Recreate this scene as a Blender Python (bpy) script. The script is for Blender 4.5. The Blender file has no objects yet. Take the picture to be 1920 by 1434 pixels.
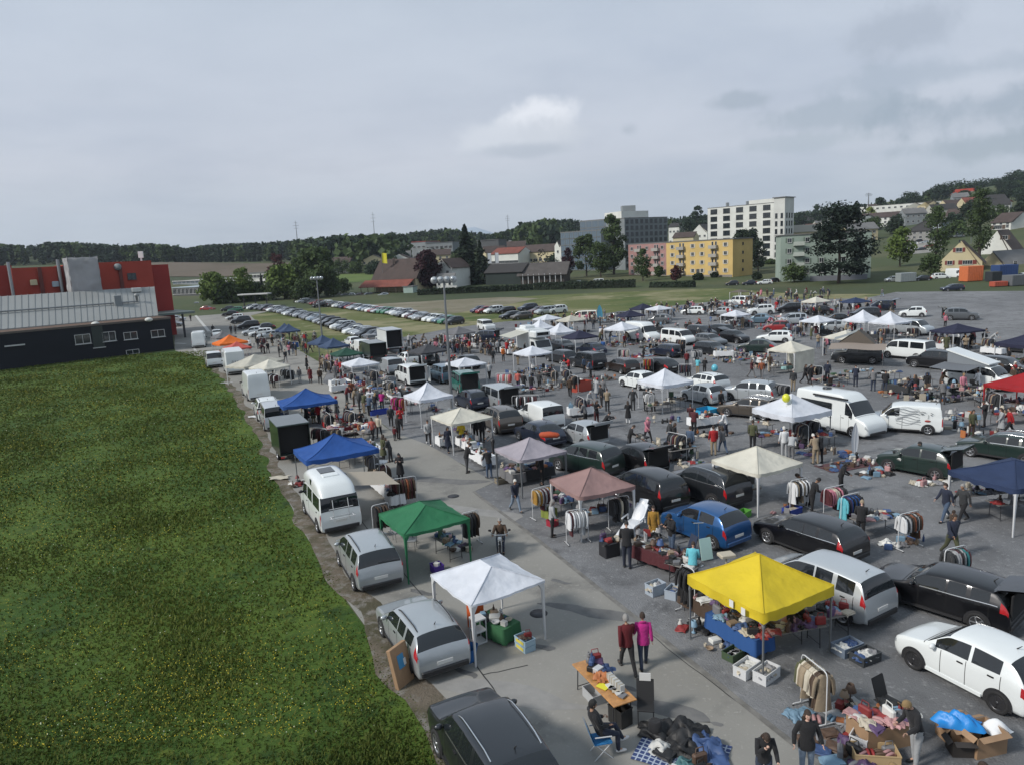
import bpy,math,random
import numpy as np
from mathutils import Vector,Matrix,noise as mnoise
random.seed(7);rng=np.random.default_rng(7)
PI=math.pi;rad=math.radians
S=bpy.context.scene;COL=S.collection
CF,CPITCH,CROLL,CH=1350.0,rad(10.1),rad(2.9),12.3
_F=np.array([0,math.cos(CPITCH),-math.sin(CPITCH)]);_R0=np.array([1.,0,0]);_U0=np.cross(_R0,_F)
_R=math.cos(CROLL)*_R0-math.sin(CROLL)*_U0;_U=math.sin(CROLL)*_R0+math.cos(CROLL)*_U0
def G(px,py,z=0.0):
 d=_F*CF+_R*(px-960)+_U*(717-py);t=(z-CH)/d[2]
 return Vector((d[0]*t,d[1]*t,z))
def PIX(p):
 v=np.array([p[0],p[1],p[2]-CH]);zc=v@_F
 return 960+CF*(v@_R)/zc,717-CF*(v@_U)/zc
def hor(px):return 717-CF*math.tan(CPITCH)-(px-960)*math.tan(CROLL)
def smooth(t):t=max(0.,min(1.,t));return t*t*(3-2*t)
def lerp(a,b,t):return a+(b-a)*t
def terr_amp(px):
 return float(np.interp(px,[-400,0,330,500,700,900,1050,1200,1500,1700,1900,2400],[36,34,28,24,24,26,32,28,32,44,54,64]))
def T(x,y):
 D=math.hypot(x,y)
 if D<215 or y<50:return 0.0
 px=960+CF*x/max(y,1)
 t=(D-215)/600
 a=terr_amp(px)
 if t<1:return a*t**1.35
 return a*(1+0.75*(1-math.exp(-(t-1)*.9)))
def ray(px,py):return _F*CF+_R*(px-960)+_U*(717-py)
def dirx(px):d=ray(px,hor(px));return d[0]/d[1]
def AT(px,D,dz=0.0):
 """ground point seen in direction px at distance D"""
 x=dirx(px)*D;p=Vector((x,D,0));p.z=T(p.x,p.y)+dz;return p
ZM=dict(A=(360,560,5.311),B=(680,560,5.311),C=(1000,540,5.311),D=(1320,530,5.311),E=(1600,540,5.975),F=(450,700,4.78),Gz=(800,720,4.78),H=(1150,680,4.78),I=(1520,680,4.78),J=(580,900,4.552),K=(960,900,4.552),L=(1240,960,4.552),M=(1500,900,4.552),N=(680,1080,4.05),O=(1040,1120,4.566),P=(1360,1120,4.566),Q=(1540,1120,4.566),Y=(330,460,4.0),X=(0,440,4.0),W=(560,380,3.84),V=(1000,340,3.84),U=(1440,300,4.0))
def z_(k,x,y):a=ZM[k];return a[0]+x/a[2],a[1]+y/a[2]
def GZ(k,x,y,z=0.0):q=z_(k,x,y);return G(q[0],q[1],z)
MATS={}
def nt(m):return m.node_tree.nodes,m.node_tree.links
def mat(name,col=(.5,.5,.5),rough=.7,metal=0.,coat=0.,spec=.5,bump=0.,bscale=20.,var=0.,vscale=3.,orand=0.,emis=None,trans=0.,sheen=0.,detail=4):
 if name in MATS:return MATS[name]
 m=bpy.data.materials.new(name);m.use_nodes=True;N,Lk=nt(m);b=N['Principled BSDF']
 b.inputs['Base Color'].default_value=(*col,1);b.inputs['Roughness'].default_value=rough
 b.inputs['Metallic'].default_value=metal;b.inputs['Specular IOR Level'].default_value=spec
 b.inputs['Coat Weight'].default_value=coat;b.inputs['Coat Roughness'].default_value=.06
 if sheen:b.inputs['Sheen Weight'].default_value=sheen
 tc=None
 if bump or var:
  tc=N.new('ShaderNodeTexCoord')
 if var:
  no=N.new('ShaderNodeTexNoise');no.inputs['Scale'].default_value=vscale;no.inputs['Detail'].default_value=detail
  Lk.new(tc.outputs['Object'],no.inputs['Vector'])
  rp=N.new('ShaderNodeValToRGB');rp.color_ramp.elements[0].position=.3;rp.color_ramp.elements[1].position=.7
  rp.color_ramp.elements[0].color=(*[c*(1-var)for c in col],1);rp.color_ramp.elements[1].color=(*[min(1,c*(1+var))for c in col],1)
  Lk.new(no.outputs['Fac'],rp.inputs['Fac']);out=rp.outputs['Color']
 else:out=None
 if orand:
  oi=N.new('ShaderNodeObjectInfo');hs=N.new('ShaderNodeHueSaturation')
  mr=N.new('ShaderNodeMapRange');mr.inputs['To Min'].default_value=1-orand;mr.inputs['To Max'].default_value=1+orand
  Lk.new(oi.outputs['Random'],mr.inputs['Value']);Lk.new(mr.outputs['Result'],hs.inputs['Value'])
  if out:Lk.new(out,hs.inputs['Color'])
  else:hs.inputs['Color'].default_value=(*col,1)
  out=hs.outputs['Color']
 if out:Lk.new(out,b.inputs['Base Color'])
 if bump:
  n2=N.new('ShaderNodeTexNoise');n2.inputs['Scale'].default_value=bscale;n2.inputs['Detail'].default_value=3
  Lk.new(tc.outputs['Object'],n2.inputs['Vector'])
  bp=N.new('ShaderNodeBump');bp.inputs['Strength'].default_value=min(1,bump);bp.inputs['Distance'].default_value=.05*max(1,bump)
  Lk.new(n2.outputs['Fac'],bp.inputs['Height']);Lk.new(bp.outputs['Normal'],b.inputs['Normal'])
 if emis:
  b.inputs['Emission Color'].default_value=(*emis,1);b.inputs['Emission Strength'].default_value=1
 if trans:
  mx=N.new('ShaderNodeMixShader');tr=N.new('ShaderNodeBsdfTranslucent');mx.inputs[0].default_value=trans
  if out:Lk.new(out,tr.inputs['Color'])
  else:tr.inputs['Color'].default_value=(*col,1)
  o=N['Material Output'];Lk.new(b.outputs[0],mx.inputs[1]);Lk.new(tr.outputs[0],mx.inputs[2]);Lk.new(mx.outputs[0],o.inputs['Surface'])
 MATS[name]=m;return m
def hexc(h):
 c=[int(h[i:i+2],16)/255 for i in(0,2,4)]
 return tuple(x/12.92 if x<=.04045 else((x+.055)/1.055)**2.4 for x in c)
def ground_mat(name,cols,scales,rough=.95,bump=.4,bscale=8.,metal=0,fine=60.,stripes=None):
 """several noises over world coordinates, for ground sheets"""
 m=bpy.data.materials.new(name);m.use_nodes=True;N,Lk=nt(m);b=N['Principled BSDF']
 b.inputs['Roughness'].default_value=rough;b.inputs['Specular IOR Level'].default_value=.25
 g=N.new('ShaderNodeNewGeometry');prev=None
 for i,c in enumerate(cols):
  if prev is None:
   rgb=N.new('ShaderNodeRGB');rgb.outputs[0].default_value=(*c,1);prev=rgb.outputs[0];continue
  sc,lo,hi,det=scales[i-1]
  no=N.new('ShaderNodeTexNoise');no.inputs['Scale'].default_value=sc;no.inputs['Detail'].default_value=det;no.inputs['Roughness'].default_value=.6
  ad=N.new('ShaderNodeVectorMath');ad.inputs[1].default_value=(i*13.1,i*7.7,i*3.3);Lk.new(g.outputs['Position'],ad.inputs[0]);Lk.new(ad.outputs[0],no.inputs['Vector'])
  mr=N.new('ShaderNodeMapRange');mr.inputs['From Min'].default_value=lo;mr.inputs['From Max'].default_value=hi
  Lk.new(no.outputs['Fac'],mr.inputs['Value'])
  mx=N.new('ShaderNodeMix');mx.data_type='RGBA';Lk.new(mr.outputs[0],mx.inputs['Factor']);Lk.new(prev,mx.inputs['A']);mx.inputs['B'].default_value=(*c,1)
  prev=mx.outputs['Result']
 Lk.new(prev,b.inputs['Base Color'])
 no=N.new('ShaderNodeTexNoise');no.inputs['Scale'].default_value=bscale;no.inputs['Detail'].default_value=6;no.inputs['Roughness'].default_value=.7
 Lk.new(g.outputs['Position'],no.inputs['Vector']);bp=N.new('ShaderNodeBump');bp.inputs['Strength'].default_value=bump;bp.inputs['Distance'].default_value=.08
 Lk.new(no.outputs['Fac'],bp.inputs['Height']);Lk.new(bp.outputs['Normal'],b.inputs['Normal'])
 MATS[name]=m;return m
class MB:
 def __init__(s):s.v=[];s.f=[];s.m=[];s.sm=[];s.cur=0;s.smooth=False
 def add(s,vs,fs,m=None,smooth=None):
  o=len(s.v);s.v+=[tuple(v)for v in vs]
  for f in fs:s.f.append(tuple(i+o for i in f));s.m.append(s.cur if m is None else m);s.sm.append(s.smooth if smooth is None else smooth)
  return o
 def box(s,c,d,rz=0.,m=None,rx=0.,ry=0.):
  c=Vector(c);M=Matrix.Rotation(rz,3,'Z')@Matrix.Rotation(ry,3,'Y')@Matrix.Rotation(rx,3,'X')
  vs=[c+M@Vector((x*d[0]/2,y*d[1]/2,z*d[2]/2))for x in(-1,1)for y in(-1,1)for z in(-1,1)]
  s.add(vs,[(0,1,3,2),(4,6,7,5),(0,4,5,1),(2,3,7,6),(0,2,6,4),(1,5,7,3)],m,False);return s
 def cbox(s,c,d,b=.02,rz=0.,m=None):
  """box with bevelled vertical and top edges"""
  c=Vector(c);M=Matrix.Rotation(rz,3,'Z');x,y,z=d[0]/2,d[1]/2,d[2]/2
  def ring(k,zz):return[c+M@Vector(p)for p in[(-x+k,-y,zz),(x-k,-y,zz),(x,-y+k,zz),(x,y-k,zz),(x-k,y,zz),(-x+k,y,zz),(-x,y-k,zz),(-x,-y+k,zz)]]
  r0,r1=ring(b,-z),ring(b,z-b)
  x-=b;y-=b;r2=ring(b*.5,z)
  vs=r0+r1+r2;fs=[]
  for k in(0,8):
   for i in range(8):fs.append((k+i,k+(i+1)%8,k+8+(i+1)%8,k+8+i))
  fs+=[tuple(range(16,24)),tuple(range(7,-1,-1))]
  s.add(vs,fs,m,False);return s
 def tube(s,pts,r,n=8,m=None,cap=True,smooth=True):
  pts=[Vector(p)for p in pts];rs=r if isinstance(r,(list,tuple))else[r]*len(pts)
  vs=[];prev=None
  for i,p in enumerate(pts):
   d=(pts[min(i+1,len(pts)-1)]-pts[max(i-1,0)])
   d=d.normalized()if d.length>1e-9 else Vector((0,0,1))
   if prev is None:
    a=Vector((0,0,1))if abs(d.z)<.9 else Vector((1,0,0));u=d.cross(a).normalized()
   else:u=(prev-d*prev.dot(d)).normalized()
   prev=u;w=d.cross(u)
   for k in range(n):
    t=2*PI*k/n;vs.append(p+(u*math.cos(t)+w*math.sin(t))*rs[i])
  fs=[(i*n+k,i*n+(k+1)%n,(i+1)*n+(k+1)%n,(i+1)*n+k)for i in range(len(pts)-1)for k in range(n)]
  s.add(vs,fs,m,smooth)
  if cap:
   s.add(vs[:n],[tuple(range(n-1,-1,-1))],m,False);s.add(vs[-n:],[tuple(range(n))],m,False)
  return s
 def lathe(s,prof,n=12,c=(0,0,0),m=None,axis='Z',smooth=True):
  vs=[];c=Vector(c)
  for r,z in prof:
   for k in range(n):
    t=2*PI*k/n;p=(r*math.cos(t),r*math.sin(t),z)
    if axis=='Y':p=(p[0],p[2],p[1])
    if axis=='X':p=(p[2],p[0],p[1])
    vs.append(c+Vector(p))
  fs=[(i*n+k,i*n+(k+1)%n,(i+1)*n+(k+1)%n,(i+1)*n+k)for i in range(len(prof)-1)for k in range(n)]
  s.add(vs,fs,m,smooth)
  s.add(vs[:n],[tuple(range(n-1,-1,-1))],m,False);s.add(vs[-n:],[tuple(range(n))],m,False);return s
 def ball(s,c,r,n=10,m=None,k=7):
  r=(r,r,r)if not isinstance(r,(tuple,list))else r;vs=[];c=Vector(c)
  for i in range(k+1):
   a=PI*i/k
   for j in range(n):
    t=2*PI*j/n;vs.append(c+Vector((r[0]*math.sin(a)*math.cos(t),r[1]*math.sin(a)*math.sin(t),r[2]*math.cos(a))))
  fs=[(i*n+j,(i+1)*n+j,(i+1)*n+(j+1)%n,i*n+(j+1)%n)for i in range(k)for j in range(n)]
  s.add(vs,fs,m,True);return s
 def quad(s,a,b,c,d,m=None):s.add([a,b,c,d],[(0,1,2,3)],m,False);return s
 def poly(s,pts,z0,z1,m=None):
  """prism over a plan polygon"""
  n=len(pts);vs=[(p[0],p[1],z0)for p in pts]+[(p[0],p[1],z1)for p in pts]
  s.add(vs,[tuple(range(n-1,-1,-1)),tuple(range(n,2*n))]+[(i,(i+1)%n,n+(i+1)%n,n+i)for i in range(n)],m,False);return s
 def grid(s,fn,nu,nv,m=None,smooth=True):
  vs=[fn(i/nu,j/nv)for i in range(nu+1)for j in range(nv+1)]
  fs=[(i*(nv+1)+j,(i+1)*(nv+1)+j,(i+1)*(nv+1)+j+1,i*(nv+1)+j+1)for i in range(nu)for j in range(nv)]
  s.add(vs,fs,m,smooth);return s
 def mesh(s,name,nm=1):
  me=bpy.data.meshes.new(name);me.from_pydata([tuple(v)for v in s.v],[],s.f)
  for i in range(nm):me.materials.append(None)
  me.polygons.foreach_set('material_index',s.m);me.polygons.foreach_set('use_smooth',s.sm);me.update();return me
def inst(name,me,mats,parent=None,loc=(0,0,0),rz=0.,sc=None,rot=None):
 o=bpy.data.objects.new(name,me);COL.objects.link(o);o.location=loc
 o.rotation_euler=rot if rot else(0,0,rz)
 if sc is not None:o.scale=(sc,sc,sc)if not isinstance(sc,(tuple,list))else sc
 if parent:o.parent=parent
 if not isinstance(mats,(list,tuple)):mats=[mats]
 while me and len(me.materials)<len(mats):me.materials.append(None)
 for i,m in enumerate(mats):
  o.material_slots[i].link='OBJECT';o.material_slots[i].material=m
 return o
def tag(o,label=None,cat=None,group=None,kind=None):
 if label:o['label']=label
 if cat:o['category']=cat
 if group:o['group']=group
 if kind:o['kind']=kind
 return o
THINGS=[]
def thing(name,label,cat,loc=(0,0,0),rz=0.,group=None):
 o=bpy.data.objects.new(name,None);COL.objects.link(o);o.location=loc;o.rotation_euler=(0,0,rz);o.empty_display_size=.3
 tag(o,label,cat,group);return o
def solo(name,label,cat,mb,mats,loc=(0,0,0),rz=0.,group=None,kind=None,sc=None):
 me=mb.mesh(name,len(mats)if isinstance(mats,(list,tuple))else 1)if isinstance(mb,MB)else mb
 o=inst(name,me,mats,None,loc,rz,sc);tag(o,label,cat,group,kind);return o
def part(name,mb,mats,parent,**k):
 me=mb.mesh(name,len(mats)if isinstance(mats,(list,tuple))else 1)if isinstance(mb,MB)else mb
 return inst(name,me,mats,parent,**k)
CACHE={}
def cached(key,fn):
 if key not in CACHE:CACHE[key]=fn()
 return CACHE[key]
def pchip(xs,ys,q):
 xs=np.asarray(xs,float);ys=np.asarray(ys,float);h=np.diff(xs);d=np.diff(ys)/h;n=len(xs);m=np.zeros(n)
 for i in range(1,n-1):
  if d[i-1]*d[i]>0:
   w1,w2=2*h[i]+h[i-1],h[i]+2*h[i-1];m[i]=(w1+w2)/(w1/d[i-1]+w2/d[i])
 m[0],m[-1]=d[0],d[-1]
 k=np.clip(np.searchsorted(xs,q,side='right')-1,0,n-2);t=(q-xs[k])/h[k]
 return(2*t**3-3*t*t+1)*ys[k]+(t**3-2*t*t+t)*h[k]*m[k]+(-2*t**3+3*t*t)*ys[k+1]+(t**3-t*t)*h[k]*m[k+1]
def sheet(pts,z,jit=0.,step=3.):
 """flat ground sheet over a plan polygon, edges split and jittered"""
 out=[]
 for i in range(len(pts)):
  a,b=Vector(pts[i][:2]),Vector(pts[(i+1)%len(pts)][:2]);n=max(1,int((b-a).length/step))if jit else 1
  for k in range(n):
   p=a.lerp(b,k/n)
   if jit:p=p+Vector((mnoise.noise((p.x*.35,p.y*.35,1.)),mnoise.noise((p.x*.35,p.y*.35,9.))))*jit
   out.append((p.x,p.y,z))
 from mathutils.geometry import tessellate_polygon
 tr=tessellate_polygon([[Vector(p)for p in out]]);mb=MB();fs=[]
 for t in tr:
  a,b,c=[Vector(out[i])for i in t]
  fs.append(t if(b-a).cross(c-a).z>0 else t[::-1])
 mb.add(out,fs);return mb
GLASS=mat('car_glass',(.012,.015,.018),.04,spec=.6,coat=.3)
TYRE=mat('tyre_rubber',(.015,.015,.016),.85)
RIM=mat('rim_alloy',(.42,.43,.45),.3,.8)
RIMD=mat('rim_dark',(.07,.07,.075),.35,.7)
BLACKP=mat('black_plastic',(.02,.02,.022),.55)
CHROME=mat('chrome_trim',(.6,.62,.64),.2,.9)
TAIL=mat('tail_lamp_red',(.35,.012,.015),.12,coat=.6)
HEADL=mat('head_lamp_glass',(.45,.48,.5),.08,.3,coat=.6)
PLATE=mat('number_plate',(.62,.62,.6),.4)
CARGOSH=mat('cargo_shade',(.012,.012,.013),.9)  # shade of an open load space, put into a near black colour
SEAM=mat('door_seam',(.008,.008,.009),.9)
PAINTS={}
def paint(c):
 P=dict(silver=(.40,.43,.45),lightsilver=(.5,.53,.55),white=(.66,.69,.69),black=(.008,.008,.010),charcoal=(.026,.03,.036),grey=(.12,.13,.14),darkblue=(.013,.02,.042),blue=(.015,.085,.24),red=(.22,.01,.012),darkred=(.07,.01,.013),green=(.03,.16,.09),darkgreen=(.009,.022,.018),teal=(.012,.13,.10),brown=(.035,.024,.02),beige=(.32,.29,.23),lightblue=(.12,.19,.25),purple=(.04,.035,.09),bronze=(.1,.085,.07),cream=(.62,.61,.53))
 if c not in PAINTS:
  met=.0 if c in('white','cream','teal','green','red','darkgreen')else.45
  PAINTS[c]=mat('paint_'+c,P[c],.32,met,coat=.8,spec=.5,var=.05,vscale=.8)
 return PAINTS[c]
KINDS=dict(hatch=dict(L=4.0,W=1.72,wr=.31,ax=(.72,3.22),prof=[(4.0,.52,.50,.70),(3.93,.68,.62,.90),(3.72,.80,.72,.98),(2.95,.97,.90,1.0),(2.18,1.42,.96,1.0),(1.5,1.47,.97,1.0),(.62,1.41,1.0,.99),(.12,1.0,.97,.97),(0,.62,.60,.90)],pil=[(3.46,4.86),(4.98,5.85)]),estate=dict(L=4.65,W=1.79,wr=.32,ax=(.92,3.72),prof=[(4.65,.50,.48,.70),(4.57,.68,.62,.90),(4.3,.80,.72,.98),(3.35,.97,.90,1.0),(2.55,1.41,.95,1.0),(1.7,1.46,.96,1.0),(.55,1.40,.99,.97),(.12,1.0,.97,.96),(0,.62,.60,.90)],pil=[(3.46,4.72),(4.8,5.32),(5.42,5.9)]),sedan=dict(L=4.5,W=1.76,wr=.31,ax=(.9,3.55),prof=[(4.5,.50,.48,.70),(4.42,.66,.60,.90),(4.2,.78,.70,.98),(3.3,.95,.88,1.0),(2.5,1.38,.92,1.0),(1.8,1.42,.93,1.0),(1.15,1.36,.95,.98),(.5,1.02,.96,.97),(0,.70,.66,.90)],pil=[(3.46,4.86),(4.98,5.8)]),mpv=dict(L=4.65,W=1.83,wr=.32,ax=(.85,3.6),prof=[(4.65,.52,.50,.74),(4.57,.72,.66,.92),(4.35,.86,.78,.98),(3.7,1.04,.96,1.0),(2.7,1.58,1.02,1.0),(1.8,1.64,1.03,1.0),(.42,1.56,1.05,.97),(.1,1.04,1.02,.97),(0,.62,.60,.92)],pil=[(3.4,4.72),(4.8,5.32),(5.42,5.88)]),suv=dict(L=4.7,W=1.86,wr=.36,ax=(.92,3.72),prof=[(4.7,.62,.60,.76),(4.62,.86,.78,.92),(4.35,.98,.90,.98),(3.5,1.12,1.04,1.0),(2.75,1.62,1.10,1.0),(1.8,1.69,1.11,1.0),(.55,1.62,1.14,.97),(.14,1.16,1.12,.97),(0,.74,.72,.92)],pil=[(3.46,4.72),(4.8,5.3),(5.4,5.86)]),offroad=dict(L=4.6,W=1.85,wr=.38,ax=(.9,3.6),prof=[(4.6,.7,.68,.86),(4.56,1.0,.92,.96),(4.4,1.06,.98,.99),(3.35,1.14,1.06,1.0),(2.9,1.72,1.12,1.0),(1.8,1.80,1.12,1.0),(.25,1.78,1.13,.98),(.06,1.16,1.12,.98),(0,.72,.70,.96)],pil=[(3.46,4.7),(4.78,5.3),(5.38,5.85)]),van=dict(L=4.9,W=1.92,wr=.34,ax=(.95,3.9),prof=[(4.9,.60,.58,.80),(4.84,.86,.78,.94),(4.7,1.02,.92,.98),(4.25,1.16,1.06,1.0),(3.5,1.82,1.12,1.0),(2.2,1.92,1.13,1.0),(.25,1.9,1.13,.98),(.08,1.16,1.12,.98),(0,.70,.68,.96)],pil=[(3.4,4.5),(4.6,5.2),(5.28,5.9)]),smallvan=dict(L=4.4,W=1.81,wr=.32,ax=(.8,3.5),prof=[(4.4,.56,.54,.76),(4.34,.80,.72,.92),(4.15,.93,.85,.98),(3.5,1.08,1.0,1.0),(2.75,1.70,1.06,1.0),(1.8,1.80,1.07,1.0),(.2,1.77,1.08,.98),(.06,1.12,1.08,.98),(0,.66,.64,.96)],pil=[(3.4,4.42)]),highvan=dict(L=5.6,W=2.0,wr=.35,ax=(1.1,4.6),prof=[(5.6,.60,.58,.80),(5.52,.90,.80,.94),(5.3,1.12,1.0,.98),(4.75,1.32,1.2,1.0),(4.1,2.2,1.28,1.0),(3.3,2.58,1.3,1.0),(.2,2.55,1.3,.98),(.06,1.35,1.3,.98),(0,.70,.68,.96)],pil=[(3.4,4.2)]),)
for q_ in KINDS:
 kf=KINDS[q_];fx_,fz_={'hatch':(.93,1.05),'estate':(.93,1.01),'sedan':(.95,1.04),'suv':(.93,1.02),'mpv':(.94,1.03)}.get(q_,(1,1))
 kf['L']*=fx_;kf['ax']=tuple(a*fx_ for a in kf['ax']);kf['prof']=[(a*fx_,b*fz_,c*(1+(fz_-1)*.5),d)for a,b,c,d in kf['prof']]
def car_surface(kind):
 k=KINDS[kind];L,W=k['L'],k['W'];boxy=kind in('van','smallvan','highvan','offroad')
 st=[(k['prof'][0][0],.34,.42,.42,.62)]+[(x,.20 if x>.1 and x<L-.2 else.3,zt,zb,w)for x,zt,zb,w in k['prof']]
 st.append((0.0,.34,.44,.43,.88))
 ctl=[]
 for i,(x,z0,zt,zb,w)in enumerate(st):
  hw=W/2*w;u=i-1
  cab=(zt-zb)>.25
  tum=(.10 if boxy else.20)if cab else.04
  zr=zt-.06 if cab else zt-.02
  wr=hw-tum if cab else hw-.07
  wsh=wr-(.12 if boxy else.17)if cab else hw*.72
  zs=z0+.12
  ctl.append([(x,0,z0),(x,hw*.8,z0),(x,hw*.95,z0+.03),(x,hw*.985,zs),(x,hw,lerp(zs,zb,.45)),(x,hw*.995,lerp(zs,zb,.8)),(x,hw-.025,zb),(x,lerp(hw-.025,wr,.5)+(.01 if cab else 0),lerp(zb,zr,.5)),(x,wr,zr),(x,wsh,zt-.008),(x,wsh*.5,zt+(.012)),(x,0,zt+.018)])
 return np.array(ctl)
def car_eval(kind,us,vs):
 c=cached(('ctl',kind),lambda:car_surface(kind));nu,nv=c.shape[:2]
 a=np.zeros((len(us),nv,3));iu=np.arange(nu)-1.
 for j in range(nv):
  for d in range(3):a[:,j,d]=pchip(iu,c[:,j,d],us)
 r=np.zeros((len(us),len(vs),3));iv=np.arange(nv)
 for i in range(len(us)):
  for d in range(3):r[i,:,d]=pchip(iv,a[i,:,d],vs)
 r[:,:,0]-=KINDS[kind]['L']/2
 return r
def car_mesh_parts(kind,detail):
 k=KINDS[kind];L=k['L'];du=5 if detail else 3
 nu=9
 brk=sorted(set([round(x,3)for x in np.linspace(-1,9,10*du+1)]+[3.12,3.9,6.1,6.92]+[p for q in k['pil']for p in q]))
 us=np.array([u for u in brk if-1<=u<=9]);vs=np.array([0,.9,1.6,2,3,3.5,4,4.5,5,5.6,6,6.25,6.7,7.2,7.75,8,8.4,9,10,11])if detail else np.array([0,1.5,2,3,4,5,6,6.25,7.0,7.75,8,9,11])
 g=car_eval(kind,us,vs)
 solidrear=kind in('smallvan','highvan');noside=kind in('smallvan','highvan')
 body,glass=MB(),MB();body.smooth=glass.smooth=True
 for sgn in(1,-1):
  gi=g.copy();gi[:,:,1]*=sgn;n0,m0=gi.shape[:2];V=gi.reshape(-1,3).tolist()
  fb,fg=[],[]
  for i in range(n0-1):
   for j in range(m0-1):
    u=(us[i]+us[i+1])/2;v=(vs[j]+vs[j+1])/2
    q=(i*m0+j,(i+1)*m0+j,(i+1)*m0+j+1,i*m0+j+1);q=q if sgn>0 else q[::-1]
    w=(3.12<u<3.9 and v>8)or(6.1<u<6.92 and v>8.0 and kind!='highvan')or(any(a<u<b for a,b in k['pil'])and 6.25<v<7.75)
    (fg if w else fb).append(q)
  body.add(V,fb);glass.add(V,fg)
 for idx,fl in((0,0),(-1,1)):
  r=[tuple(p)for p in g[idx]]+[(p[0],-p[1],p[2])for p in g[idx][::-1][1:-1]]
  f=tuple(range(len(r)));body.add(r,[f if fl else f[::-1]],smooth=False)
 R={}
 def clean(mb,nm):
  me=mb.mesh(nm);import bmesh
  b=bmesh.new();b.from_mesh(me);bmesh.ops.remove_doubles(b,verts=b.verts,dist=.0008)
  loose=[v for v in b.verts if not v.link_faces];bmesh.ops.delete(b,geom=loose,context='VERTS')
  bmesh.ops.recalc_face_normals(b,faces=b.faces)
  b.to_mesh(me);b.free();return me
 R['body']=clean(body,kind+'_body')
 R['glass']=islands(clean(glass,'window'))
 W=k['W'];wr=k['wr']
 def wheel():
  t=MB();t.lathe([(wr*.66,-.1),(wr*.94,-.105),(wr,-.07),(wr,.07),(wr*.94,.105),(wr*.66,.1),(wr*.66,-.1)],20,axis='Y')
  r=MB();r.lathe([(0.01,.03),(wr*.62,.03),(wr*.67,.1),(wr*.62,.1),(wr*.58,.06)],20,axis='Y')
  for a in range(5):
   t0=a*2*PI/5;r.box((math.cos(t0)*wr*.34,.075,math.sin(t0)*wr*.34),(wr*.56,.03,wr*.13),ry=-t0)
  r.lathe([(.02,.06),(wr*.16,.06),(wr*.14,.1),(.01,.1)],10,axis='Y')
  h=MB();h.lathe([(0.01,.028),(wr*.64,.028),(wr*.64,.04),(.01,.04)],16,axis='Y')
  return t.mesh('tyre'),r.mesh('rim'),h.mesh('rim_back')
 R['wheel']=wheel()
 def arch():
  a=MB();n=20;R1=wr*1.19
  for ax in k['ax']:
   for sg in(1,-1):
    y=sg*(W/2+.004);vs_=[(ax-L/2,y,wr)]+[(ax-L/2+R1*math.cos(PI*t/n),y,wr+R1*math.sin(PI*t/n))for t in range(n+1)]+[(ax-L/2-R1,y,.2),(ax-L/2+R1,y,.2)]
    f=tuple(range(1,n+2))+(n+2,n+3);a.add(vs_,[f if sg<0 else f[::-1]])
    y2=sg*(W/2-.1)
    a.add([(v[0],y if h else y2,v[2])for v in vs_[1:n+2]for h in(0,1)],[(2*i,2*i+1,2*i+3,2*i+2)for i in range(n)])
  import bmesh;me=a.mesh('wheel_arch');b=bmesh.new();b.from_mesh(me);bmesh.ops.remove_doubles(b,verts=b.verts,dist=.001);b.to_mesh(me);b.free();return islands(me)
 R['arch']=arch()
 def prj(u,v,out=.006):
  p=car_eval(kind,np.array([u]),np.array([v]))[0,0];return Vector(p)
 def patch(u0,u1,v0,v1,sg,nu=4,nv=4,out=.008):
  uu=np.linspace(u0,u1,nu+1);vv=np.linspace(v0,v1,nv+1);q=car_eval(kind,uu,vv);q[:,:,1]*=sg
  c=np.array([0,0,q[:,:,2].mean()]);
  P_=[Vector(p)for p in q.reshape(-1,3)]
  nrm=[]
  for i in range(nu+1):
   for j in range(nv+1):
    a=Vector(q[min(i+1,nu),j])-Vector(q[max(i-1,0),j]);b=Vector(q[i,min(j+1,nv)])-Vector(q[i,max(j-1,0)])
    n_=a.cross(b);n_=n_.normalized()if n_.length>1e-9 else Vector((0,sg,0));n_=n_*(sg);nrm.append(n_)
  m=MB();vs_=[P_[i]+nrm[i]*out for i in range(len(P_))]
  fs=[(i*(nv+1)+j,(i+1)*(nv+1)+j,(i+1)*(nv+1)+j+1,i*(nv+1)+j+1)for i in range(nu)for j in range(nv)]
  m.add(vs_,fs if sg>0 else[f[::-1]for f in fs],smooth=True);return m
 tall=kind in('mpv','van','highvan','smallvan','offroad')
 R['head']=[patch(.35,1.55,4.6,5.9,s).mesh('headlight')for s in(1,-1)]
 if kind in('mpv','estate'):R['tail']=[patch(6.45,7.35,4.9,7.2,s).mesh('tail_light')for s in(1,-1)]
 elif tall:R['tail']=[patch(6.75,7.45,3.6,5.9,s).mesh('tail_light')for s in(1,-1)]
 else:R['tail']=[patch(6.85,7.75,4.5,6.0,s).mesh('tail_light')for s in(1,-1)]
 mi=MB();
 m_p=prj(3.45 if not tall else 3.5,6.2)
 for sg in(1,-1):mi.ball((m_p.x,sg*(m_p.y+.1),m_p.z+.05),(.07,.12,.08),8,k=6)
 R['mirror']=islands(mi.mesh('mirror'))
 zb=k['prof'][-1][1]
 pl=MB();pl.box((-L/2-.012,0,zb-.02 if not tall else zb+.02),(.016,.5,.11));R['plate']=pl.mesh('number_plate')
 bm_=MB();bm_.cbox((-L/2+.0,0,.38),(.1,W*.84,.16),.03);bm_.cbox((L/2-.0,0,.36),(.1,W*.72,.16),.03)
 for sg in(1,-1):bm_.box((0,sg*(W/2-.02),.27),(k['ax'][1]-k['ax'][0]-wr*2.5,.06,.09))
 R['trim']=islands(bm_.mesh('bumper_trim'))
 rl=MB();rl2=MB();z1=[prj(u,8.6)for u in np.linspace(4.15,5.85,7)]
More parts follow.
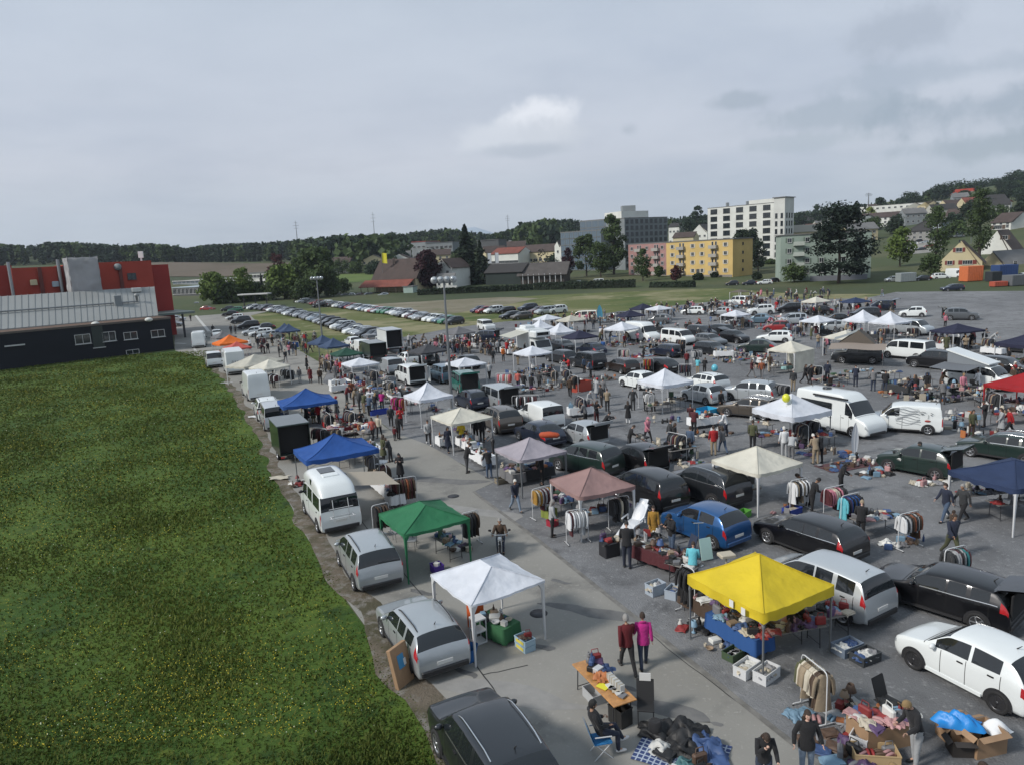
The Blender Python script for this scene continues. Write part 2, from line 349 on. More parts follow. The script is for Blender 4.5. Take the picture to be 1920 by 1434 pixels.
 for sg,rr in((1,rl),(-1,rl2)):
  rr.tube([(p.x,sg*p.y,p.z+(.05 if 0<i<6 else.0))for i,p in enumerate(z1)],.018,6)
 R['rail']=[rl.mesh('roof_rail'),rl2.mesh('roof_rail')]
 an=MB();p=prj(5.75,11);an.tube([(p.x,0,p.z),(p.x-.12,0,p.z+.13)],[.02,.008],6);R['ant']=an.mesh('antenna')
 wl=MB()
 for sg in(1,-1):
  for(a,b)in k['pil'][:1]+k['pil'][-1:]:pass
  q=car_eval(kind,np.linspace(3.75,6.3,24),np.array([6.08,6.22]));q[:,:,1]=(q[:,:,1]+.006)*sg
  wl.grid(lambda s,t,q=q:tuple(q[int(round(s*23)),int(round(t))]),23,1)
 R['strip']=wl.mesh('window_trim')
 sm=MB()
 for sg in(1,-1):
  for u0 in([3.72,4.8,5.9]if len(k['pil'])>1 else[3.72,4.6]):
   q=car_eval(kind,np.array([u0-.012,u0+.012]),np.linspace(3.1,6.1,9));q[:,:,1]=(q[:,:,1]+.004)*sg
   sm.grid(lambda s,t,q=q:tuple(q[int(round(s)),int(round(t*8))]),1,8)
  for u0 in([4.55,5.6]if len(k['pil'])>1 else[4.4]):
   p=car_eval(kind,np.array([u0]),np.array([5.4]))[0,0];sm.box((p[0],sg*(p[1]+.012),p[2]),(.16,.03,.03))
 R['seam']=sm.mesh('door_seam')
 hd=MB();q=car_eval(kind,np.array([3.0,3.03]),np.linspace(7,11,9))
 for sg in(1,-1):
  qq=q.copy();qq[:,:,1]*=sg;qq[:,:,2]+=.006
  hd.grid(lambda s,t,q=qq:tuple(q[int(round(s)),int(round(t*8))]),1,8)
 q=car_eval(kind,np.array([.8,.9]),np.linspace(7,11,5))
 R['bonnet']=hd.mesh('bonnet_gap')
 og=MB();zt=car_eval(kind,np.array([6.0]),np.array([11]))[0,0]
 og.cbox((-L/2+.02,0,(zt[2]+.55)/2+.02),(.06,W*.80,zt[2]-.62),.02);R['opening']=og.mesh('cargo_shade_panel')  # dark panel over the closed rear, painted shade of the load space
 fl=MB();w=W*.40
 fl.grid(lambda s,t:(zt[0]-.0-s*1.05,(t*2-1)*w,zt[2]+.03+.30*s-.05*s*s+.02*math.sin(t*PI)),4,4)
 fl.grid(lambda s,t:(zt[0]-.0-s*1.05,(1-t*2)*w,zt[2]-.02+.30*s-.05*s*s+.02*math.sin(t*PI)),4,4)
 fl.box((zt[0]-1.05,0,zt[2]+.22),(.04,w*2,.16));R['flap']=fl.mesh('tailgate')
 return R
def islands(me):
 """split a mesh into its loose pieces"""
 nv=len(me.vertices);par=list(range(nv))
 def fd(a):
  while par[a]!=a:par[a]=par[par[a]];a=par[a]
  return a
 for p in me.polygons:
  v=p.vertices;a=fd(v[0])
  for q in v[1:]:par[fd(q)]=a
 gr={}
 for p in me.polygons:gr.setdefault(fd(p.vertices[0]),[]).append(p)
 out=[]
 for r,ps in gr.items():
  ids={};vs=[];fs=[]
  for p in ps:
   f=[]
   for q in p.vertices:
    if q not in ids:ids[q]=len(vs);vs.append(me.vertices[q].co[:])
    f.append(ids[q])
   fs.append(f)
  m=bpy.data.meshes.new(me.name);m.from_pydata(vs,[],fs);m.materials.append(None)
  m.polygons.foreach_set('use_smooth',[p.use_smooth for p in ps]);m.update();out.append(m)
 return out
def car(kind,col,loc,rz,label,cat='car',name=None,group=None,rails=False,op=False,detail=None,rim=None,plate=True,dark_glass=True,blank=False):
 d=(Vector(loc[:2]).length<75)if detail is None else detail
 R=cached(('car',kind,d),lambda:car_mesh_parts(kind,d));k=KINDS[kind];L,W=k['L'],k['W'];P_=paint(col)
 t=thing(name or{'hatch':'hatchback_car','estate':'estate_car','sedan':'saloon_car','mpv':'family_van','suv':'suv_car','offroad':'offroad_car','van':'passenger_van','smallvan':'small_van','highvan':'panel_van'}[kind],label,cat,loc,rz,group)
 inst('body',R['body'],P_,t);[inst('window',g_,GLASS,t)for g_ in R['glass']]
 wt,wrm,wb=R['wheel'];wr=k['wr']
 for ax in k['ax']:
  for sg in(1,-1):
   if d:
    w=inst('wheel',wb,RIMD,t,loc=(ax-L/2,sg*(W/2-.1+.02),wr),rz=0 if sg>0 else PI)
    inst('tyre',wt,TYRE,w);inst('rim',wrm,rim or RIM,w)
   else:
    w=inst('wheel',wt,TYRE,t,loc=(ax-L/2,sg*(W/2-.1+.02),wr),rz=0 if sg>0 else PI);inst('rim',wrm,RIM,w)
 [inst('wheel_arch',g_,BLACKP,t)for g_ in R['arch']]
 for h in R['head']:inst('headlight',h,HEADL,t)
 for h in R['tail']:inst('tail_light',h,TAIL,t)
 [inst('bumper_trim',g_,BLACKP if kind not in('hatch','sedan')else P_,t)for g_ in R['trim']]
 [inst('mirror',g_,BLACKP if kind in('van','highvan')else P_,t)for g_ in R['mirror']]
 if plate and not op:inst('number_plate',R['plate'],PLATE,t)
 if rails:[inst('roof_rail',g_,CHROME if rails==2 else BLACKP,t)for g_ in R['rail']]
 if d:
  inst('antenna',R['ant'],BLACKP,t);inst('door_seams',R['seam'],SEAM,t);inst('bonnet_gap',R['bonnet'],SEAM,t)
  if kind in('suv','estate')and rails!=1:inst('window_trim',R['strip'],CHROME,t)
 if op:
  inst('cargo_shade_panel',R['opening'],CARGOSH,t);f=inst('tailgate',R['flap'],P_,t)
 THINGS.append((t,'vehicle'));return t
def place(a,b,xa,xb,lat,z=0.,flip=False):
 """a, b world points (rear, front) that correspond to model points (xa, lat), (xb, lat): returns loc, heading"""
 d=(b-a);rz=math.atan2(d.y,d.x);mid=(a+b)/2;mm=Vector(((xa+xb)/2,lat,0));mm.rotate(Matrix.Rotation(rz,3,'Z'))
 p=mid-mm;return Vector((p.x,p.y,0)),rz
def carw(kind,col,rw,fw,label,side='L',**kw):
 """from pixel positions of the rear and front wheel contact on the visible side"""
 k=KINDS[kind];a=G(*rw);b=G(*fw);lat=(k['W']/2-.08)*(1 if side=='L' else-1)
 loc,rz=place(a,b,k['ax'][0]-k['L']/2,k['ax'][1]-k['L']/2,lat);return car(kind,col,loc,rz,label,**kw)
def carc(kind,col,px,rz,label,**kw):
 """from the pixel of the ground under its middle and a heading in degrees"""
 g=G(*px);return car(kind,col,g,rad(rz),label,**kw)
SKINS=[mat('skin_light',(.42,.25,.18),.6),mat('skin_tan',(.3,.17,.11),.6),mat('skin_pale',(.5,.32,.25),.6)]
EYE=mat('eye_dark',(.02,.015,.012),.3)
LIP=mat('lips',(.3,.1,.09),.5)
SHOE=mat('shoe_dark',(.02,.02,.02),.6);SHOEW=mat('shoe_white',(.5,.5,.5),.6)
HAIRS=dict(brown=mat('hair_brown',(.035,.02,.012),.6,bump=.6,bscale=60),black=mat('hair_black',(.009,.008,.008),.5,bump=.6,bscale=60),grey=mat('hair_grey',(.26,.25,.24),.7,bump=.6,bscale=60),white=mat('hair_white',(.5,.49,.46),.7),blond=mat('hair_blond',(.24,.16,.07),.6,bump=.6,bscale=60))
CL=dict(black=(.009,.009,.011),navy=(.012,.017,.035),charcoal=(.03,.032,.035),grey=(.13,.13,.135),lightgrey=(.3,.31,.32),white=(.6,.61,.62),cream=(.45,.41,.33),beige=(.24,.19,.13),brown=(.05,.03,.018),rust=(.2,.06,.025),red=(.32,.012,.015),darkred=(.10,.008,.012),maroon=(.06,.01,.014),pink=(.45,.17,.22),magenta=(.36,.012,.16),coral=(.42,.10,.08),orange=(.55,.14,.02),yellow=(.55,.42,.03),mustard=(.26,.14,.02),green=(.03,.12,.05),olive=(.06,.065,.03),teal=(.02,.13,.14),turquoise=(.10,.38,.45),blue=(.02,.08,.25),denim=(.055,.085,.14),darkdenim=(.02,.03,.055),lightdenim=(.16,.21,.28),purple=(.06,.025,.10),lime=(.35,.45,.04))
def cloth(c,orand=.0):
 return mat('cloth_'+c,CL[c],.9,bump=.5,bscale=9,sheen=.1,orand=.12)
def tube_joint(mb,pts,rs,n=10,**k):mb.tube(pts,rs,n,**k)
POSES=dict(stand=dict(lean=2,head=8,A=[(5,9,12),(8,9,16)],Lg=[(2,3),(-2,2)]),walk=dict(lean=4,head=5,A=[(-24,8,14),(26,8,28)],Lg=[(27,8),(-20,22)]),walk_b=dict(lean=3,head=12,A=[(20,9,20),(-14,9,8)],Lg=[(-13,14),(17,4)]),browse=dict(lean=16,head=32,A=[(10,11,48),(4,9,66)],Lg=[(6,4),(-3,3)]),bend=dict(lean=46,head=22,A=[(34,10,22),(26,12,34)],Lg=[(14,22),(4,14)]),hold=dict(lean=0,head=26,A=[(30,12,88),(28,12,92)],Lg=[(3,2),(-3,3)]),pocket=dict(lean=0,head=0,A=[(-6,24,38),(-6,24,38)],Lg=[(2,3),(4,3)]),face_hand=dict(lean=8,head=38,A=[(20,14,50),(34,10,122)],Lg=[(10,6),(-8,8)]),sit=dict(lean=-22,head=14,A=[(18,10,70),(20,10,64)],Lg=[(84,58),(72,70)],sit=True),ride=dict(lean=10,head=0,A=[(52,16,30),(52,16,30)],Lg=[(72,92),(72,92)],sit=True),crouch=dict(lean=34,head=10,A=[(58,12,30),(50,12,50)],Lg=[(108,128),(92,118)],sit=True),)
def person_parts(pose,sex=0):
 p=POSES[pose];H=1.0
 def rotx(v,deg):a=rad(deg);return Vector((v.x*math.cos(a)+v.z*math.sin(a),v.y,-v.x*math.sin(a)+v.z*math.cos(a)))
 pel=Vector((0,0,.93));up=lambda d,l=p['lean']:rotx(Vector((0,0,d)),l)
 waist=pel+up(.16);chest=pel+up(.36);neck=pel+up(.53);hl=p['lean']*.5+p['head']
 hc=neck+rotx(Vector((.02,0,.18)),hl)
 sw=.185 if not sex else.165;arms=[]
 for s,(sw_,out,el)in zip((1,-1),p['A']):
  sh=pel+rotx(Vector((0,s*sw,.485)),p['lean'])
  a=rad(sw_);o=rad(out);d=Vector((math.sin(a)*math.cos(o),s*math.sin(o),-math.cos(a)*math.cos(o)));e=sh+d*.285
  a2=a+rad(el);inn=rad(out-el*.38);d2=Vector((math.sin(a2)*math.cos(inn),s*math.sin(inn),-math.cos(a2)*math.cos(inn))).normalized();w=e+d2*.245
  arms.append((sh,e,w,d2))
 legs=[]
 for s,(h,kn)in zip((1,-1),p['Lg']):
  hp=pel+Vector((0,s*.095,-.04));a=rad(h);d=Vector((math.sin(a),s*.02,-math.cos(a)));k=hp+d*.43
  a2=a-rad(kn);d2=Vector((math.sin(a2),0,-math.cos(a2)));an=k+d2*.41;foot=an+Vector((.15*math.cos(min(0,a2)*.8),s*.02,-.055+.1*math.sin(max(-.5,a2))if not p.get('sit')else-.05))
  legs.append((hp,k,an,foot))
 zmin=min(min(l[2].z-.085,l[3].z-.03)for l in legs)
 off=Vector((0,0,-zmin));sh_=lambda v:v+off
 pel,waist,chest,neck,hc=map(sh_,(pel,waist,chest,neck,hc));arms=[(sh_(a),sh_(b),sh_(c),d)for a,b,c,d in arms];legs=[tuple(map(sh_,l))for l in legs]
 R={}
 vs,es,rs=[],[],[]
 def nv(v,r,r2=None,par=None):
  vs.append(tuple(v));rs.append((r,r2 or r));i=len(vs)-1
  if par is not None:es.append((par,i))
  return i
 ip=nv(pel,.115,.10);iw=nv(waist,.105,.09,ip);ic=nv(chest,.12,.10,iw);inn=nv(neck,.055,.055,ic);ih0=nv(neck.lerp(hc,.45),.052,.055,inn)
 for sh,e,w,d in arms:
  a=nv(sh,.055,None,ic);b=nv(e,.04,None,a);c=nv(w,.027,None,b);nv(w+d*.05,.034,.026,c)
 for hp,k,an,ft in legs:
  a=nv(hp,.085,None,ip);b=nv(k,.055,None,a);c=nv(an,.036,None,b);nv(an.lerp(ft,.8),.03,None,c)
 me=bpy.data.meshes.new('skel');me.from_pydata(vs,es,[]);ob=bpy.data.objects.new('skel',me);COL.objects.link(ob)
 md=ob.modifiers.new('s','SKIN');ob.modifiers.new('d','SUBSURF').levels=1
 for i,sv in enumerate(me.skin_vertices[0].data):sv.radius=rs[i];sv.use_root=(i==0)
 dg=bpy.context.evaluated_depsgraph_get();ev=ob.evaluated_get(dg);m2=ev.to_mesh()
 mb=MB();mb.add([v.co[:]for v in m2.vertices],[tuple(f.vertices)for f in m2.polygons],0,True);ev.to_mesh_clear()
 bpy.data.objects.remove(ob);bpy.data.meshes.remove(me)
 fx=lambda v:rotx(Vector(v),hl)
 n=14;K=11;hv=[]
 for i in range(K+1):
  a=PI*i/K
  for j in range(n):
   t=2*PI*j/n;x,y,z=math.sin(a)*math.cos(t),math.sin(a)*math.sin(t),math.cos(a)
   wd=.075*(1 if z>-.1 else 1-.38*(-z-.1));q=Vector((x*.098*(1 if z>-.3 else.93),y*wd,z*.118))
   if x>.8 and-.35<z<.15:q.x+=.02*(1-abs(z+.1)/.25)*(x-.8)/.2
   if z<-.55 and x>.2:q.x+=.012
   hv.append(hc+fx(q))
 mb.add(hv,[(i*n+j,(i+1)*n+j,(i+1)*n+(j+1)%n,i*n+(j+1)%n)for i in range(K)for j in range(n)],0,True)
 for s in(1,-1):
  mb.ball(hc+fx((.088,s*.03,.012)),.011,6,1,4);mb.ball(hc+fx((0,s*.078,-.005)),(.018,.01,.03),6,0,4)
 mb.ball(hc+fx((.092,0,-.058)),(.01,.022,.007),6,2,4)
 for sh,e,w,d in arms:
  s=1 if sh.y>0 else-1;side=Vector((1,0,0))-d*d.x;side=side.normalized()if side.length>.1 else Vector((0,0,1));nrm=d.cross(side)*s
  for q in range(4):
   b=w+d*.075+side*(.027-.018*q);l=(.062,.07,.065,.05)[q]
   mb.tube([b,b+d*l*.5+nrm*.004,b+d*l*.85-nrm*.02],[.0095,.0085,.006],5,0)
  b=w+d*.03+side*.03;mb.tube([b,b+side*.028+d*.025,b+side*.03+d*.055],[.012,.010,.007],5,0)
 R['body']=mb.mesh('person_body',3)
 def ell(c,rx,ry,deg,nn=14):
  return[c+rotx(Vector((rx*math.cos(2*PI*k/nn),ry*math.sin(2*PI*k/nn),0)),deg)for k in range(nn)]
 def loft(rings,mb,m=0,cap0=False,cap1=False):
  nn=len(rings[0]);v=[q for r in rings for q in r]
  mb.add(v,[(i*nn+j,i*nn+(j+1)%nn,(i+1)*nn+(j+1)%nn,(i+1)*nn+j)for i in range(len(rings)-1)for j in range(nn)],m,True)
  if cap0:mb.add(rings[0],[tuple(range(nn-1,-1,-1))],m,True)
  if cap1:mb.add(rings[-1],[tuple(range(nn))],m,True)
 L_=p['lean'];B_=lambda d,f=0:pel+rotx(Vector((f,0,d)),L_)
 def jacket(k=1.0,hem=-.10):
  j=MB();hw=.185 if not sex else.175
  loft([ell(B_(hem),.135*k,.185*k,L_),ell(B_(hem+.02),.14*k,.19*k,L_),ell(B_(.0),.14*k,.185*k,L_),ell(B_(.14),.13*k,(.165 if not sex else.14)*k,L_),ell(B_(.30,.01),.14*k,hw*k,L_),ell(B_(.42),.135*k,(hw+.02)*k,L_),ell(B_(.485),.115*k,(hw+.005)*k,L_),ell(B_(.525),.085*k,.12*k,L_),ell(B_(.555),.062,.066,L_)],j,cap0=True,cap1=True)
  for sh,e,w,d in arms:
   m1=sh.lerp(e,.5);inw=sh+(B_(.43)-sh)*.35
   j.tube([inw,sh,m1,e,e.lerp(w,.5),w,w+d*.012],[.065*k,.072*k,.064*k,.056*k,.052*k,.044*k,.03],10)
  return j
 R['jacket']=jacket().mesh('jacket')
 j=jacket(1.06,-.16);hd=[ell(B_(.53,-.04),.07,.11,L_+20),ell(B_(.57,-.06),.085,.12,L_+20),ell(B_(.60,-.06),.06,.085,L_+20)]
 loft(hd,j,cap0=True,cap1=True);R['hooded_jacket']=j.mesh('hooded_jacket')
 j=jacket(1.04,-.12);zl=legs[0][1].lerp(legs[1][1],.5)
 if not p.get('sit'):
  c1=B_(-.12);c2=Vector((zl.x*.8,0,zl.z-.02));loft([ell(B_(-.08),.15,.195,L_),ell(c1,.155,.2,L_*.6),ell(c1.lerp(c2,.5),.19,.225,0),ell(c2,.22,.24,0)],j,cap1=True)
 R['long_coat']=j.mesh('long_coat')
 t=MB();loft([ell(B_(.08),.118,.15,L_),ell(B_(-.0),.125,.17,L_),ell(pel+Vector((0,0,-.08)),.12,.165,0)],t,cap0=True,cap1=True)
 for hp,k,an,ft in legs:
  t.tube([hp+Vector((0,0,.05)),hp.lerp(k,.25),hp.lerp(k,.7),k,k.lerp(an,.4),an,an+(an-k).normalized()*.03],[.095,.1,.078,.068,.062,.052,.05],10)
 R['trousers']=t.mesh('trousers')
 s=MB()
 for hp,k,an,ft in legs:
  dr=(ft-an);dr.z=0;dr=dr.normalized()if dr.length>.01 else Vector((1,0,0));tip=Vector((ft.x,ft.y,ft.z));base=Vector((an.x,an.y,an.z-.05))
  s.tube([base-dr*.07+Vector((0,0,.0)),base-dr*.03,base+dr*.06,tip,tip+dr*.05],[.03,.048,.046,.04,.022],8)
 R['shoes']=s.mesh('shoes')
 def hair(kind):
  h=MB();vv=[];n=14;K=7
  for i in range(K+1):
   a=PI*.62*i/K
   for jx in range(n):
    tt=2*PI*jx/n;x,y,z=math.sin(a)*math.cos(tt),math.sin(a)*math.sin(tt),math.cos(a)
    front=max(0,math.cos(tt));zz=z if not front>.3 else max(z,.38+.1*(1-front))
    f=1.07 if kind!='cap' else 1.12
    q=Vector((x*.104*f,y*.082*f,zz*.128*f+.004))
    if kind=='long' and i==K and front<.5:q.z-=.02
    vv.append(hc+fx(q))
  h.add(vv,[(i*n+jx,(i+1)*n+jx,(i+1)*n+(jx+1)%n,i*n+(jx+1)%n)for i in range(K)for jx in range(n)],0,True)
  if kind=='long':
   c0=hc+fx((-.045,0,-.02));loft([ell(c0,.07,.09,hl),ell(hc+fx((-.06,0,-.12)),.055,.1,hl),ell(hc+fx((-.07,0,-.25)),.035,.09,hl),ell(hc+fx((-.07,0,-.31)),.012,.05,hl)],h,cap0=True,cap1=True)
  if kind=='cap':h.box(hc+fx((.13,0,.06)),(.09,.13,.012),ry=rad(hl))
  return h.mesh('hair' if kind!='cap' else 'cap')
 R['short']=hair('s');R['long']=hair('long');R['cap']=hair('cap')
 R['all']=None
 return R
def joined(R,keys,mats_n):
 mb=MB();nm=0
 for k in keys:
  me=R[k];step=1
  mb.add([v.co[:]for v in me.vertices],[tuple(f.vertices)for f in me.polygons],nm,True);nm+=1
 return mb.mesh('person',nm)
NP=[0]
def person(pose,loc,face,top,legs='darkdenim',hair='brown',style='short',wear='jacket',label=None,h=1.72,skin=0,shoes=None,group=None,far=None,sex=0,lift=0.):
 """face = heading in degrees"""
 R=cached(('p',pose,sex),lambda:person_parts(pose,sex));sc=h/1.74
 loc=Vector((loc[0],loc[1],(loc[2]if len(loc)>2 else 0)+lift));NP[0]+=1
 far=(math.hypot(loc.x,loc.y)>62)if far is None else far
 hm=HAIRS.get(hair)or cloth(hair)
 if far:
  me=cached(('pf',pose,sex,wear,style),lambda:joined(R,['body',wear,'trousers','shoes',style],5))
  o=inst('person',me,[SKINS[skin],cloth(top),cloth(legs),SHOE,hm],None,loc,rad(face),sc);tag(o,label,'person',group);THINGS.append((o,'person'));return o
 o=inst('person',R['body'],[SKINS[skin],EYE,LIP],None,loc,rad(face),sc);tag(o,label,'person',group)
 inst(wear,R[wear],cloth(top),o);inst('trousers',R['trousers'],cloth(legs),o);inst('shoes',R['shoes'],shoes or SHOE,o)
 inst('cap' if style=='cap' else 'hair',R[style],hm,o);THINGS.append((o,'person'));return o
TENT={}
def tentmat(c):
 C_=dict(white=(.66,.69,.75),cream=(.62,.60,.52),yellow=(.66,.50,.022),green=(.022,.16,.07),darkgreen=(.015,.07,.045),blue=(.018,.085,.32),navy=(.022,.04,.10),darknavy=(.018,.02,.05),pink=(.30,.19,.18),lavender=(.36,.33,.37),charcoal=(.06,.062,.07),grey=(.16,.16,.17),red=(.32,.008,.012),orange=(.75,.17,.02),coral=(.5,.10,.08),ivory=(.52,.50,.43),duskblue=(.04,.07,.14),taupe=(.14,.12,.10))
 if c not in TENT:TENT[c]=mat('tent_'+c,C_[c],.75,bump=1.8,bscale=1.4,trans=.22,var=.10,vscale=1.3)
 return TENT[c]
WHITEM=mat('white_metal',(.55,.56,.57),.4,.1);GREYM=mat('grey_metal',(.22,.23,.24),.4,.6);DARKM=mat('dark_metal',(.04,.04,.045),.45,.4)
def canopy_mesh(w,d,h0,h1,val,conc,vdrop=.0,ridge=0.,sc_=True):
 m=MB();n=20;hx,hy=w/2,d/2
 def hgt(x,y):
  ax=max(0,abs(x)-ridge)/(hx-ridge);t=max(ax,abs(y)/hy);t=min(1,t)
  rib=1-abs(ax-abs(y)/hy)
  s=(1-t)
  z=h0+(h1-h0)*((1-conc)*s+conc*s**2.2)
  z-=.055*math.sin(PI*min(1,t))*(1-rib**6)
  z+=(.014*math.sin(x*9+y*3)+.010*math.sin(y*14-x*5))*t*(1-rib**4)+.012*math.sin((x*x-y*y)*5)*(1-rib)
  return z
 N=n
 rings=[]
 for i in range(N+1):
  t=i/N;r=[];X=ridge+(hx-ridge)*t;Y=hy*t;K=12
  cor=[(X,Y),(-X,Y),(-X,-Y),(X,-Y)]
  for k in range(4):
   a,b=cor[k],cor[(k+1)%4]
   for q in range(K):x,y=lerp(a[0],b[0],q/K),lerp(a[1],b[1],q/K);r.append((x,y,hgt(x,y)-(.05*math.sin(PI*q/K)*t*t if i==N else.05*math.sin(PI*q/K)*t*t)))
  rings.append(r)
 nn=len(rings[0]);v=[p for r in rings for p in r]
 m.add(v,[(i*nn+j,(i+1)*nn+j,(i+1)*nn+(j+1)%nn,i*nn+(j+1)%nn)for i in range(N)for j in range(nn)],0,True)
 vl=MB();e=rings[-1];lo=[]
 for j,p in enumerate(e):
  out=1.004+.006*math.sin(j*1.7);s=val*(1+.12*math.sin(j*2.3+1))if not vdrop else val*(1+.35*(j%2))
  lo.append((p[0]*out,p[1]*out,p[2]-s))
 vl.add([(p[0]*1.001,p[1]*1.001,p[2])for p in e]+lo,[(j,nn+j,nn+(j+1)%nn,(j+1)%nn)for j in range(nn)],0,True)
 return m.mesh('canopy'),vl.mesh('valance')
def gazebo(col,loc,rz,w=3.,d=3.,h0=2.05,h1=2.75,val=.2,conc=.2,legs='white',style='rigid',label='',vd=0.,ridge=0.,group='gazebos over the market stalls',far=False,side=None):
 t=thing('gazebo',label,'gazebo',loc,rz,group)
 ck=('can',round(w,1),round(d,1),h0,h1,val,conc,vd,ridge);w,d=round(w,1),round(d,1)
 def seams():
  a=MB()
  for sx in(-1,1):
   for sy in(-1,1):
    pts=[]
    for i in range(11):
     u=i/10;pts.append((sx*(ridge+(w/2-ridge)*u),sy*d/2*u,h0+(h1-h0)*((1-conc)*(1-u)+conc*(1-u)**2.2)+.008))
    a.tube(pts,.014,4)
  return a.mesh('seam')
 cm,vm=cached(ck,lambda:canopy_mesh(w,d,h0,h1,val,conc,vd,ridge));tm=tentmat(col)
 inst('canopy',cm,tm,t);inst('corner_seams',cached(('sm',)+ck,seams),tm,t)if not far and Vector(loc[:2]).length<70 else None;inst('valance',vm,tm,t)
 LM={'white':WHITEM,'grey':GREYM,'dark':DARKM,'tent':tm}[legs]
 def leg():
  m=MB()
  if style=='rigid':
   m.add([(-.025,-.025,0),(.025,-.025,0),(.025,.025,0),(-.025,.025,0),(-.03,-.03,h0*.45),(.035,-.03,h0*.45),(.035,.035,h0*.45),(-.03,.035,h0*.45),(-.04,-.04,h0-.3),(.055,-.04,h0-.3),(.055,.055,h0-.3),(-.04,.055,h0-.3),(-.04,-.04,h0-.04),(.2,-.04,h0-.04),(.2,.2,h0-.04),(-.04,.2,h0-.04)],[(0,3,2,1)]+[(4*i+j,4*i+(j+1)%4,4*i+4+(j+1)%4,4*i+4+j)for i in range(3)for j in range(4)])
  else:
   m.cbox((0,0,h0*.5),(.05,.05,h0),.006);m.box((0,0,.01),(.14,.14,.02));m.cbox((0,0,h0-.45),(.075,.075,.09),.01)
  return m.mesh('leg')
 lm=cached(('leg',style,h0),leg)
 for sx,sy,r in((-1,-1,0),(1,-1,PI/2),(1,1,PI),(-1,1,-PI/2)):
  inst('leg',lm,LM,t,loc=(sx*(w/2-.05),sy*(d/2-.05),0),rz=r)
 def frame():
  m=MB();a,b=w/2-.09,d/2-.09;z=h0-.10
  for p,q in(((-a,-b),(a,-b)),((a,-b),(a,b)),((a,b),(-a,b)),((-a,b),(-a,-b))):
   if style=='popup':
    n=4
    for i in range(n):
     s,e=i/n,(i+1)/n;P0=(lerp(p[0],q[0],s),lerp(p[1],q[1],s));P1=(lerp(p[0],q[0],e),lerp(p[1],q[1],e))
     m.tube([(P0[0],P0[1],z-(.36 if i%2 else 0)),(P1[0],P1[1],z-(0 if i%2 else.36))],.012,4);m.tube([(P0[0],P0[1],z-(0 if i%2 else.36)),(P1[0],P1[1],z-(.36 if i%2 else 0))],.012,4)
   else:m.tube([(p[0],p[1],z),(q[0],q[1],z)],.018,5)
   m.tube([(p[0],p[1],z),(0,0,h1-.2)],.014,4)
  return m.mesh('frame')
 if not far:inst('roof_frame',cached(('fr',style,w,d,h0,h1),frame),LM if legs!='tent' else WHITEM,t)
 if side:
  for s in side:
   m=MB();a,b=w/2-.02,d/2-.02
   c=dict(b=((-a,b),(a,b)),f=((-a,-b),(a,-b)),l=((-a,-b),(-a,b)),r=((a,-b),(a,b)))[s]
   m.grid(lambda u,v:(lerp(c[0][0],c[1][0],u)+.03*math.sin(u*14),lerp(c[0][1],c[1][1],u)+.03*math.sin(u*14),.05+v*(h0-.1)),16,4);part('side_wall',m,tm,t)
 THINGS.append((t,'gazebo'));return t
GB={}
def gaz3(key,col,l,f,r,label,eave=2.05,defw=3.0,wd=None,**k):
 """from the pixels of its left, nearest and right eave corners"""
 A,B,C=G(*l,eave),G(*f,eave),G(*r,eave);c=(A+C)/2
 a1=math.atan2(B.y-A.y,B.x-A.x);a2=math.atan2(C.y-B.y,C.x-B.x)-PI/2
 dx=math.cos(a1)+math.cos(a2);dy=math.sin(a1)+math.sin(a2);rz=math.atan2(dy,dx)
 diag=(C-A).length
 if wd:w,d=wd
 else:w=d=min(3.4,max(2.4,diag/math.sqrt(2)))
 g=gazebo(col,Vector((c.x,c.y,0)),rz,w,d,h0=eave,label=label,**k);GB[key]=(Vector((c.x,c.y,0)),rz,w,d,g);return g
WOODT=mat('beer_table_wood',(.42,.20,.06),.45,coat=.3,var=.25,vscale=6);CARD=mat('cardboard',(.30,.19,.11),.85,var=.12,vscale=3,orand=.15);CARDIN=mat('cardboard_inside',(.17,.11,.07),.9)
PAPER=mat('paper_white',(.6,.6,.58),.7)
def tone(n,c,r=.6):return mat('goods_'+n,c,r,orand=.2)
GC={n:tone(n,c)for n,c in dict(white=(.52,.52,.50),cream=(.38,.34,.27),red=(.22,.025,.025),blue=(.035,.07,.17),black=(.012,.012,.013),brown=(.075,.045,.03),green=(.045,.09,.05),pink=(.36,.2,.2),yellow=(.38,.3,.07),grey=(.17,.17,.18),tan=(.22,.16,.11),teal=(.06,.15,.16),orange=(.34,.12,.04),silver=(.38,.39,.40),purple=(.08,.045,.11),skyblue=(.15,.25,.34)).items()}
GNAMES=list(GC)
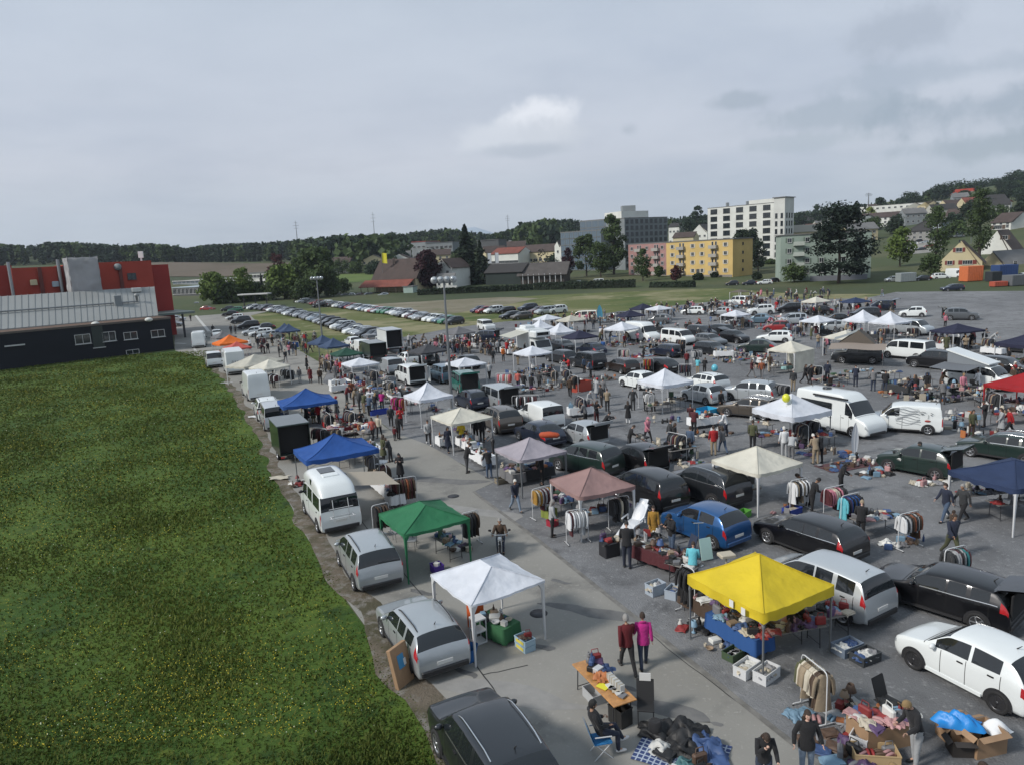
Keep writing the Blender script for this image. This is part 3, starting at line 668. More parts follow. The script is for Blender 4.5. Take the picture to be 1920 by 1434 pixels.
def mesh_goods():
 R={};
 def mk(n,fn):m=MB();fn(m);R[n]=m.mesh(n)
 mk('vase',lambda m:m.lathe([(.05,0),(.075,.05),(.08,.11),(.045,.18),(.03,.22),(.045,.25),(.035,.25)],10))
 mk('bowl',lambda m:m.lathe([(.04,0),(.09,.03),(.13,.09),(.12,.09),(.07,.03)],10))
 mk('mug',lambda m:(m.lathe([(.04,0),(.042,.1),(.036,.1),(.034,.02)],8),m.tube([(.04,0,.08),(.075,0,.07),(.07,0,.03),(.04,0,.02)],.008,4)))
 mk('book',lambda m:(m.box((0,0,.018),(.22,.15,.036)),m.box((.004,0,.018),(.216,.156,.028))))
 mk('folded_cloth',lambda m:(m.grid(lambda u,v:((u-.5)*.42+.01*math.sin(v*9),(v-.5)*.32+.012*math.sin(u*8),.07+.025*math.sin(u*7+1)*math.sin(v*6)-.06*max(0,(abs(u-.5)*2)**6)-.06*max(0,(abs(v-.5)*2)**6)),8,8),m.box((0,0,.03),(.38,.28,.05))))
 mk('handbag',lambda m:(m.cbox((0,0,.12),(.32,.12,.24),.03),m.tube([(-.1,0,.22),(-.08,0,.36),(.08,0,.36),(.1,0,.22)],.012,5)))
 mk('shoe_pair',lambda m:[(m.tube([(-.12,y,.04),(-.05,y,.055),(.05,y,.045),(.13,y,.03)],[.03,.045,.042,.028],6),m.box((-.02,y,.012),(.26,.08,.024)))for y in(-.055,.055)])
 mk('picture_frame',lambda m:(m.box((0,0,.2),(.32,.02,.4)),m.box((0,-.012,.2),(.24,.01,.32))))
 mk('toy_box',lambda m:(m.cbox((0,0,.06),(.34,.26,.12),.012),m.box((0,0,.125),(.28,.2,.012))))
 mk('bottle',lambda m:m.lathe([(.035,0),(.038,.01),(.038,.17),(.014,.22),(.014,.28),(.018,.28)],8))
 mk('plush_toy',lambda m:(m.ball((0,0,.1),(.08,.07,.1),8),m.ball((.02,0,.24),.065,8),m.ball((.0,.05,.3),.022,5),m.ball((0,-.05,.3),.022,5),m.tube([(0,.06,.14),(.1,.1,.1)],.025,5),m.tube([(0,-.06,.14),(.1,-.1,.1)],.025,5),m.tube([(0,.04,.03),(.12,.06,.03)],.03,5),m.tube([(0,-.04,.03),(.12,-.06,.03)],.03,5)))
 mk('table_lamp',lambda m:(m.lathe([(.07,0),(.06,.03),(.015,.06),(.015,.26)],8),m.lathe([(.13,.24),(.07,.42),(.065,.42),(.125,.24)],10)))
 mk('tin_box',lambda m:(m.cbox((0,0,.07),(.22,.16,.14),.01),m.cbox((0,0,.15),(.23,.17,.03),.008)))
 mk('plate',lambda m:m.lathe([(.06,0),(.075,.01),(.12,.025),(.115,.03),(.06,.016)],12))
 mk('crumpled_garment',lambda m:m.grid(lambda u,v:((u-.5)*.52*(1-.3*(2*v-1)**4)+.05*math.sin(v*11+1),(v-.5)*.44*(1-.35*(2*u-1)**4)+.04*math.sin(u*13),max(.005,(.12*(1-(2*u-1)**2)*(1-(2*v-1)**2)+.05*math.sin(u*17+v*5)*math.sin(v*13)*(1-(2*u-1)**4)*(1-(2*v-1)**4)+.02*math.sin(u*37+v*11)))),18,18))
 return R
GOODS=mesh_goods();NG={}
def good(kind,loc,rz,col,label,group=None,sc=1.,cat=None):
 NG[kind]=NG.get(kind,0)+1
 return solo(kind,label,cat or kind.replace('_',' '),GOODS[kind],[GC[col]],loc,rz,group,sc=sc)
def table(loc,rz,l=2.2,w=.7,h=.74,top=None,cloth_=None,legs=DARKM,label='',group=None,bench=False):
 t=thing('trestle_table',label,'table',loc,rz,group)
 m=MB();m.cbox((0,0,h-.015),(l,w,.03),.008);part('tabletop',cached(('tt',l,w,h),lambda:m.mesh('tabletop')),top or WOODT,t)
 def lg():
  m=MB()
  for sy in(-1,1):m.tube([(0,sy*(w/2-.06),0),(0,sy*(w/2-.09),h-.03)],.016,5)
  m.tube([(0,-(w/2-.07),.12),(0,w/2-.07,.12)],.012,5);return m.mesh('leg_frame')
 lm=cached(('tl',w,h),lg)
 for sx in(-1,1):inst('leg_frame',lm,legs,t,loc=(sx*(l/2-.18),0,0))
 THINGS.append((t,'table'))
 return t
def tcloth(loc,rz,l,w,h,col,label,drop=.5,group=None):
 m=MB();
 m.grid(lambda u,v:((u-.5)*l,(v-.5)*w,h+.006+.004*math.sin(u*20+v*9)),10,4)
 pe=[]
 N=60
 for i in range(N):
  s=i/N*2*(l+w)
  if s<l:x,y=s-l/2,-w/2
  elif s<l+w:x,y=l/2,s-l-w/2
  elif s<2*l+w:x,y=l/2-(s-l-w),w/2
  else:x,y=-l/2,w/2-(s-2*l-w)
  pe.append((x,y))
 v=[(x,y,h+.006)for x,y in pe]+[(x*(1+.05*1/l)+.03*math.sin(i*1.9),y*(1.08)+.02*math.sin(i*2.3),h-drop*(1+.04*math.sin(i)))for i,(x,y)in enumerate(pe)]
 m.add(v,[(i,N+i,N+(i+1)%N,(i+1)%N)for i in range(N)],0,True)
 return solo('tablecloth',label,'tablecloth',m,[col],loc,rz,group)
JK={}
def garment_mesh(kind):
 m=MB();L={'shirt':.72,'coat':1.0,'dress':1.15,'blouse':.62}[kind];w0=.21
 def ring(z,w,t):return[(w*math.cos(a),t*math.sin(a)+.012*math.sin(a*3+z*9),z)for a in[2*PI*k/12 for k in range(12)]]
 r=[ring(-.0,.05,.03),ring(-.035,.14,.04),ring(-.09,w0,.05),ring(-.3,w0*.86,.06),ring(-L*.6,w0*.9,.06),ring(-L,w0*(1.15 if kind!='dress' else 1.35),.07)]
 v=[p for q in r for p in q];n=12;m.add(v,[(i*n+j,(i+1)*n+j,(i+1)*n+(j+1)%n,i*n+(j+1)%n)for i in range(5)for j in range(n)],0,True)
 if kind!='dress':
  for s in(1,-1):m.tube([(s*.17,0,-.07),(s*.24,0,-.2),(s*.27,.0,-.42),(s*.275,.02,-.6)],[.06,.06,.052,.045],7)
 m.tube([(0,0,0),(0,0,.06),(.02,0,.09)],.006,4)
 return m.mesh(kind)
def rack(loc,rz,l=1.5,h=1.55,n=12,cols=('black','grey','white'),label='',glabel='',kinds=('shirt','coat','blouse'),met=None,group='clothes rails at the stalls',ggroup=None,fill=(.08,.92)):
 t=thing('clothes_rail',label,'clothes rail',loc,rz,group)
 def fr():
  m=MB();a=l/2
  m.tube([(-a,0,.06),(-a,0,h-.12),(-a+.04,0,h-.03),(-a+.12,0,h),(a-.12,0,h),(a-.04,0,h-.03),(a,0,h-.12),(a,0,.06)],.017,6)
  for s in(-1,1):
   m.tube([(s*a,-.25,.05),(s*a,-.22,.07),(s*a,.22,.07),(s*a,.25,.05)],.016,6)
  return m.mesh('rail_frame')
 inst('rail_frame',cached(('rk',l,h),fr),met or WHITEM,t)
 def wh():
  m=MB();m.lathe([(.01,-.012),(.028,-.012),(.028,.012),(.01,.012)],8,axis='X');return m.mesh('castor')
 wm=cached('castor',wh)
 for sx in(-1,1):
  for sy in(-1,1):inst('castor',wm,BLACKP,t,loc=(sx*l/2,sy*.24,.028))
 THINGS.append((t,'rack'))
 R_=Matrix.Rotation(rz,3,'Z')
 for i in range(n):
  x=lerp(-l/2+l*fill[0],-l/2+l*fill[1],(i+.5)/n);c=cols[i%len(cols)]if random.random()<.7 else random.choice(cols);k=random.choice(kinds)
  gm=cached(('gm',k),lambda:garment_mesh(k));p=Vector(loc)+R_@Vector((x,0,0));
  o=solo('hanging_garment',(glabel or 'garment on hanger').replace('#',{'lightgrey':'light grey','darkdenim':'dark denim','lightdenim':'pale denim','darkred':'dark red'}.get(c,c)),'garment',gm,[cloth(c)],(p.x,p.y,h-.1),rz+PI/2+random.uniform(-.18,.18),ggroup)
 return t
def crate(loc,rz,d,m_,label,open_=True,name='crate',cat='crate',group=None,fillc=None,inner=None):
 b=MB();l,w,h=d;t=.012
 b.box((0,0,t/2+.001),(l,w,t))
 for s in(-1,1):b.box((s*(l/2-t/2),0,h/2),(t,w,h));b.box((0,s*(w/2-t/2),h/2),(l-2*t,t,h))
 b.box((0,0,h-.02),(l+.012,w+.012,.018))if False else None
 for s in(-1,1):b.box((0,s*(w/2+.006),h-.014),(l+.02,.012,.028));b.box((s*(l/2+.006),0,h-.014),(.012,w,.028))
 if not open_:b.box((0,0,h+.004),(l,w,.008))
 o=solo(name,label,cat,b,[m_],loc,rz,group)
 THINGS.append((o,'box'));return o
def carton(loc,rz,d,label,flaps=True,group=None,m_=None):
 l,w,h=d;t=thing('cardboard_box',label,'cardboard box',loc,rz,group);b=MB()
 b.box((0,0,.004),(l,w,.006))
 for s in(-1,1):b.box((s*(l/2-.004),0,h/2),(.008,w,h));b.box((0,s*(w/2-.004),h/2),(l-.016,.008,h))
 part('carton',b,m_ or CARD,t)
 if flaps:
  for s in(-1,1):
   f=MB();f.box((s*(l/2+.06),0,h-.06+.03),(.15,w*.96,.006),ry=s*.75);part('flap',f,m_ or CARD,t)
   f=MB();f.box((0,s*(w/2+.07),h-.0),(l*.96,.15,.006),rx=s*.35*-1);part('flap',f,m_ or CARD,t)
 THINGS.append((t,'box'));return t
SUN_AZ,SUN_EL=rad(-112),rad(38)
w=bpy.data.worlds.new('World');S.world=w;w.use_nodes=True;N,Lk=w.node_tree.nodes,w.node_tree.links
bg=N['Background'];sky=N.new('ShaderNodeTexSky');sky.sky_type='NISHITA';sky.sun_disc=False;sky.sun_elevation=SUN_EL;sky.sun_rotation=SUN_AZ;sky.dust_density=2;sky.altitude=400
tc=N.new('ShaderNodeTexCoord');sep=N.new('ShaderNodeSeparateXYZ');Lk.new(tc.outputs['Generated'],sep.inputs[0])
def wmath(op,a,b=None,clamp=False):
 n=N.new('ShaderNodeMath');n.operation=op;n.use_clamp=clamp
 for i,v in enumerate((a,b)):
  if v is None:continue
  if isinstance(v,(int,float)):n.inputs[i].default_value=v
  else:Lk.new(v,n.inputs[i])
 return n.outputs[0]
zz=wmath('ADD',wmath('MAXIMUM',sep.outputs['Z'],0.0),.13)
cx,cy=wmath('DIVIDE',sep.outputs['X'],zz),wmath('DIVIDE',sep.outputs['Y'],zz)
cmb=N.new('ShaderNodeCombineXYZ');Lk.new(cx,cmb.inputs[0]);Lk.new(cy,cmb.inputs[1])
def wnoise(sc,det,off,rough=.55):
 m=N.new('ShaderNodeMapping');m.inputs['Location'].default_value=off;Lk.new(cmb.outputs[0],m.inputs['Vector'])
 n=N.new('ShaderNodeTexNoise');n.inputs['Scale'].default_value=sc;n.inputs['Detail'].default_value=det;n.inputs['Roughness'].default_value=rough;n.inputs['Distortion'].default_value=.25
 Lk.new(m.outputs[0],n.inputs['Vector']);return n.outputs['Fac']
def wramp(f,pts):
 r=N.new('ShaderNodeValToRGB');Lk.new(f,r.inputs['Fac']);e=r.color_ramp.elements
 while len(e)<len(pts):e.new(.5)
 for q,(p,c)in zip(e,pts):q.position=p;q.color=(*c,1)
 return r.outputs['Color']
def wmix(f,a,b,mode='MIX'):
 m=N.new('ShaderNodeMix');m.data_type='RGBA';m.blend_type=mode
 if isinstance(f,(int,float)):m.inputs['Factor'].default_value=f
 else:Lk.new(f,m.inputs['Factor'])
 for k,v in(('A',a),('B',b)):
  if isinstance(v,tuple):m.inputs[k].default_value=(*v,1)
  else:Lk.new(v,m.inputs[k])
 return m.outputs['Result']
K=8.9
base=wramp(sep.outputs['Z'],[(0.0,(.27,.33,.40)),(.035,(.33,.37,.43)),(.12,(.385,.405,.455)),(.25,(.375,.41,.465)),(.5,(.33,.39,.45))])
big=wramp(wnoise(.55,5,(3.1,1.7,0)),[(.32,(.88,.90,.93)),(.5,(1,1,1)),(.68,(1.06,1.05,1.04))])
fine=wramp(wnoise(1.6,8,(8.4,2.2,0),.6),[(.35,(.955,.96,.97)),(.62,(1.02,1.02,1.02))])
cl=wmix(1.0,wmix(1.0,base,big,'MULTIPLY'),fine,'MULTIPLY')
dk=wmath('MULTIPLY',wramp(wnoise(1.1,6,(1.3,4.9,0)),[(.46,(0,0,0)),(.62,(1,1,1))]),wramp(sep.outputs['X'],[(.52,(0,0,0)),(.78,(1,1,1))]))
sx=wmath('MULTIPLY_ADD',sep.outputs['X'],1.0)
cl=wmix(wmath('MULTIPLY',dk,.25),cl,(.22,.26,.30))
def blob(d,r,amp=1.0):
 v=Vector(d).normalized();dp=N.new('ShaderNodeVectorMath');dp.operation='SUBTRACT';dp.inputs[1].default_value=v;Lk.new(tc.outputs['Generated'],dp.inputs[0])
 sc_=N.new('ShaderNodeVectorMath');sc_.operation='MULTIPLY';sc_.inputs[1].default_value=(1/r[0],1/r[0],1/r[1]);Lk.new(dp.outputs[0],sc_.inputs[0])
 ln=N.new('ShaderNodeVectorMath');ln.operation='LENGTH';Lk.new(sc_.outputs[0],ln.inputs[0]);return ln.outputs['Value']
def pdir(px,py):d=_F*CF+_R*(px-960)+_U*(717-py);return tuple(d/np.linalg.norm(d))
def nz(sc):
 n=N.new('ShaderNodeTexNoise');n.inputs['Scale'].default_value=sc;n.inputs['Detail'].default_value=7;n.inputs['Roughness'].default_value=.6;Lk.new(tc.outputs['Generated'],n.inputs['Vector']);return n.outputs['Fac']
nn=nz(14)
for(px,py,rx,ry,colr,a)in[(1008,230,.064,.034,(.60,.61,.64),.85),(940,260,.10,.026,(.47,.49,.53),.85),(1050,258,.08,.028,(.42,.44,.48),.7),(985,283,.09,.012,(.29,.32,.37),.6),(1700,50,.10,.030,(.27,.30,.35),.65),(1385,190,.06,.014,(.25,.285,.33),.7),(1560,215,.13,.020,(.235,.275,.32),.6),(1880,200,.14,.035,(.21,.25,.30),.7),(1860,270,.12,.022,(.20,.24,.28),.6),(1175,245,.02,.012,(.29,.32,.37),.7),(1480,270,.1,.014,(.27,.31,.35),.5),(1820,130,.2,.02,(.25,.29,.34),.5)]:
 d=blob(pdir(px,py),(rx,ry));f=wmath('SUBTRACT',wmath('ADD',1.0,wmath('MULTIPLY',wmath('SUBTRACT',nn,.5),2.6)),d)
 r=N.new('ShaderNodeMapRange');r.interpolation_type='SMOOTHSTEP';r.inputs['From Min'].default_value=0;r.inputs['From Max'].default_value=.75;r.inputs['To Max'].default_value=a;Lk.new(f,r.inputs['Value'])
 cl=wmix(r.outputs[0],cl,colr)
vm=N.new('ShaderNodeVectorMath');vm.operation='SCALE';vm.inputs['Scale'].default_value=K;Lk.new(cl,vm.inputs[0])
fin=wmix(.90,sky.outputs[0],vm.outputs[0])
Lk.new(fin,bg.inputs['Color']);bg.inputs['Strength'].default_value=.15
l=bpy.data.lights.new('sun','SUN');l.energy=3.1;l.angle=rad(10);l.color=(1,.95,.88);lo=bpy.data.objects.new('sun',l);COL.objects.link(lo)
sd=Vector((math.sin(SUN_AZ)*math.cos(SUN_EL),math.cos(SUN_AZ)*math.cos(SUN_EL),math.sin(SUN_EL)));lo.rotation_euler=sd.to_track_quat('Z','Y').to_euler()
c=bpy.data.cameras.new('camera');co=bpy.data.objects.new('camera',c);COL.objects.link(co);S.camera=co
c.sensor_width=36;c.lens=36*CF/1920;c.clip_end=30000;c.clip_start=.5
Mx=Matrix(((_R[0],_U[0],-_F[0]),(_R[1],_U[1],-_F[1]),(_R[2],_U[2],-_F[2]))).to_4x4();Mx.translation=Vector((0,0,CH));co.matrix_world=Mx
S.view_settings.view_transform='Standard';S.view_settings.look='None';S.view_settings.gamma=1;S.view_settings.exposure=.2;S.render.film_transparent=False
S.cycles.max_bounces=6;S.cycles.diffuse_bounces=3;S.cycles.glossy_bounces=3;S.cycles.transmission_bounces=2;S.cycles.volume_bounces=0
GR_FAR=ground_mat('terrain_fields',[(.055,.072,.030),(.085,.090,.045),(.04,.055,.026)],[(.02,.45,.6,4),(.006,.5,.6,3)],bump=.2,bscale=1)
def terrain():
 m=MB();azs=np.radians(np.linspace(-62,62,94));ds=[4]+list(np.geomspace(60,2400,84))
 v=[]
 for D in ds:
  for a in azs:
   x,y=D*math.sin(a),D*math.cos(a);z=T(x,y)
   if D>215:z+=mnoise.noise((x*.006,y*.006,0))*min(5,(D-215)*.012)
   v.append((x,y,z))
 n=len(azs);m.add(v,[(i*n+j,i*n+j+1,(i+1)*n+j+1,(i+1)*n+j)for i in range(len(ds)-1)for j in range(n-1)],0,True)
 m.add([(-300,-60,0),(300,-60,0),(300,2,0),(-300,2,0)],[(0,1,2,3)],0,False)
 return m
solo('ground','grassy terrain rising to wooded hills behind the town','ground',terrain(),[GR_FAR],kind='structure')
def TZ(x,y):
 z=T(x,y);D=math.hypot(x,y)
 return z+(mnoise.noise((x*.006,y*.006,0))*min(5,(D-215)*.012)if D>215 else 0)
def ATZ(px,D):x=dirx(px)*D;return Vector((x,D,TZ(x,D)))
def TG(px,py):
 d=_F*CF+_R*(px-960)+_U*(717-py);d=d/d[1];y=20
 while y<4000:
  z=CH+d[2]*y
  if z<TZ(d[0]*y,y):break
  y*=1.003
 return Vector((d[0]*y,y,TZ(d[0]*y,y)))
MEADOW=ground_mat('meadow_grass',[(0.035,0.073,0.011),(0.066,0.108,0.016),(0.021,0.047,0.009),(0.092,0.120,0.018)],[(.16,.42,.6,5),(.9,.52,.68,5),(3.2,.56,.72,4)],bump=1.,bscale=3.)
ASPH=ground_mat('asphalt',[(0.206,0.201,0.185),(0.252,0.245,0.226),(0.147,0.144,0.136),(0.296,0.289,0.267)],[(.13,.4,.62,5),(.35,.56,.68,6),(9,.6,.8,2)],rough=.9,bump=.12,bscale=30)
GRAV=ground_mat('gravel_lot',[(0.146,0.150,0.157),(0.197,0.201,0.209),(0.104,0.105,0.110),(0.263,0.266,0.273)],[(.11,.42,.6,5),(.6,.5,.7,6),(5,.56,.72,6)],rough=.95,bump=.8,bscale=14)
DIRT=ground_mat('dirt_verge',[(0.1365,0.1144,0.0884),(0.0780,0.0715,0.0455),(0.1950,0.1820,0.1625)],[(.8,.45,.6,6),(2.5,.5,.66,6)],bump=.8,bscale=10)
FIELD=ground_mat('parking_field',[(0.098,0.113,0.037),(0.215,0.198,0.111),(0.061,0.088,0.021),(0.259,0.249,0.157)],[(.045,.47,.6,5),(.09,.5,.62,6),(.22,.62,.72,6)],bump=.3,bscale=4)
def px_poly(pts):return[G(*p)for p in pts]
edge=[(830,1434),(800,1370),(765,1320),(728,1255),(690,1180),(640,1110),(600,1050),(562,985),(533,925),(510,880),(493,830),(470,790),(448,755),(425,715),(398,690),(385,672)]
solo('meadow','lush dark green meadow with yellow flowers left of the market','meadow',sheet([(-60,5,0)]+[(G(860,1500).x,5,0)]+px_poly(edge)+[G(330,657),G(0,694),G(-300,722),Vector((-90,40,0))],.004,.5,2.),[MEADOW],kind='structure')
road_r=[(605,716),(650,741),(700,780),(736,810),(800,832),(925,903),(888,921),(905,935),(1000,1005),(1100,1085),(1245,1200),(1400,1325),(1545,1440)]
b0=G(1700,1570);
road_far=[(385,672),(328,658),(326,600),(340,570),(362,556),(383,553),(420,566),(480,572),(560,566),(700,553),(700,566),(600,573),(500,585),(470,592),(500,622),(540,645),(600,680),(612,700)]
solo('asphalt_road','light grey asphalt lane running up between the stalls','road',sheet([G(830,1434),Vector((G(860,1500).x,5,0)),Vector((b0.x,5,0))]+[G(*p)for p in road_r[::-1]]+[G(*p)for p in road_far[::-1]]+[G(*p)for p in edge[::-1][1:-1]],.012,.12,2.),[ASPH],kind='structure')
solo('dirt_verge','brown trodden dirt strip between meadow and asphalt','verge',sheet([G(q[0]-4,q[1])for q in edge]+[G(q[0]+f,q[1])for q,f in zip(edge[::-1],[6,8,10,16,14,16,18,26,34,38,46,50,56,62,60,50])],.016,.55,.8),[DIRT],kind='structure')
grav_far=[(612,700),(600,672),(640,662),(640,640),(700,640),(760,632),(850,615),(950,603),(1060,598),(1150,586),(1300,570),(1420,556),(1480,562),(1620,560),(1680,548),(1760,547),(2100,545),(2500,560)]
solo('gravel_lot','blue grey gravel lot covered by the flea market','gravel lot',sheet([Vector((b0.x,5,0))]+[G(*p)for p in road_r[::-1]]+[G(*p)for p in grav_far]+[Vector((120,20,0)),Vector((120,5,0))],.008,.15,4.),[GRAV],kind='structure')
solo('parking_field','patchy tan and green grass where visitors have parked','field',sheet([G(*p)for p in[(470,592),(520,583),(640,572),(720,562),(760,556),(1040,541),(1320,538),(1500,552),(1700,552),(1480,575),(1300,585),(1060,612),(900,630),(760,645),(680,655),(620,690),(560,660),(500,622)]],.006,.6,4.),[FIELD],kind='structure')
solo('dry_field','pale tan trodden ground behind the rear car row','field',sheet([G(*p)for p in[(515,580),(570,566),(700,556),(775,552),(900,556),(1010,560),(960,570),(900,580),(840,590),(760,583),(640,572),(560,578)]],.010,.8,4.),[ground_mat('dry_ground',[(.20,.18,.135),(.15,.135,.09),(.11,.115,.06)],[(.06,.42,.6,5),(.14,.56,.66,5)],bump=.3,bscale=4)],kind='structure')
m=MB();rr=[G(*p)for p in road_r[6:]]+[Vector((b0.x,5,0))]
for a,b in zip(rr[:-1],rr[1:]):
 d=(b-a);n=Vector((-d.y,d.x,0)).normalized()*.09;m.quad(a-n+Vector((0,0,.02)),b-n+Vector((0,0,.02)),b+n+Vector((0,0,.02)),a+n+Vector((0,0,.02)))
solo('kerb_line','thin pale edging strip between asphalt and gravel','kerb',m,[mat('kerb_stone',(.15,.145,.135),.9,bump=.5,bscale=6,var=.3,vscale=2)],kind='structure')
m=MB();LINEM=mat('road_paint',(.42,.42,.40),.7)
def stripe(pts,w=.12,z=.018):
 pts=[G(*p)for p in pts]
 for a,b in zip(pts[:-1],pts[1:]):
  d=(b-a);n=Vector((-d.y,d.x,0)).normalized()*w;o=Vector((0,0,z));m.quad(a-n+o,a+n+o,b+n+o,b-n+o)
stripe([(361,585),(375,602),(392,622)],.3);stripe([(360,648),(368,660)],.15);stripe([(330,644),(348,645)],.3)
solo('road_marking','white line painted on the far asphalt road','road marking',m,[LINEM],kind='structure')
m=MB();TAR=mat('tar_seam',(.03,.03,.03),.8)
def tar(pts,w=.02):
 pts=[G(*p)for p in pts]
 for a,b in zip(pts[:-1],pts[1:]):
  n_=6
  for i in range(n_):
   p,q=a.lerp(b,i/n_),a.lerp(b,(i+1)/n_);j=Vector((mnoise.noise(p*3),mnoise.noise(p*3+Vector((5,5,5))),0))*.05;j2=Vector((mnoise.noise(q*3),mnoise.noise(q*3+Vector((5,5,5))),0))*.05
   p=p+j;q=q+j2;d=q-p;n=Vector((-d.y,d.x,0)).normalized()*w;o=Vector((0,0,.017));m.quad(p-n+o,p+n+o,q+n+o,q-n+o)
tar([(670,967),(760,1078),(830,1165),(905,1265),(925,1290)]);tar([(905,1265),(990,1247)]);tar([(925,1290),(1010,1434)],.015)
tar([(1395,1325),(1250,1215),(1180,1150)],.015)
solo('tar_seams','dark repair seams crossing the asphalt lane','road seam',m,[TAR],kind='structure')
rp_=random.Random(3)
DK=[ground_mat('asphalt_patch_a',[(.12,.12,.12),(.16,.158,.155)],[(1.2,.4,.6,5)],rough=.9,bump=.15,bscale=25),ground_mat('asphalt_patch_b',[(.26,.255,.245),(.22,.217,.21)],[(1.2,.4,.6,5)],rough=.9,bump=.15,bscale=25),ground_mat('oil_stain',[(.10,.10,.10),(.15,.15,.15)],[(2,.4,.6,5)],rough=.7)]
for i,(px,py,a_,b2,k_)in enumerate([(1120,1150,1.6,.9,0),(960,1300,2.2,1.0,1),(900,960,2.0,1.2,1),(820,900,2.4,.9,0),(1250,1330,1.3,.8,0),(700,700,3,1.5,1),(790,1110,.5,.3,2),(1050,1090,.35,.25,2),(870,1260,.4,.3,2),(1000,1210,.6,.3,2),(1180,1290,.3,.2,2),(760,930,.5,.4,2)]):
 c=G(px,py);n_=26;ph=rp_.uniform(0,6);pts=[Vector((c.x+a_*math.cos(2*PI*t/n_+1.1)*(1+.22*math.sin(3*2*PI*t/n_+ph)+.1*rp_.random()),c.y+b2*math.sin(2*PI*t/n_)*(1+.2*math.cos(4*PI*t/n_+ph)+.1*rp_.random()),0))for t in range(n_)]
 solo('road_patch',['darker asphalt patch','paler asphalt patch','oil stain'][k_]+' on the lane','road patch',sheet(pts,.0145+.0003*i),[DK[k_]],kind='structure')
for px,py in((1010,1150),(850,930),(700,690)):
 m=MB();m.lathe([(.01,0),(.31,0),(.31,.008),(.01,.008)],20);solo('manhole_cover','round iron manhole cover in the lane','manhole cover',m,[DARKM],G(px,py)+Vector((0,0,.014)),kind='structure')
def tpatch(name,label,px0,px1,D0,D1,mt,dz=.35,nu=20,nv=12,kind='structure',cat='field'):
 m=MB();m.grid(lambda u,v:tuple(ATZ(lerp(px0,px1,u),lerp(D0,D1,v))+Vector((0,0,dz*min(1,6*min(u,1-u,v,1-v)+.2)))),nu,nv);m.f=[f[::-1]for f in m.f]
 return solo(name,label,cat,m,[mt],kind=kind)
tpatch('ploughed_field','bare brown field on the rise below the left forest',250,655,430,560,ground_mat('bare_soil',[(.125,.10,.075),(.09,.075,.05)],[(.02,.4,.6,4)],bump=.2),1.2)
tpatch('light_green_field','pale green strip of grass behind the car park',560,760,330,410,ground_mat('light_grass',[(.10,.14,.035),(.07,.11,.03)],[(.03,.4,.6,4)],bump=.2),.6)
def leafmat(name,col,var=.45,tr=.25,ns=.35,ny=0):
 if name in MATS:return MATS[name]
 m=bpy.data.materials.new(name);m.use_nodes=True;N,Lk=nt(m);b=N['Principled BSDF'];b.inputs['Roughness'].default_value=.75;b.inputs['Specular IOR Level'].default_value=.2
 g=N.new('ShaderNodeNewGeometry');no=N.new('ShaderNodeTexNoise');no.inputs['Scale'].default_value=ns;no.inputs['Detail'].default_value=4;Lk.new(g.outputs['Position'],no.inputs['Vector'])
 ri=N.new('ShaderNodeMath');ri.operation='MULTIPLY_ADD';ri.inputs[1].default_value=.35;Lk.new(g.outputs['Random Per Island'],ri.inputs[0]);Lk.new(no.outputs['Fac'],ri.inputs[2])
 rp=N.new('ShaderNodeValToRGB');rp.color_ramp.elements[0].position=.35;rp.color_ramp.elements[1].position=1.0
 rp.color_ramp.elements[0].color=(*[c*(1-var)for c in col],1);rp.color_ramp.elements[1].color=(min(1,col[0]*(1+var+ny)),*[min(1,c*(1+var))for c in col[1:]],1)
 Lk.new(ri.outputs[0],rp.inputs['Fac']);Lk.new(rp.outputs['Color'],b.inputs['Base Color'])
 mx=N.new('ShaderNodeMixShader');t_=N.new('ShaderNodeBsdfTranslucent');mx.inputs[0].default_value=tr;Lk.new(rp.outputs['Color'],t_.inputs['Color'])
 Lk.new(b.outputs[0],mx.inputs[1]);Lk.new(t_.outputs[0],mx.inputs[2]);Lk.new(mx.outputs[0],N['Material Output'].inputs['Surface']);MATS[name]=m;return m
BARK=mat('bark',(.045,.035,.028),.95,bump=.6,bscale=8)
def leafquads(cs,ns,size,rg):
 """arrays of leaf quads: centres, outward normals"""
 n=len(cs);nn_=ns+rg.normal(size=(n,3))*.55;nn_/=np.linalg.norm(nn_,axis=1)[:,None];t=np.cross(nn_,rg.normal(size=(n,3)));t/=np.linalg.norm(t,axis=1)[:,None]+1e-9;b=np.cross(nn_,t)
 s=size*rg.uniform(.55,1.25,size=(n,1));a=rg.uniform(.6,1.,size=(n,1))
 return np.stack([cs-t*s-b*s*a*.4,cs+t*s*.2-b*s*a,cs+t*s+b*s*a*.3,cs-t*s*.3+b*s*a],1)
def quads_mesh(name,Q):
 n=len(Q);me=bpy.data.meshes.new(name);me.vertices.add(4*n);me.vertices.foreach_set('co',Q.reshape(-1).astype(np.float32));me.loops.add(4*n);me.polygons.add(n)
 me.loops.foreach_set('vertex_index',np.arange(4*n,dtype=np.int32));me.polygons.foreach_set('loop_start',np.arange(0,4*n,4,dtype=np.int32));me.update(calc_edges=True);me.materials.append(None);return me
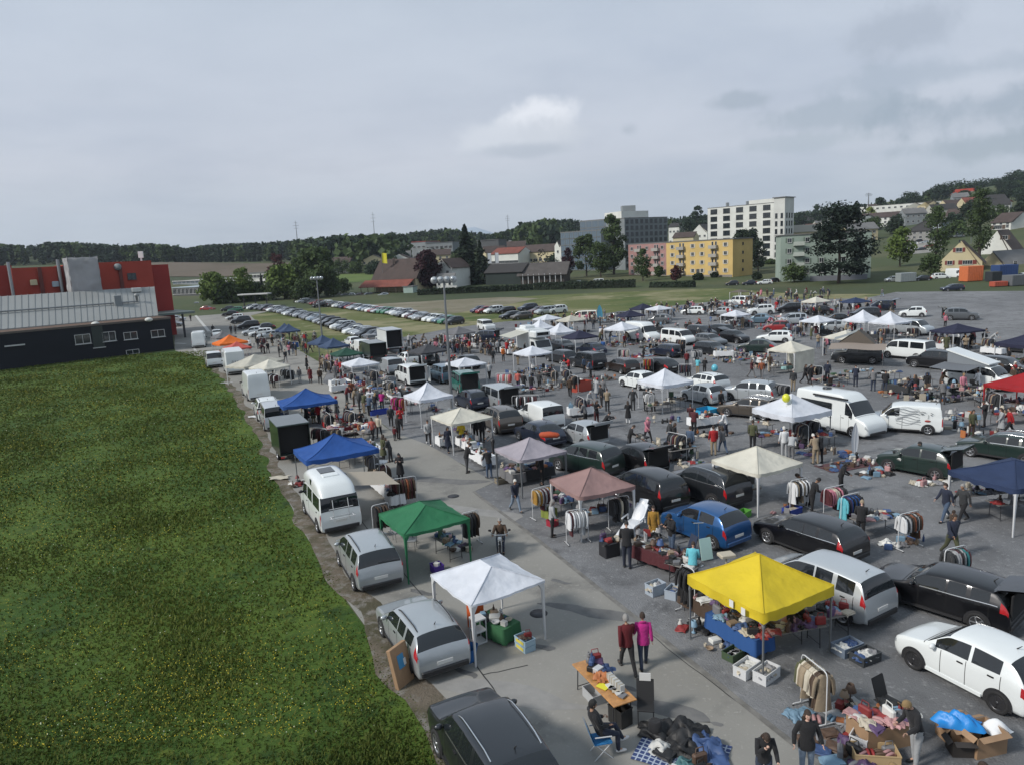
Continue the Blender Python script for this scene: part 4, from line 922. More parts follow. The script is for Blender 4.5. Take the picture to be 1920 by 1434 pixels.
def crown_pts(shape,h,w,n,rg,hb):
 """leaf centres and normals for a crown of height h, width w, whose bottom is at hb"""
 cs,ns=[],[]
 if shape in('round','oval','poplar','loose'):
  nb={'round':38,'oval':40,'poplar':42,'loose':28}[shape];cen=[]
  for i in range(nb):
   a=rg.uniform(0,2*PI);u=rg.uniform(0,1);
   zc=hb+(h-hb)*(.14+.78*u);f=max(.5 if u<.5 else 0,math.sin(PI*min(1,max(.02,u*.8+.17)))**.5)
   r=w/2*f*rg.uniform(.3,.78);cen.append((r*math.cos(a),r*math.sin(a),zc,w*rg.uniform(.16,.24)*(1 if shape!='poplar' else 1.6)*(.55+.45*f)))
  for i in range(n):
   c_=cen[rg.integers(nb)];d=rg.normal(size=3);d/=np.linalg.norm(d);rr=c_[3]*rg.uniform(.55,1.08);
   cs.append((c_[0]+d[0]*rr,c_[1]+d[1]*rr,c_[2]+d[2]*rr*.85));ns.append(d+np.array([0,0,.3]))
 elif shape=='conifer':
  for i in range(n):
   u=rg.uniform(0,1)**.8;tier=14;q=u*tier;fr=q-int(q);z=h-(h-hb)*(int(q)+fr)/tier;r=w/2*(u**.85)*(.55+.45*fr)*(.85+.25*math.sin(int(q)*4.1));a=rg.uniform(0,2*PI);r*=(.85+.2*math.sin(a*5+int(q)*1.7))*rg.uniform(.5,1.05)
   cs.append((r*math.cos(a),r*math.sin(a),z-r*.25));ns.append((math.cos(a)*.5,math.sin(a)*.5,.9))
 elif shape=='pine':
  cen=[]
  for i in range(52):
   u=rg.uniform(0,1);a=rg.uniform(0,2*PI);R_=w/2*(1-.75*max(0,u-.35)/.65)*rg.uniform(.35,1);cen.append((R_*math.cos(a),R_*math.sin(a),hb+(h-hb)*u*.93,w*rg.uniform(.12,.19)))
  for i in range(n):
   c_=cen[rg.integers(52)];d=rg.normal(size=3);d/=np.linalg.norm(d);rr=c_[3]*rg.uniform(.4,1.1);cs.append((c_[0]+d[0]*rr*1.25,c_[1]+d[1]*rr*1.25,c_[2]+d[2]*rr*.5));ns.append(d*.5+np.array([0,0,1.]))
 elif shape=='bare':
  for i in range(n//6):
   a=rg.uniform(0,2*PI);u=rg.uniform(.3,1);r=w/2*rg.uniform(.2,1)*math.sin(PI*u*.9);cs.append((r*math.cos(a),r*math.sin(a),h*u));ns.append(rg.normal(size=3))
 return np.array(cs),np.array(ns)
def tree_protos(shape,h,w,n,seed,leaf):
 rg=np.random.default_rng(seed);hb=h*{'round':.05,'oval':.03,'poplar':.04,'conifer':.03,'pine':.14,'loose':.1,'bare':.3}[shape]
 cs,ns=crown_pts(shape,h,w,n,rg,hb);me=quads_mesh('crown',leafquads(cs,ns,leaf,rg))
 t=MB();r0=max(.12,h*.017);top=h*(.92 if shape in('conifer','poplar','pine')else.6)
 pts=[(0,0,-.3)]+[(h*.008*math.sin(i*1.3+seed),h*.008*math.cos(i*1.7+seed),top*i/5)for i in range(1,6)];t.tube(pts,[r0*1.35,r0,r0*.85,r0*.65,r0*.45,r0*.15],8)
 for i in range(12):
  a=i*2.4+seed;z=lerp(hb*.9,top*.95,i/12);L_=w*.36*(1-.5*i/12)*(1 if shape!='poplar' else.5);up={'poplar':1.6,'conifer':-.1,'pine':.15}.get(shape,.7)
  p0=Vector((0,0,z));p1=Vector((math.cos(a)*L_*.5,math.sin(a)*L_*.5,z+L_*up*.35));p2=Vector((math.cos(a)*L_,math.sin(a)*L_,z+L_*up));t.tube([p0,p1,p2],[r0*.4,r0*.25,r0*.06],5)
 return me,t.mesh('trunk')
NTREE=[0]
def tree(name,shape,pos,h,w,leafc,label,seed=1,n=2600,leaf=None,group=None,share=None,sc=1.,rz=None):
 lf=leaf or max(.28,min(.6,w*.042))
 key=('tree',share or(shape,round(h),round(w),seed,n));cm,tm=cached(key,lambda:tree_protos(shape,h,w,n,seed,lf));NTREE[0]+=1
 t=thing(name,label,'tree',pos,rz if rz is not None else NTREE[0]*2.1,group);inst('crown',cm,leafc,t,sc=sc);inst('trunk',tm,BARK,t,sc=sc);THINGS.append((t,'tree'));return t
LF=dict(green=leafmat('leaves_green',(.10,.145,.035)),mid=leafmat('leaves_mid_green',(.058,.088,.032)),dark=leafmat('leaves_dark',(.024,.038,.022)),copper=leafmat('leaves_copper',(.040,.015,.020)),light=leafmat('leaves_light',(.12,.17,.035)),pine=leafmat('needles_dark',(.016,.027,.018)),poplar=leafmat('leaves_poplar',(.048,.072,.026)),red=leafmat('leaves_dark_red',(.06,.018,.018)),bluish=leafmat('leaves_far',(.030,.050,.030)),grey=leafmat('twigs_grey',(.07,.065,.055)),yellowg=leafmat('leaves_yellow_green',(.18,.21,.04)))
m=MB();m.box((0,1190,99),(4400,2520,202));hz=solo('haze','thin bluish haze over the whole place','haze',m,[None],kind='stuff')
hm=bpy.data.materials.new('haze');hm.use_nodes=True;N,Lk=nt(hm);N.remove(N['Principled BSDF']);pv=N.new('ShaderNodeVolumePrincipled');pv.inputs['Color'].default_value=(.80,.88,1,1);pv.inputs['Density'].default_value=.00011;pv.inputs['Anisotropy'].default_value=.3
Lk.new(pv.outputs[0],N['Material Output'].inputs['Volume']);hz.material_slots[0].material=hm
def ztop(px,py,D):d=ray(px,py);return CH+d[2]/d[1]*D
def tr(name,shape,px,D,py_top,wpx,leafc,label,seed=1,n=2600,group='trees around the car park',**k):
 p=ATZ(px,D);h=ztop(px,py_top,D)-p.z;w_=wpx/CF*D
 return tree(name,shape,p,h,w_,LF[leafc],label,seed,n,group=group,**k)
tr('pine_tree','pine',1575,196,378,122,'pine','huge dark pine standing in front of the green apartment block',3,7000,leaf=.42)
tr('poplar_tree','poplar',1838,214,345,40,'poplar','tall slim poplar beside the cream gabled house',4,3600)
tr('poplar_tree','poplar',1757,214,380,34,'mid','ragged slender poplar left of the cream gabled house',5,2600)
tr('broadleaf_shrub','round',1750,200,478,44,'mid','bushy green shrub at the foot of the ragged poplar',6,1500)
tr('lime_tree','round',1690,238,424,52,'green','rounded green tree right of the green apartment block',7,2600)
tr('apple_tree','round',1491,208,494,48,'mid','low spreading tree at the left corner of the green apartment block',8,1600)
tr('spruce_tree','conifer',874,280,422,92,'dark','broad dark spruce behind the floodlight mast in the middle',9,9000)
tr('spruce_tree','conifer',900,276,452,60,'dark','smaller dark spruce against the right flank of the broad one',10,3600)
tr('copper_beech','round',796,262,470,64,'copper','round dark purple beech beside the brown roofed inn',11,4200)
tr('oak_tree','round',592,250,466,84,'mid','big dark green tree behind the left floodlight mast',12,5000)
tr('oak_tree','round',558,262,478,50,'mid','dark green tree left of the biggest one by the left mast',25,3000)
tr('maple_tree','round',396,240,512,58,'green','fresh green round tree at the end of the asphalt road',13,3400)
tr('maple_tree','oval',450,246,501,48,'green','fresh green upright tree, second from the road end',14,3000)
tr('maple_tree','round',527,250,500,70,'green','wide fresh green tree right of the small cypress',15,3800)
tr('cypress_tree','conifer',487,248,514,18,'dark','small pointed dark cypress between two fresh green trees',16,1200)
tr('copper_maple','round',519,330,474,40,'red','reddish dark tree rising behind the fresh green trees',17,1800)
tr('birch_tree','oval',1150,290,394,50,'mid','tallest green tree in front of the grey office block',18,4600)
tr('ash_tree','loose',1098,286,438,52,'poplar','loose crowned tree before the left wing of the office block',19,2600)
tr('ash_tree','loose',1125,276,452,46,'mid','lower loose tree between the tall birch and the red maple',26,2200)
tr('copper_maple','oval',1062,278,463,30,'copper','narrow dark red tree left of the office block',20,2200)
tr('bare_tree','bare',1016,276,468,36,'grey','leafless tree in front of the long brown shed',21,1600)
tr('birch_tree','oval',1204,248,466,36,'mid','leafy tree covering the pink end of the apartment row',22,2600)
tr('copper_maple','round',1268,236,498,24,'red','small dark red tree before the joint of pink and yellow blocks',23,1100)
tr('horse_chestnut','round',1398,275,426,62,'dark','dark tree rising behind the yellow block',24,3000)
tr('horse_chestnut','round',1422,262,448,34,'dark','dark tree beside the yellow block right end',27,2400)
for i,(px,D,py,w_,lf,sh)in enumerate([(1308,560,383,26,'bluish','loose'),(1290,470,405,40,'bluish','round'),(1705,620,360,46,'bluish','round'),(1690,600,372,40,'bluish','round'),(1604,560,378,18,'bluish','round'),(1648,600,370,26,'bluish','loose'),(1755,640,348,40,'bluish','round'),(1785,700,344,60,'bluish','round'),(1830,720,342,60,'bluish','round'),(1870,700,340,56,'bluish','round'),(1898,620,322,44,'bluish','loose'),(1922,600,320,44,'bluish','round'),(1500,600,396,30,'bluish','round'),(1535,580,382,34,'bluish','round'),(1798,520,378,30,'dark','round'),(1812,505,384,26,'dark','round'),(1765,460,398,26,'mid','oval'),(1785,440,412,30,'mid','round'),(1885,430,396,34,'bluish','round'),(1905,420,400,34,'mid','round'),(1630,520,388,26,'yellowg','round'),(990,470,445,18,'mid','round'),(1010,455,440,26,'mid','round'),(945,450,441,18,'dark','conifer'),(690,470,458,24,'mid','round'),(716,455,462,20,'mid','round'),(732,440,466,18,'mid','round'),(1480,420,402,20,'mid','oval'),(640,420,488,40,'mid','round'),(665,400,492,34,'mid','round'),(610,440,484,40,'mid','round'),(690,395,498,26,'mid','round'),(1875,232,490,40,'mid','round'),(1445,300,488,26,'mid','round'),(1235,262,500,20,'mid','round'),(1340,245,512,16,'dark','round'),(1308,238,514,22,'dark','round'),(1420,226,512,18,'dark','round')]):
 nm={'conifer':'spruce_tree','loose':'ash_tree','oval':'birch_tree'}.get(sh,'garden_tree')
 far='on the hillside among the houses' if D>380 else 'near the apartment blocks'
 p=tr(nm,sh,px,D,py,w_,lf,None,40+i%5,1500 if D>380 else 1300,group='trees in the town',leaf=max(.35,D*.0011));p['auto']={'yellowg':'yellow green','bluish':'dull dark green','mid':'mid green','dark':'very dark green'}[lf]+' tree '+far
tpatch('upper_car_park','grey asphalt car park behind the cream house',1672,1768,285,352,ASPH,.5,cat='car park')
rt=random.Random(4)
for i in range(78):
 px=rt.uniform(1495,1915)if i<56 else rt.uniform(640,1060);D=rt.uniform(330,640)if i<56 else rt.uniform(330,560);p=tr('garden_tree','round',px,D,hor(px)-(TZ(dirx(px)*D,D)+rt.uniform(6,11)-CH)/D*CF,rt.uniform(8,13)/D*CF,rt.choice(['bluish','mid','dark']),None,40+i%5,1300,group='trees in the town',leaf=.5);p['auto']='tree among the hillside houses' if i<56 else 'tree among the town houses left of the office block'
for i,(px,D,w_)in enumerate([(420,242,70),(470,250,60),(505,246,40),(560,244,50),(620,250,40),(640,262,30)]):tr('shrub','round',px,D,hor(px)+30,w_,'mid','dark bush along the far edge of the car park, '+['first','second','third','fourth','fifth','sixth'][i]+' from the left',45+i%3,1400)
def hedge(px0,py0,px1,py1,h,w_,label,lf='dark',seed=1,dens=26):
 a,b=G(px0,py0),G(px1,py1);L_=(b-a).length;rg=np.random.default_rng(seed);n=int(L_*dens);d=np.array((b-a).normalized());nrm=np.array([-d[1],d[0],0])
 if nrm[1]<0:nrm=-nrm
 u=rg.uniform(0,1,n);f=rg.uniform(0,1,n);ww=rg.uniform(0,w_,n);side=rg.uniform(0,1,n)<.55
 z=np.where(side,rg.uniform(.05,h,n),h*(1-.04*rg.uniform(0,1,n)));off=np.where(side,rg.uniform(-.15,.12,n),ww)
 cs=np.array(a)+np.outer(u*L_,d)+np.outer(off,nrm);cs[:,2]=z;ns=np.where(side[:,None],-nrm,np.array([0,0,1.]))
 o=thing('hedge',label,'hedge',(0,0,0));inst('leaves',quads_mesh('leaves',leafquads(cs,ns,.38,rg)),LF[lf],o)
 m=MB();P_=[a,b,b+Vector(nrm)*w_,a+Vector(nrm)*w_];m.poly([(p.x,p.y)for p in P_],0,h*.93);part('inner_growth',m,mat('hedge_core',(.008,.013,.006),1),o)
hedge(783,557,1000,547,2.3,2.0,'long dark clipped hedge beyond the tan field, left stretch',seed=2)
hedge(1002,547,1190,541,2.6,2.0,'long dark clipped hedge before the office block trees',seed=3)
hedge(1218,541,1300,540,1.7,1.8,'low dark hedge in front of the pink block',seed=4)
def forest():
 rg=np.random.default_rng(5);con,bro=[],[]
 for i in range(7):
  for lst,shp in((con,'conifer'),(bro,'round')):
   h,w_=(1,.30)if shp=='conifer' else(1,.8);cs,ns=crown_pts(shp,h,w_,95,rg,.05);lst.append(leafquads(cs,ns,.085 if shp=='conifer' else.12,rg))
 Qs={'dark':[],'mid':[]}
 sky=[(-60,462),(0,458),(60,462),(110,456),(180,458),(240,462),(290,458),(330,462),(360,466),(400,460),(440,458),(500,456),(560,452),(620,446),(700,442),(760,440),(810,432),(850,430),(880,436),(920,440),(950,436),(985,420),(1020,413),(1060,412),(1090,416),(1130,424),(1200,420),(1260,408),(1320,404),(1500,400),(1560,394),(1640,384),(1700,374),(1760,352),(1850,346),(1960,340)]
 sx,sy=zip(*sky)
 bands=[(-80,345,560,860,760,.45),(330,480,580,980,420,.7),(480,700,560,1150,560,.7),(700,945,620,1250,520,.6),(930,1120,700,1350,480,.75),(1100,1500,640,1100,300,.5),(1480,1760,640,1000,240,.4),(1740,1990,640,950,330,.25),(560,760,430,560,110,.1),(920,1080,520,640,60,.1)]
 for p0,p1,d0,d1,n,pc in bands:
  for k in range(n):
   px=rg.uniform(p0,p1);D=d0+(d1-d0)*rg.uniform(0,1)**.8;g=ATZ(px,D)
   zt0=ztop(px,float(np.interp(px,sx,sy)),D);h=rg.uniform(14,24)
   if g.z+h>zt0+2:
    h=max(7,zt0-g.z+rg.uniform(-3,1.5))
   if g.z+h>zt0+3.5:continue
   c=rg.uniform()<pc;pr=(con if c else bro)[rg.integers(7)];a=rg.uniform(0,2*PI);R_=np.array([[math.cos(a),-math.sin(a),0],[math.sin(a),math.cos(a),0],[0,0,1]])
   Qs['dark' if c else('mid' if rg.uniform()<.5 else 'dark')].append((pr@R_.T)*np.array([h,h,h])+np.array([g.x,g.y,g.z-.5]))
 for k,v in Qs.items():
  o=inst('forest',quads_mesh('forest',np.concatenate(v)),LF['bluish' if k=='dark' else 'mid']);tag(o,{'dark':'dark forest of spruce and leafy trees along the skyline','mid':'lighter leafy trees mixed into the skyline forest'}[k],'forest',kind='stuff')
forest()
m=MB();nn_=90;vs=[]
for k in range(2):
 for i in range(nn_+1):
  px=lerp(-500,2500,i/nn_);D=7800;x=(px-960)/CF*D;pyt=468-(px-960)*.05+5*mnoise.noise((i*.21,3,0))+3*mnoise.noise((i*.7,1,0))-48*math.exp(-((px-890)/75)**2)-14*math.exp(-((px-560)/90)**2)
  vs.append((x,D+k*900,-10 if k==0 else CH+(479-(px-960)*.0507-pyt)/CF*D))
m.add(vs,[(i,i+1,nn_+2+i,nn_+1+i)for i in range(nn_)],0,True);solo('hills','hills on the horizon, haze blue put into their colour','hills',m,[mat('far_hills_hazed',(.30,.36,.43),1)],kind='structure')  # bluish haze put into the colour; the hills stand outside the haze volume
def growth():
 rg=np.random.default_rng(9);ed=np.array([(G(*p).x,G(*p).y)for p in edge]);ys=ed[:,1];xs=ed[:,0];N_=330000
 r=rg.uniform(0,1,N_);y=15+95*r**1.7;xe=np.interp(y,ys,xs);wd=12+y*.75;x=xe+.25-rg.uniform(0,1,N_)**.9*wd
 dens=np.array([mnoise.noise((a*.22,b*.22,2))for a,b in zip(x,y)]);keep=(rg.uniform(0,1,N_)<.66+.8*dens);x,y,dens=x[keep],y[keep],dens[keep];n=len(x)
 hgt=(.045+.08*rg.uniform(0,1,n)+.12*np.clip(dens,0,1)**1.5)*(1+.002*y)*np.clip((np.interp(y,ys,xs)+.4-x)/1.5,.25,1);a=rg.uniform(0,2*PI,n);wb=(.007+.0010*y)*rg.uniform(.6,1.5,n);ln=rg.normal(size=(n,2))*hgt[:,None]*.5
 P0=np.stack([x-np.cos(a)*wb,y-np.sin(a)*wb,np.zeros(n)],1);P1=np.stack([x+np.cos(a)*wb,y+np.sin(a)*wb,np.zeros(n)],1)
 P2=np.stack([x+ln[:,0]+np.cos(a)*wb*.5,y+ln[:,1],hgt],1);P3=np.stack([x+ln[:,0]-np.cos(a)*wb*.5,y+ln[:,1],hgt*.96],1)
 Q=np.stack([P0,P1,P2,P3],1);s=rg.uniform(0,1,n)<.5
 for sel,mn,lb in((s,leafmat('grass_blades',(.052,.093,.018),.5,.3,.11,.4),'tall meadow grass, darker tufts'),(~s,leafmat('grass_blades_light',(.081,.119,.024),.45,.3,.13,.4),'tall meadow grass, lighter tufts')):
  o=inst('grass',quads_mesh('grass',Q[sel]),mn);tag(o,lb,'grass',kind='stuff')
 def fl(n,cfun,size,mt,lb,hz):
  cs=[]
  while len(cs)<n:
   yy=17+75*rg.uniform()**1.5;xx=np.interp(yy,ys,xs)-.8-rg.uniform()**1.1*(8+yy*.7)
   if rg.uniform()<cfun(xx,yy):cs.append((xx,yy,rg.uniform(hz*.6,hz)*(1+.01*yy)))
  cs=np.array(cs);ns=np.tile(np.array([0,-.5,1.]),(n,1));sz=(size*(1+cs[:,1]*.022))[:,None]
  q=leafquads(cs,ns,1,rg);q=cs[:,None,:]+(q-cs[:,None,:])*sz[:,None,:]
  o=inst('flowers',quads_mesh('flowers',q),mt);tag(o,lb,'flowers',kind='stuff')
 pn=lambda x,y:max(0,min(1,2.6*(mnoise.noise((x*.13,y*.13,7))+.12)+1.2*mnoise.noise((x*.7,y*.7,3))+.25))**1.6
 fl(12000,pn,.0115,mat('flower_yellow',(.42,.34,.01),.7),'yellow buttercups in drifts across the meadow',.30)
 fl(1500,lambda x,y:.25+.8*max(0,mnoise.noise((x*.3,y*.3,17))),.013,mat('flower_white',(.36,.40,.27),.7),'small white flowers dotted in the meadow',.26)
growth()
PANE=mat('window_pane',(.018,.024,.028),.08,spec=.7);PANEB=mat('window_pane_blue',(.09,.13,.17),.1,spec=.8);FRW=mat('window_frame_white',(.5,.5,.5),.5);FRD=mat('window_frame_dark',(.05,.052,.055),.5)
def wall(n,c=(.3,.3,.3),var=.1):return mat('wall_'+n,c,.9,bump=.15,bscale=1.5,var=var,vscale=.25)
ROOFB=mat('roof_brown_tiles',(.055,.038,.033),.85,bump=.6,bscale=3,var=.2,vscale=.5);ROOFR=mat('roof_red_tiles',(.16,.045,.03),.85,bump=.6,bscale=3,var=.2,vscale=.5);ROOFG=mat('roof_grey',(.13,.13,.13),.8,var=.15,vscale=.3);ROOFD=mat('roof_dark',(.03,.028,.028),.85,bump=.4,bscale=3)
def wmesh(w_,h,kind):
 def f():
  m=MB();t=.07
  if kind=='shutter':
   for s in(-1,1):m.box((s*(w_/2+w_*.22),-.05,0),(w_*.42,.05,h),m=2)
  for s in(-1,1):m.box((s*(w_/2-t/2),-.045,0),(t,.09,h),m=0);m.box((0,-.045,s*(h/2-t/2)),(w_-2*t,.088,t),m=0)
  if w_>1.1:m.box((0,-.043,0),(t*.8,.082,h-2*t),m=0)
  if w_>2.3:
   for s in(-1,1):m.box((s*w_*.25,-.043,0),(t*.8,.082,h-2*t),m=0)
  m.box((0,-.012,0),(w_-2*t,.02,h-2*t),m=1);m.box((0,-.10,-h/2-.05),(w_+.16,.2,.07),m=0)
  return m.mesh('window',3)
 return cached(('wm',round(w_,2),round(h,2),kind),f)
def windows(par,A,d,z0,specs,fr=FRW,pane=PANE,shut=None,kind='plain',name='window'):
 """A wall start, d unit vector along the wall (outside is on its right); specs (along, z, w, h)"""
 rz=math.atan2(d.y,d.x)
 for(s,z,w_,h)in specs:
  p=A+d*s;inst(name,wmesh(w_,h,kind),[fr,pane,shut or fr],par,loc=(p.x,p.y,z0+z),rz=rz)
def shell(par,P,z0,z1,mt,name='wall'):
 m=MB();m.poly([(p.x,p.y)for p in P],z0,z1);return part(name,m,mt,par)
def flatroof(par,P,z,mt,over=.4,t=.3):
 c=sum((Vector(p)for p in P),Vector())/len(P);Q=[Vector(p)+(Vector(p)-c).normalized()*over for p in P];m=MB();m.poly([(p.x,p.y)for p in Q],z+.004,z+t);part('roof',m,mt,par)
def gable(par,P,z,zr,mt,wm,axis=0,over=.6,hip=0.):
 """P plan corners in order; ridge runs along edge 0-1 (axis 0) or 1-2 (axis 1)"""
 P=[Vector((p.x,p.y,0))for p in P]
 if axis:P=P[1:]+P[:1]
 u=(P[1]-P[0]).normalized();v=(P[3]-P[0]).normalized();L_,W_=(P[1]-P[0]).length,(P[3]-P[0]).length
 r0,r1=P[0]+v*W_/2,P[1]+v*W_/2;k=(zr-z)/(W_/2);e=over
 Z=lambda p,z_:(p.x,p.y,z_)
 a,b,c_,d_=P[0]-u*e-v*e,P[1]+u*e-v*e,P[1]+u*e+v*e,P[0]-u*e+v*e;ze=z-k*e;h=hip*W_/2;R0,R1=r0-u*e+u*h*2,r1+u*e-u*h*2
 m=MB()
 for(q,z_,s)in(((a,b,R1,R0),(ze,ze,zr,zr),1),((c_,d_,R0,R1),(ze,ze,zr,zr),1)):
  top=[Z(p,zz_+.14)for p,zz_ in zip(q,z_)];bot=[Z(p,zz_-.04)for p,zz_ in zip(q,z_)]
  m.add(top+bot,[(0,1,2,3),(7,6,5,4),(0,4,5,1),(1,5,6,2),(2,6,7,3),(3,7,4,0)],0,False)
 if hip:
  m.add([Z(b,ze+.14),Z(c_,ze+.14),Z(R1,zr+.14)],[(0,1,2)],0,False);m.add([Z(d_,ze+.14),Z(a,ze+.14),Z(R0,zr+.14)],[(0,1,2)],0,False)
 rf=part('roof',m,mt,par)
 if not hip:
  g=MB()
  for s,(p,q,r)in((1,(P[3],P[0],r0)),(1,(P[1],P[2],r1))):g.add([Z(p,z),Z(q,z),Z(r,zr)],[(0,1,2)],0,False)
  part('gable_wall',g,wm,par)
 return rf
def plan(px0,D0,px1,D1,depth):
 a,b=ATZ(px0,D0),ATZ(px1,D1);d=Vector((b.x-a.x,b.y-a.y,0)).normalized();n=Vector((-d.y,d.x,0))
 return[Vector((a.x,a.y,0)),Vector((b.x,b.y,0)),Vector((b.x,b.y,0))+n*depth,Vector((a.x,a.y,0))+n*depth],d,n,(b-a).length,min(a.z,b.z)-.6
def bld(name,label,px0,D0,px1,D1,depth,pyt,wallm,roof='flat',roofm=ROOFG,pyr=None,wins=None,side=None,fr=FRW,pane=PANE,shut=None,wk='plain',axis=0,group=None,cat='building',over=.5,hip=0.,chim=0):
 P,d,n,L_,z0=plan(px0,D0,px1,D1,depth);zt=ztop(px0,pyt,D0);b=thing(name,label,cat,(0,0,0),0,group);shell(b,P,z0,zt,wallm)
 if roof=='flat':flatroof(b,P,zt,roofm,over)
 else:
  rf=gable(b,P,zt,ztop((px0+px1)/2,pyr,(D0+D1)/2),roofm,wallm,axis,over,hip)
  for i in range(chim):
   c=P[0].lerp(P[2],.35+.3*i);m=MB();m.cbox((c.x,c.y,zt+(ztop((px0+px1)/2,pyr,(D0+D1)/2)-zt)*.9),(.8,.8,2.2),.04);part('chimney',m,wall('chim',(.16,.12,.10)),rf)
 def rows(A,dd,LL,sp):
  rws,cols,ww,wh,zb=sp;H=zt-z0-.6;out=[]
  for r in range(rws):
   for c in range(cols):out.append(((c+.5)*LL/cols,zb+(H-zb)*(r+.5)/rws,ww,wh))
  windows(b,A,dd,z0+.6,out,fr,pane,shut,wk)
 if wins:rows(P[0],d,L_,wins)
 if side:rows(P[1],n,depth,side)
 return b,P,d,n,L_,z0,zt
BRED=wall('signal_red',(.34,.05,.032));YEL=wall('yellow_render',(.50,.36,.14));PNK=wall('pink_render',(.30,.17,.16));GRN=wall('green_render',(.25,.31,.27));WHT=wall('white_render',(.56,.57,.54));CRM=wall('cream_render',(.48,.42,.27));GRY=wall('grey_concrete',(.20,.22,.23));BLK=wall('night_blue_cladding',(.006,.008,.014));DGY=wall('dark_grey',(.09,.095,.10));LBL=wall('pale_blue_metal',(.36,.43,.48))
P,d,n,L_,z0=plan(1178,283,1374,242,10.3);zt=ztop(1374,449,242);Lp=L_*.40
for nm,lb,s0,s1,wm in(('apartment_block','pink rendered apartment block with balconies, left half of the row',0,Lp,PNK),('apartment_block','yellow rendered apartment block with grey balconies, right half of the row',Lp,L_,YEL)):
 Q=[P[0]+d*s0,P[0]+d*s1,P[3]+d*s1,P[3]+d*s0];b=thing(nm,lb,'building',group='apartment blocks behind the field');shell(b,Q,z0,zt,wm);flatroof(b,Q,zt,ROOFG,.5 if s0 else.1,.35)
 L2=s1-s0;H=zt-z0;fh=(H-1.6)/4;cols=[.10,.42,.56,.90]if s0 else[.1,.5,.9];sp=[]
 for f in range(4):
  for q in cols:sp.append((L2*q,2.9+fh*f,1.25,1.3))
 windows(b,Q[0],d,z0,sp,FRW,PANE,mat('shutter_'+nm+str(s0>0),(.42,.38,.3)if s0 else(.25,.16,.15),.8),'shutter')
 windows(b,Q[0],d,z0,[(L2*q,2.9+fh*f+.2,.8,1.9)for f in range(4)for q in([.225,.715]if s0 else[.27,.72])],FRW,PANE,None,'plain')
 windows(b,Q[0],d,z0,[(L2*q,2.9+fh*f+.2,.8,1.9)for f in range(4)for q in([.275,.765]if s0 else[.33,.78])],FRW,PANE,None,'plain')
 for f in range(4):
  for q in([.25,.74]if s0 else[.3,.75]):
   c=Q[0]+d*(L2*q)-n*.62;m=MB();r=math.atan2(d.y,d.x);zf=z0+1.75+fh*f
   m.box((c.x,c.y,zf),(3.3,1.2,.16),rz=r);e=c-n*.57;m.box((e.x,e.y,zf+.56),(3.3,.06,.96),rz=r)
   for s in(-1,1):e=c+d*s*1.62;m.box((e.x,e.y,zf+.56),(.06,1.08,.96),rz=r)
   part('balcony',m,wall('balcony_grey',(.30,.29,.27)),b)
 m=MB();c=Q[0]+d*(L2*.5)-n*.05;m.box((c.x,c.y,z0+.9),(L2*.985,.12,1.0),rz=math.atan2(d.y,d.x));part('plinth',m,wall('plinth',(.22,.20,.18)),b)
 m=MB();c=Q[0]+d*(L2*(.5 if s0 else.95))-n*.03;m.box((c.x,c.y,z0+2.2),(1.5,.1,2.4),rz=math.atan2(d.y,d.x));part('door',m,FRD,b)
 if s0:windows(b,P[1],n,z0,[(5.2,2.9+fh*f,.7,.9)for f in range(4)],FRD)
b,P,d,n,L_,z0,zt=bld('apartment_block','pale green apartment block behind the huge pine',1464,213,1635,207,13,443,GRN,wins=None,group='apartment blocks behind the field')
fh=3.0
windows(b,P[0],d,z0,[(L_*q,3.4+fh*f,1.2,1.3)for f in range(4)for q in(.10,.30,.46,.70,.86)],FRW,PANE,wall('shutter_green',(.12,.16,.13)),'shutter')
windows(b,P[1],n,z0,[(7,3.4+fh*f,.7,.9)for f in range(4)],FRD)
for f in range(3):
 c=P[0]+d*(L_*.20)-n*.62;m=MB();r=math.atan2(d.y,d.x);zf=z0+4.9+fh*f-.0;m.box((c.x,c.y,zf),(3.0,1.2,.16),rz=r);e=c-n*.57;m.box((e.x,e.y,zf+.56),(3.0,.06,.96),rz=r);part('balcony',m,wall('balcony_pale',(.42,.46,.42)),b)
m=MB();c=P[0].lerp(P[1],.62)-n*4.2;m.box((c.x,c.y,1.0),(L_*.62,.25,1.5),rz=math.atan2(d.y,d.x)+.02);solo('garden_wall','low blue grey wall at the foot of the green block','wall',m,[wall('blue_grey',(.17,.18,.21))])
b,P,d,n,L_,z0,zt=bld('apartment_tower','tall white apartment building with dark square windows',1327,345,1450,322,15,392,WHT,wins=(7,5,3.4,2.2,1.5),fr=FRD,over=.1,group=None)
P2=[P[0]+d*L_*.62+n*1.2,P[1]+n*1.2,P[2]-n*1.2,P[3]+d*L_*.62-n*1.2];shell(b,P2,zt+.31,zt+2.0,WHT,'penthouse');
P3=[P[1]+d*.004,P[1]+d*5,P[2]+d*5-n*6,P[2]+d*.004-n*6];shell(b,P3,z0,zt+2.0,wall('white_stair',(.50,.51,.49)),'stair_tower');m=MB();c=sum(P3,Vector())/4;m.box((c.x,c.y,zt+2.16),(6.0,10,.3),rz=math.atan2(d.y,d.x));part('roof_slab',m,ROOFG,b)
windows(b,P3[0],d,z0,[(q,3+3.35*f,1.1,2.1)for f in range(int((zt-z0-3.2)/3.35))for q in(1.2,3.7)],FRD)
windows(b,P3[1],n,z0,[(q,3+3.35*f,1.1,2.1)for f in range(int((zt-z0-3.2)/3.35))for q in(2.,4.5,7.)],FRD)
for q in(.25,.5,.7):m=MB();c=P[0].lerp(P[2],q);m.cbox((c.x,c.y,zt+1.2),(1.2,1.2,2.0),.05);part('roof_plant',m,GRY,b)
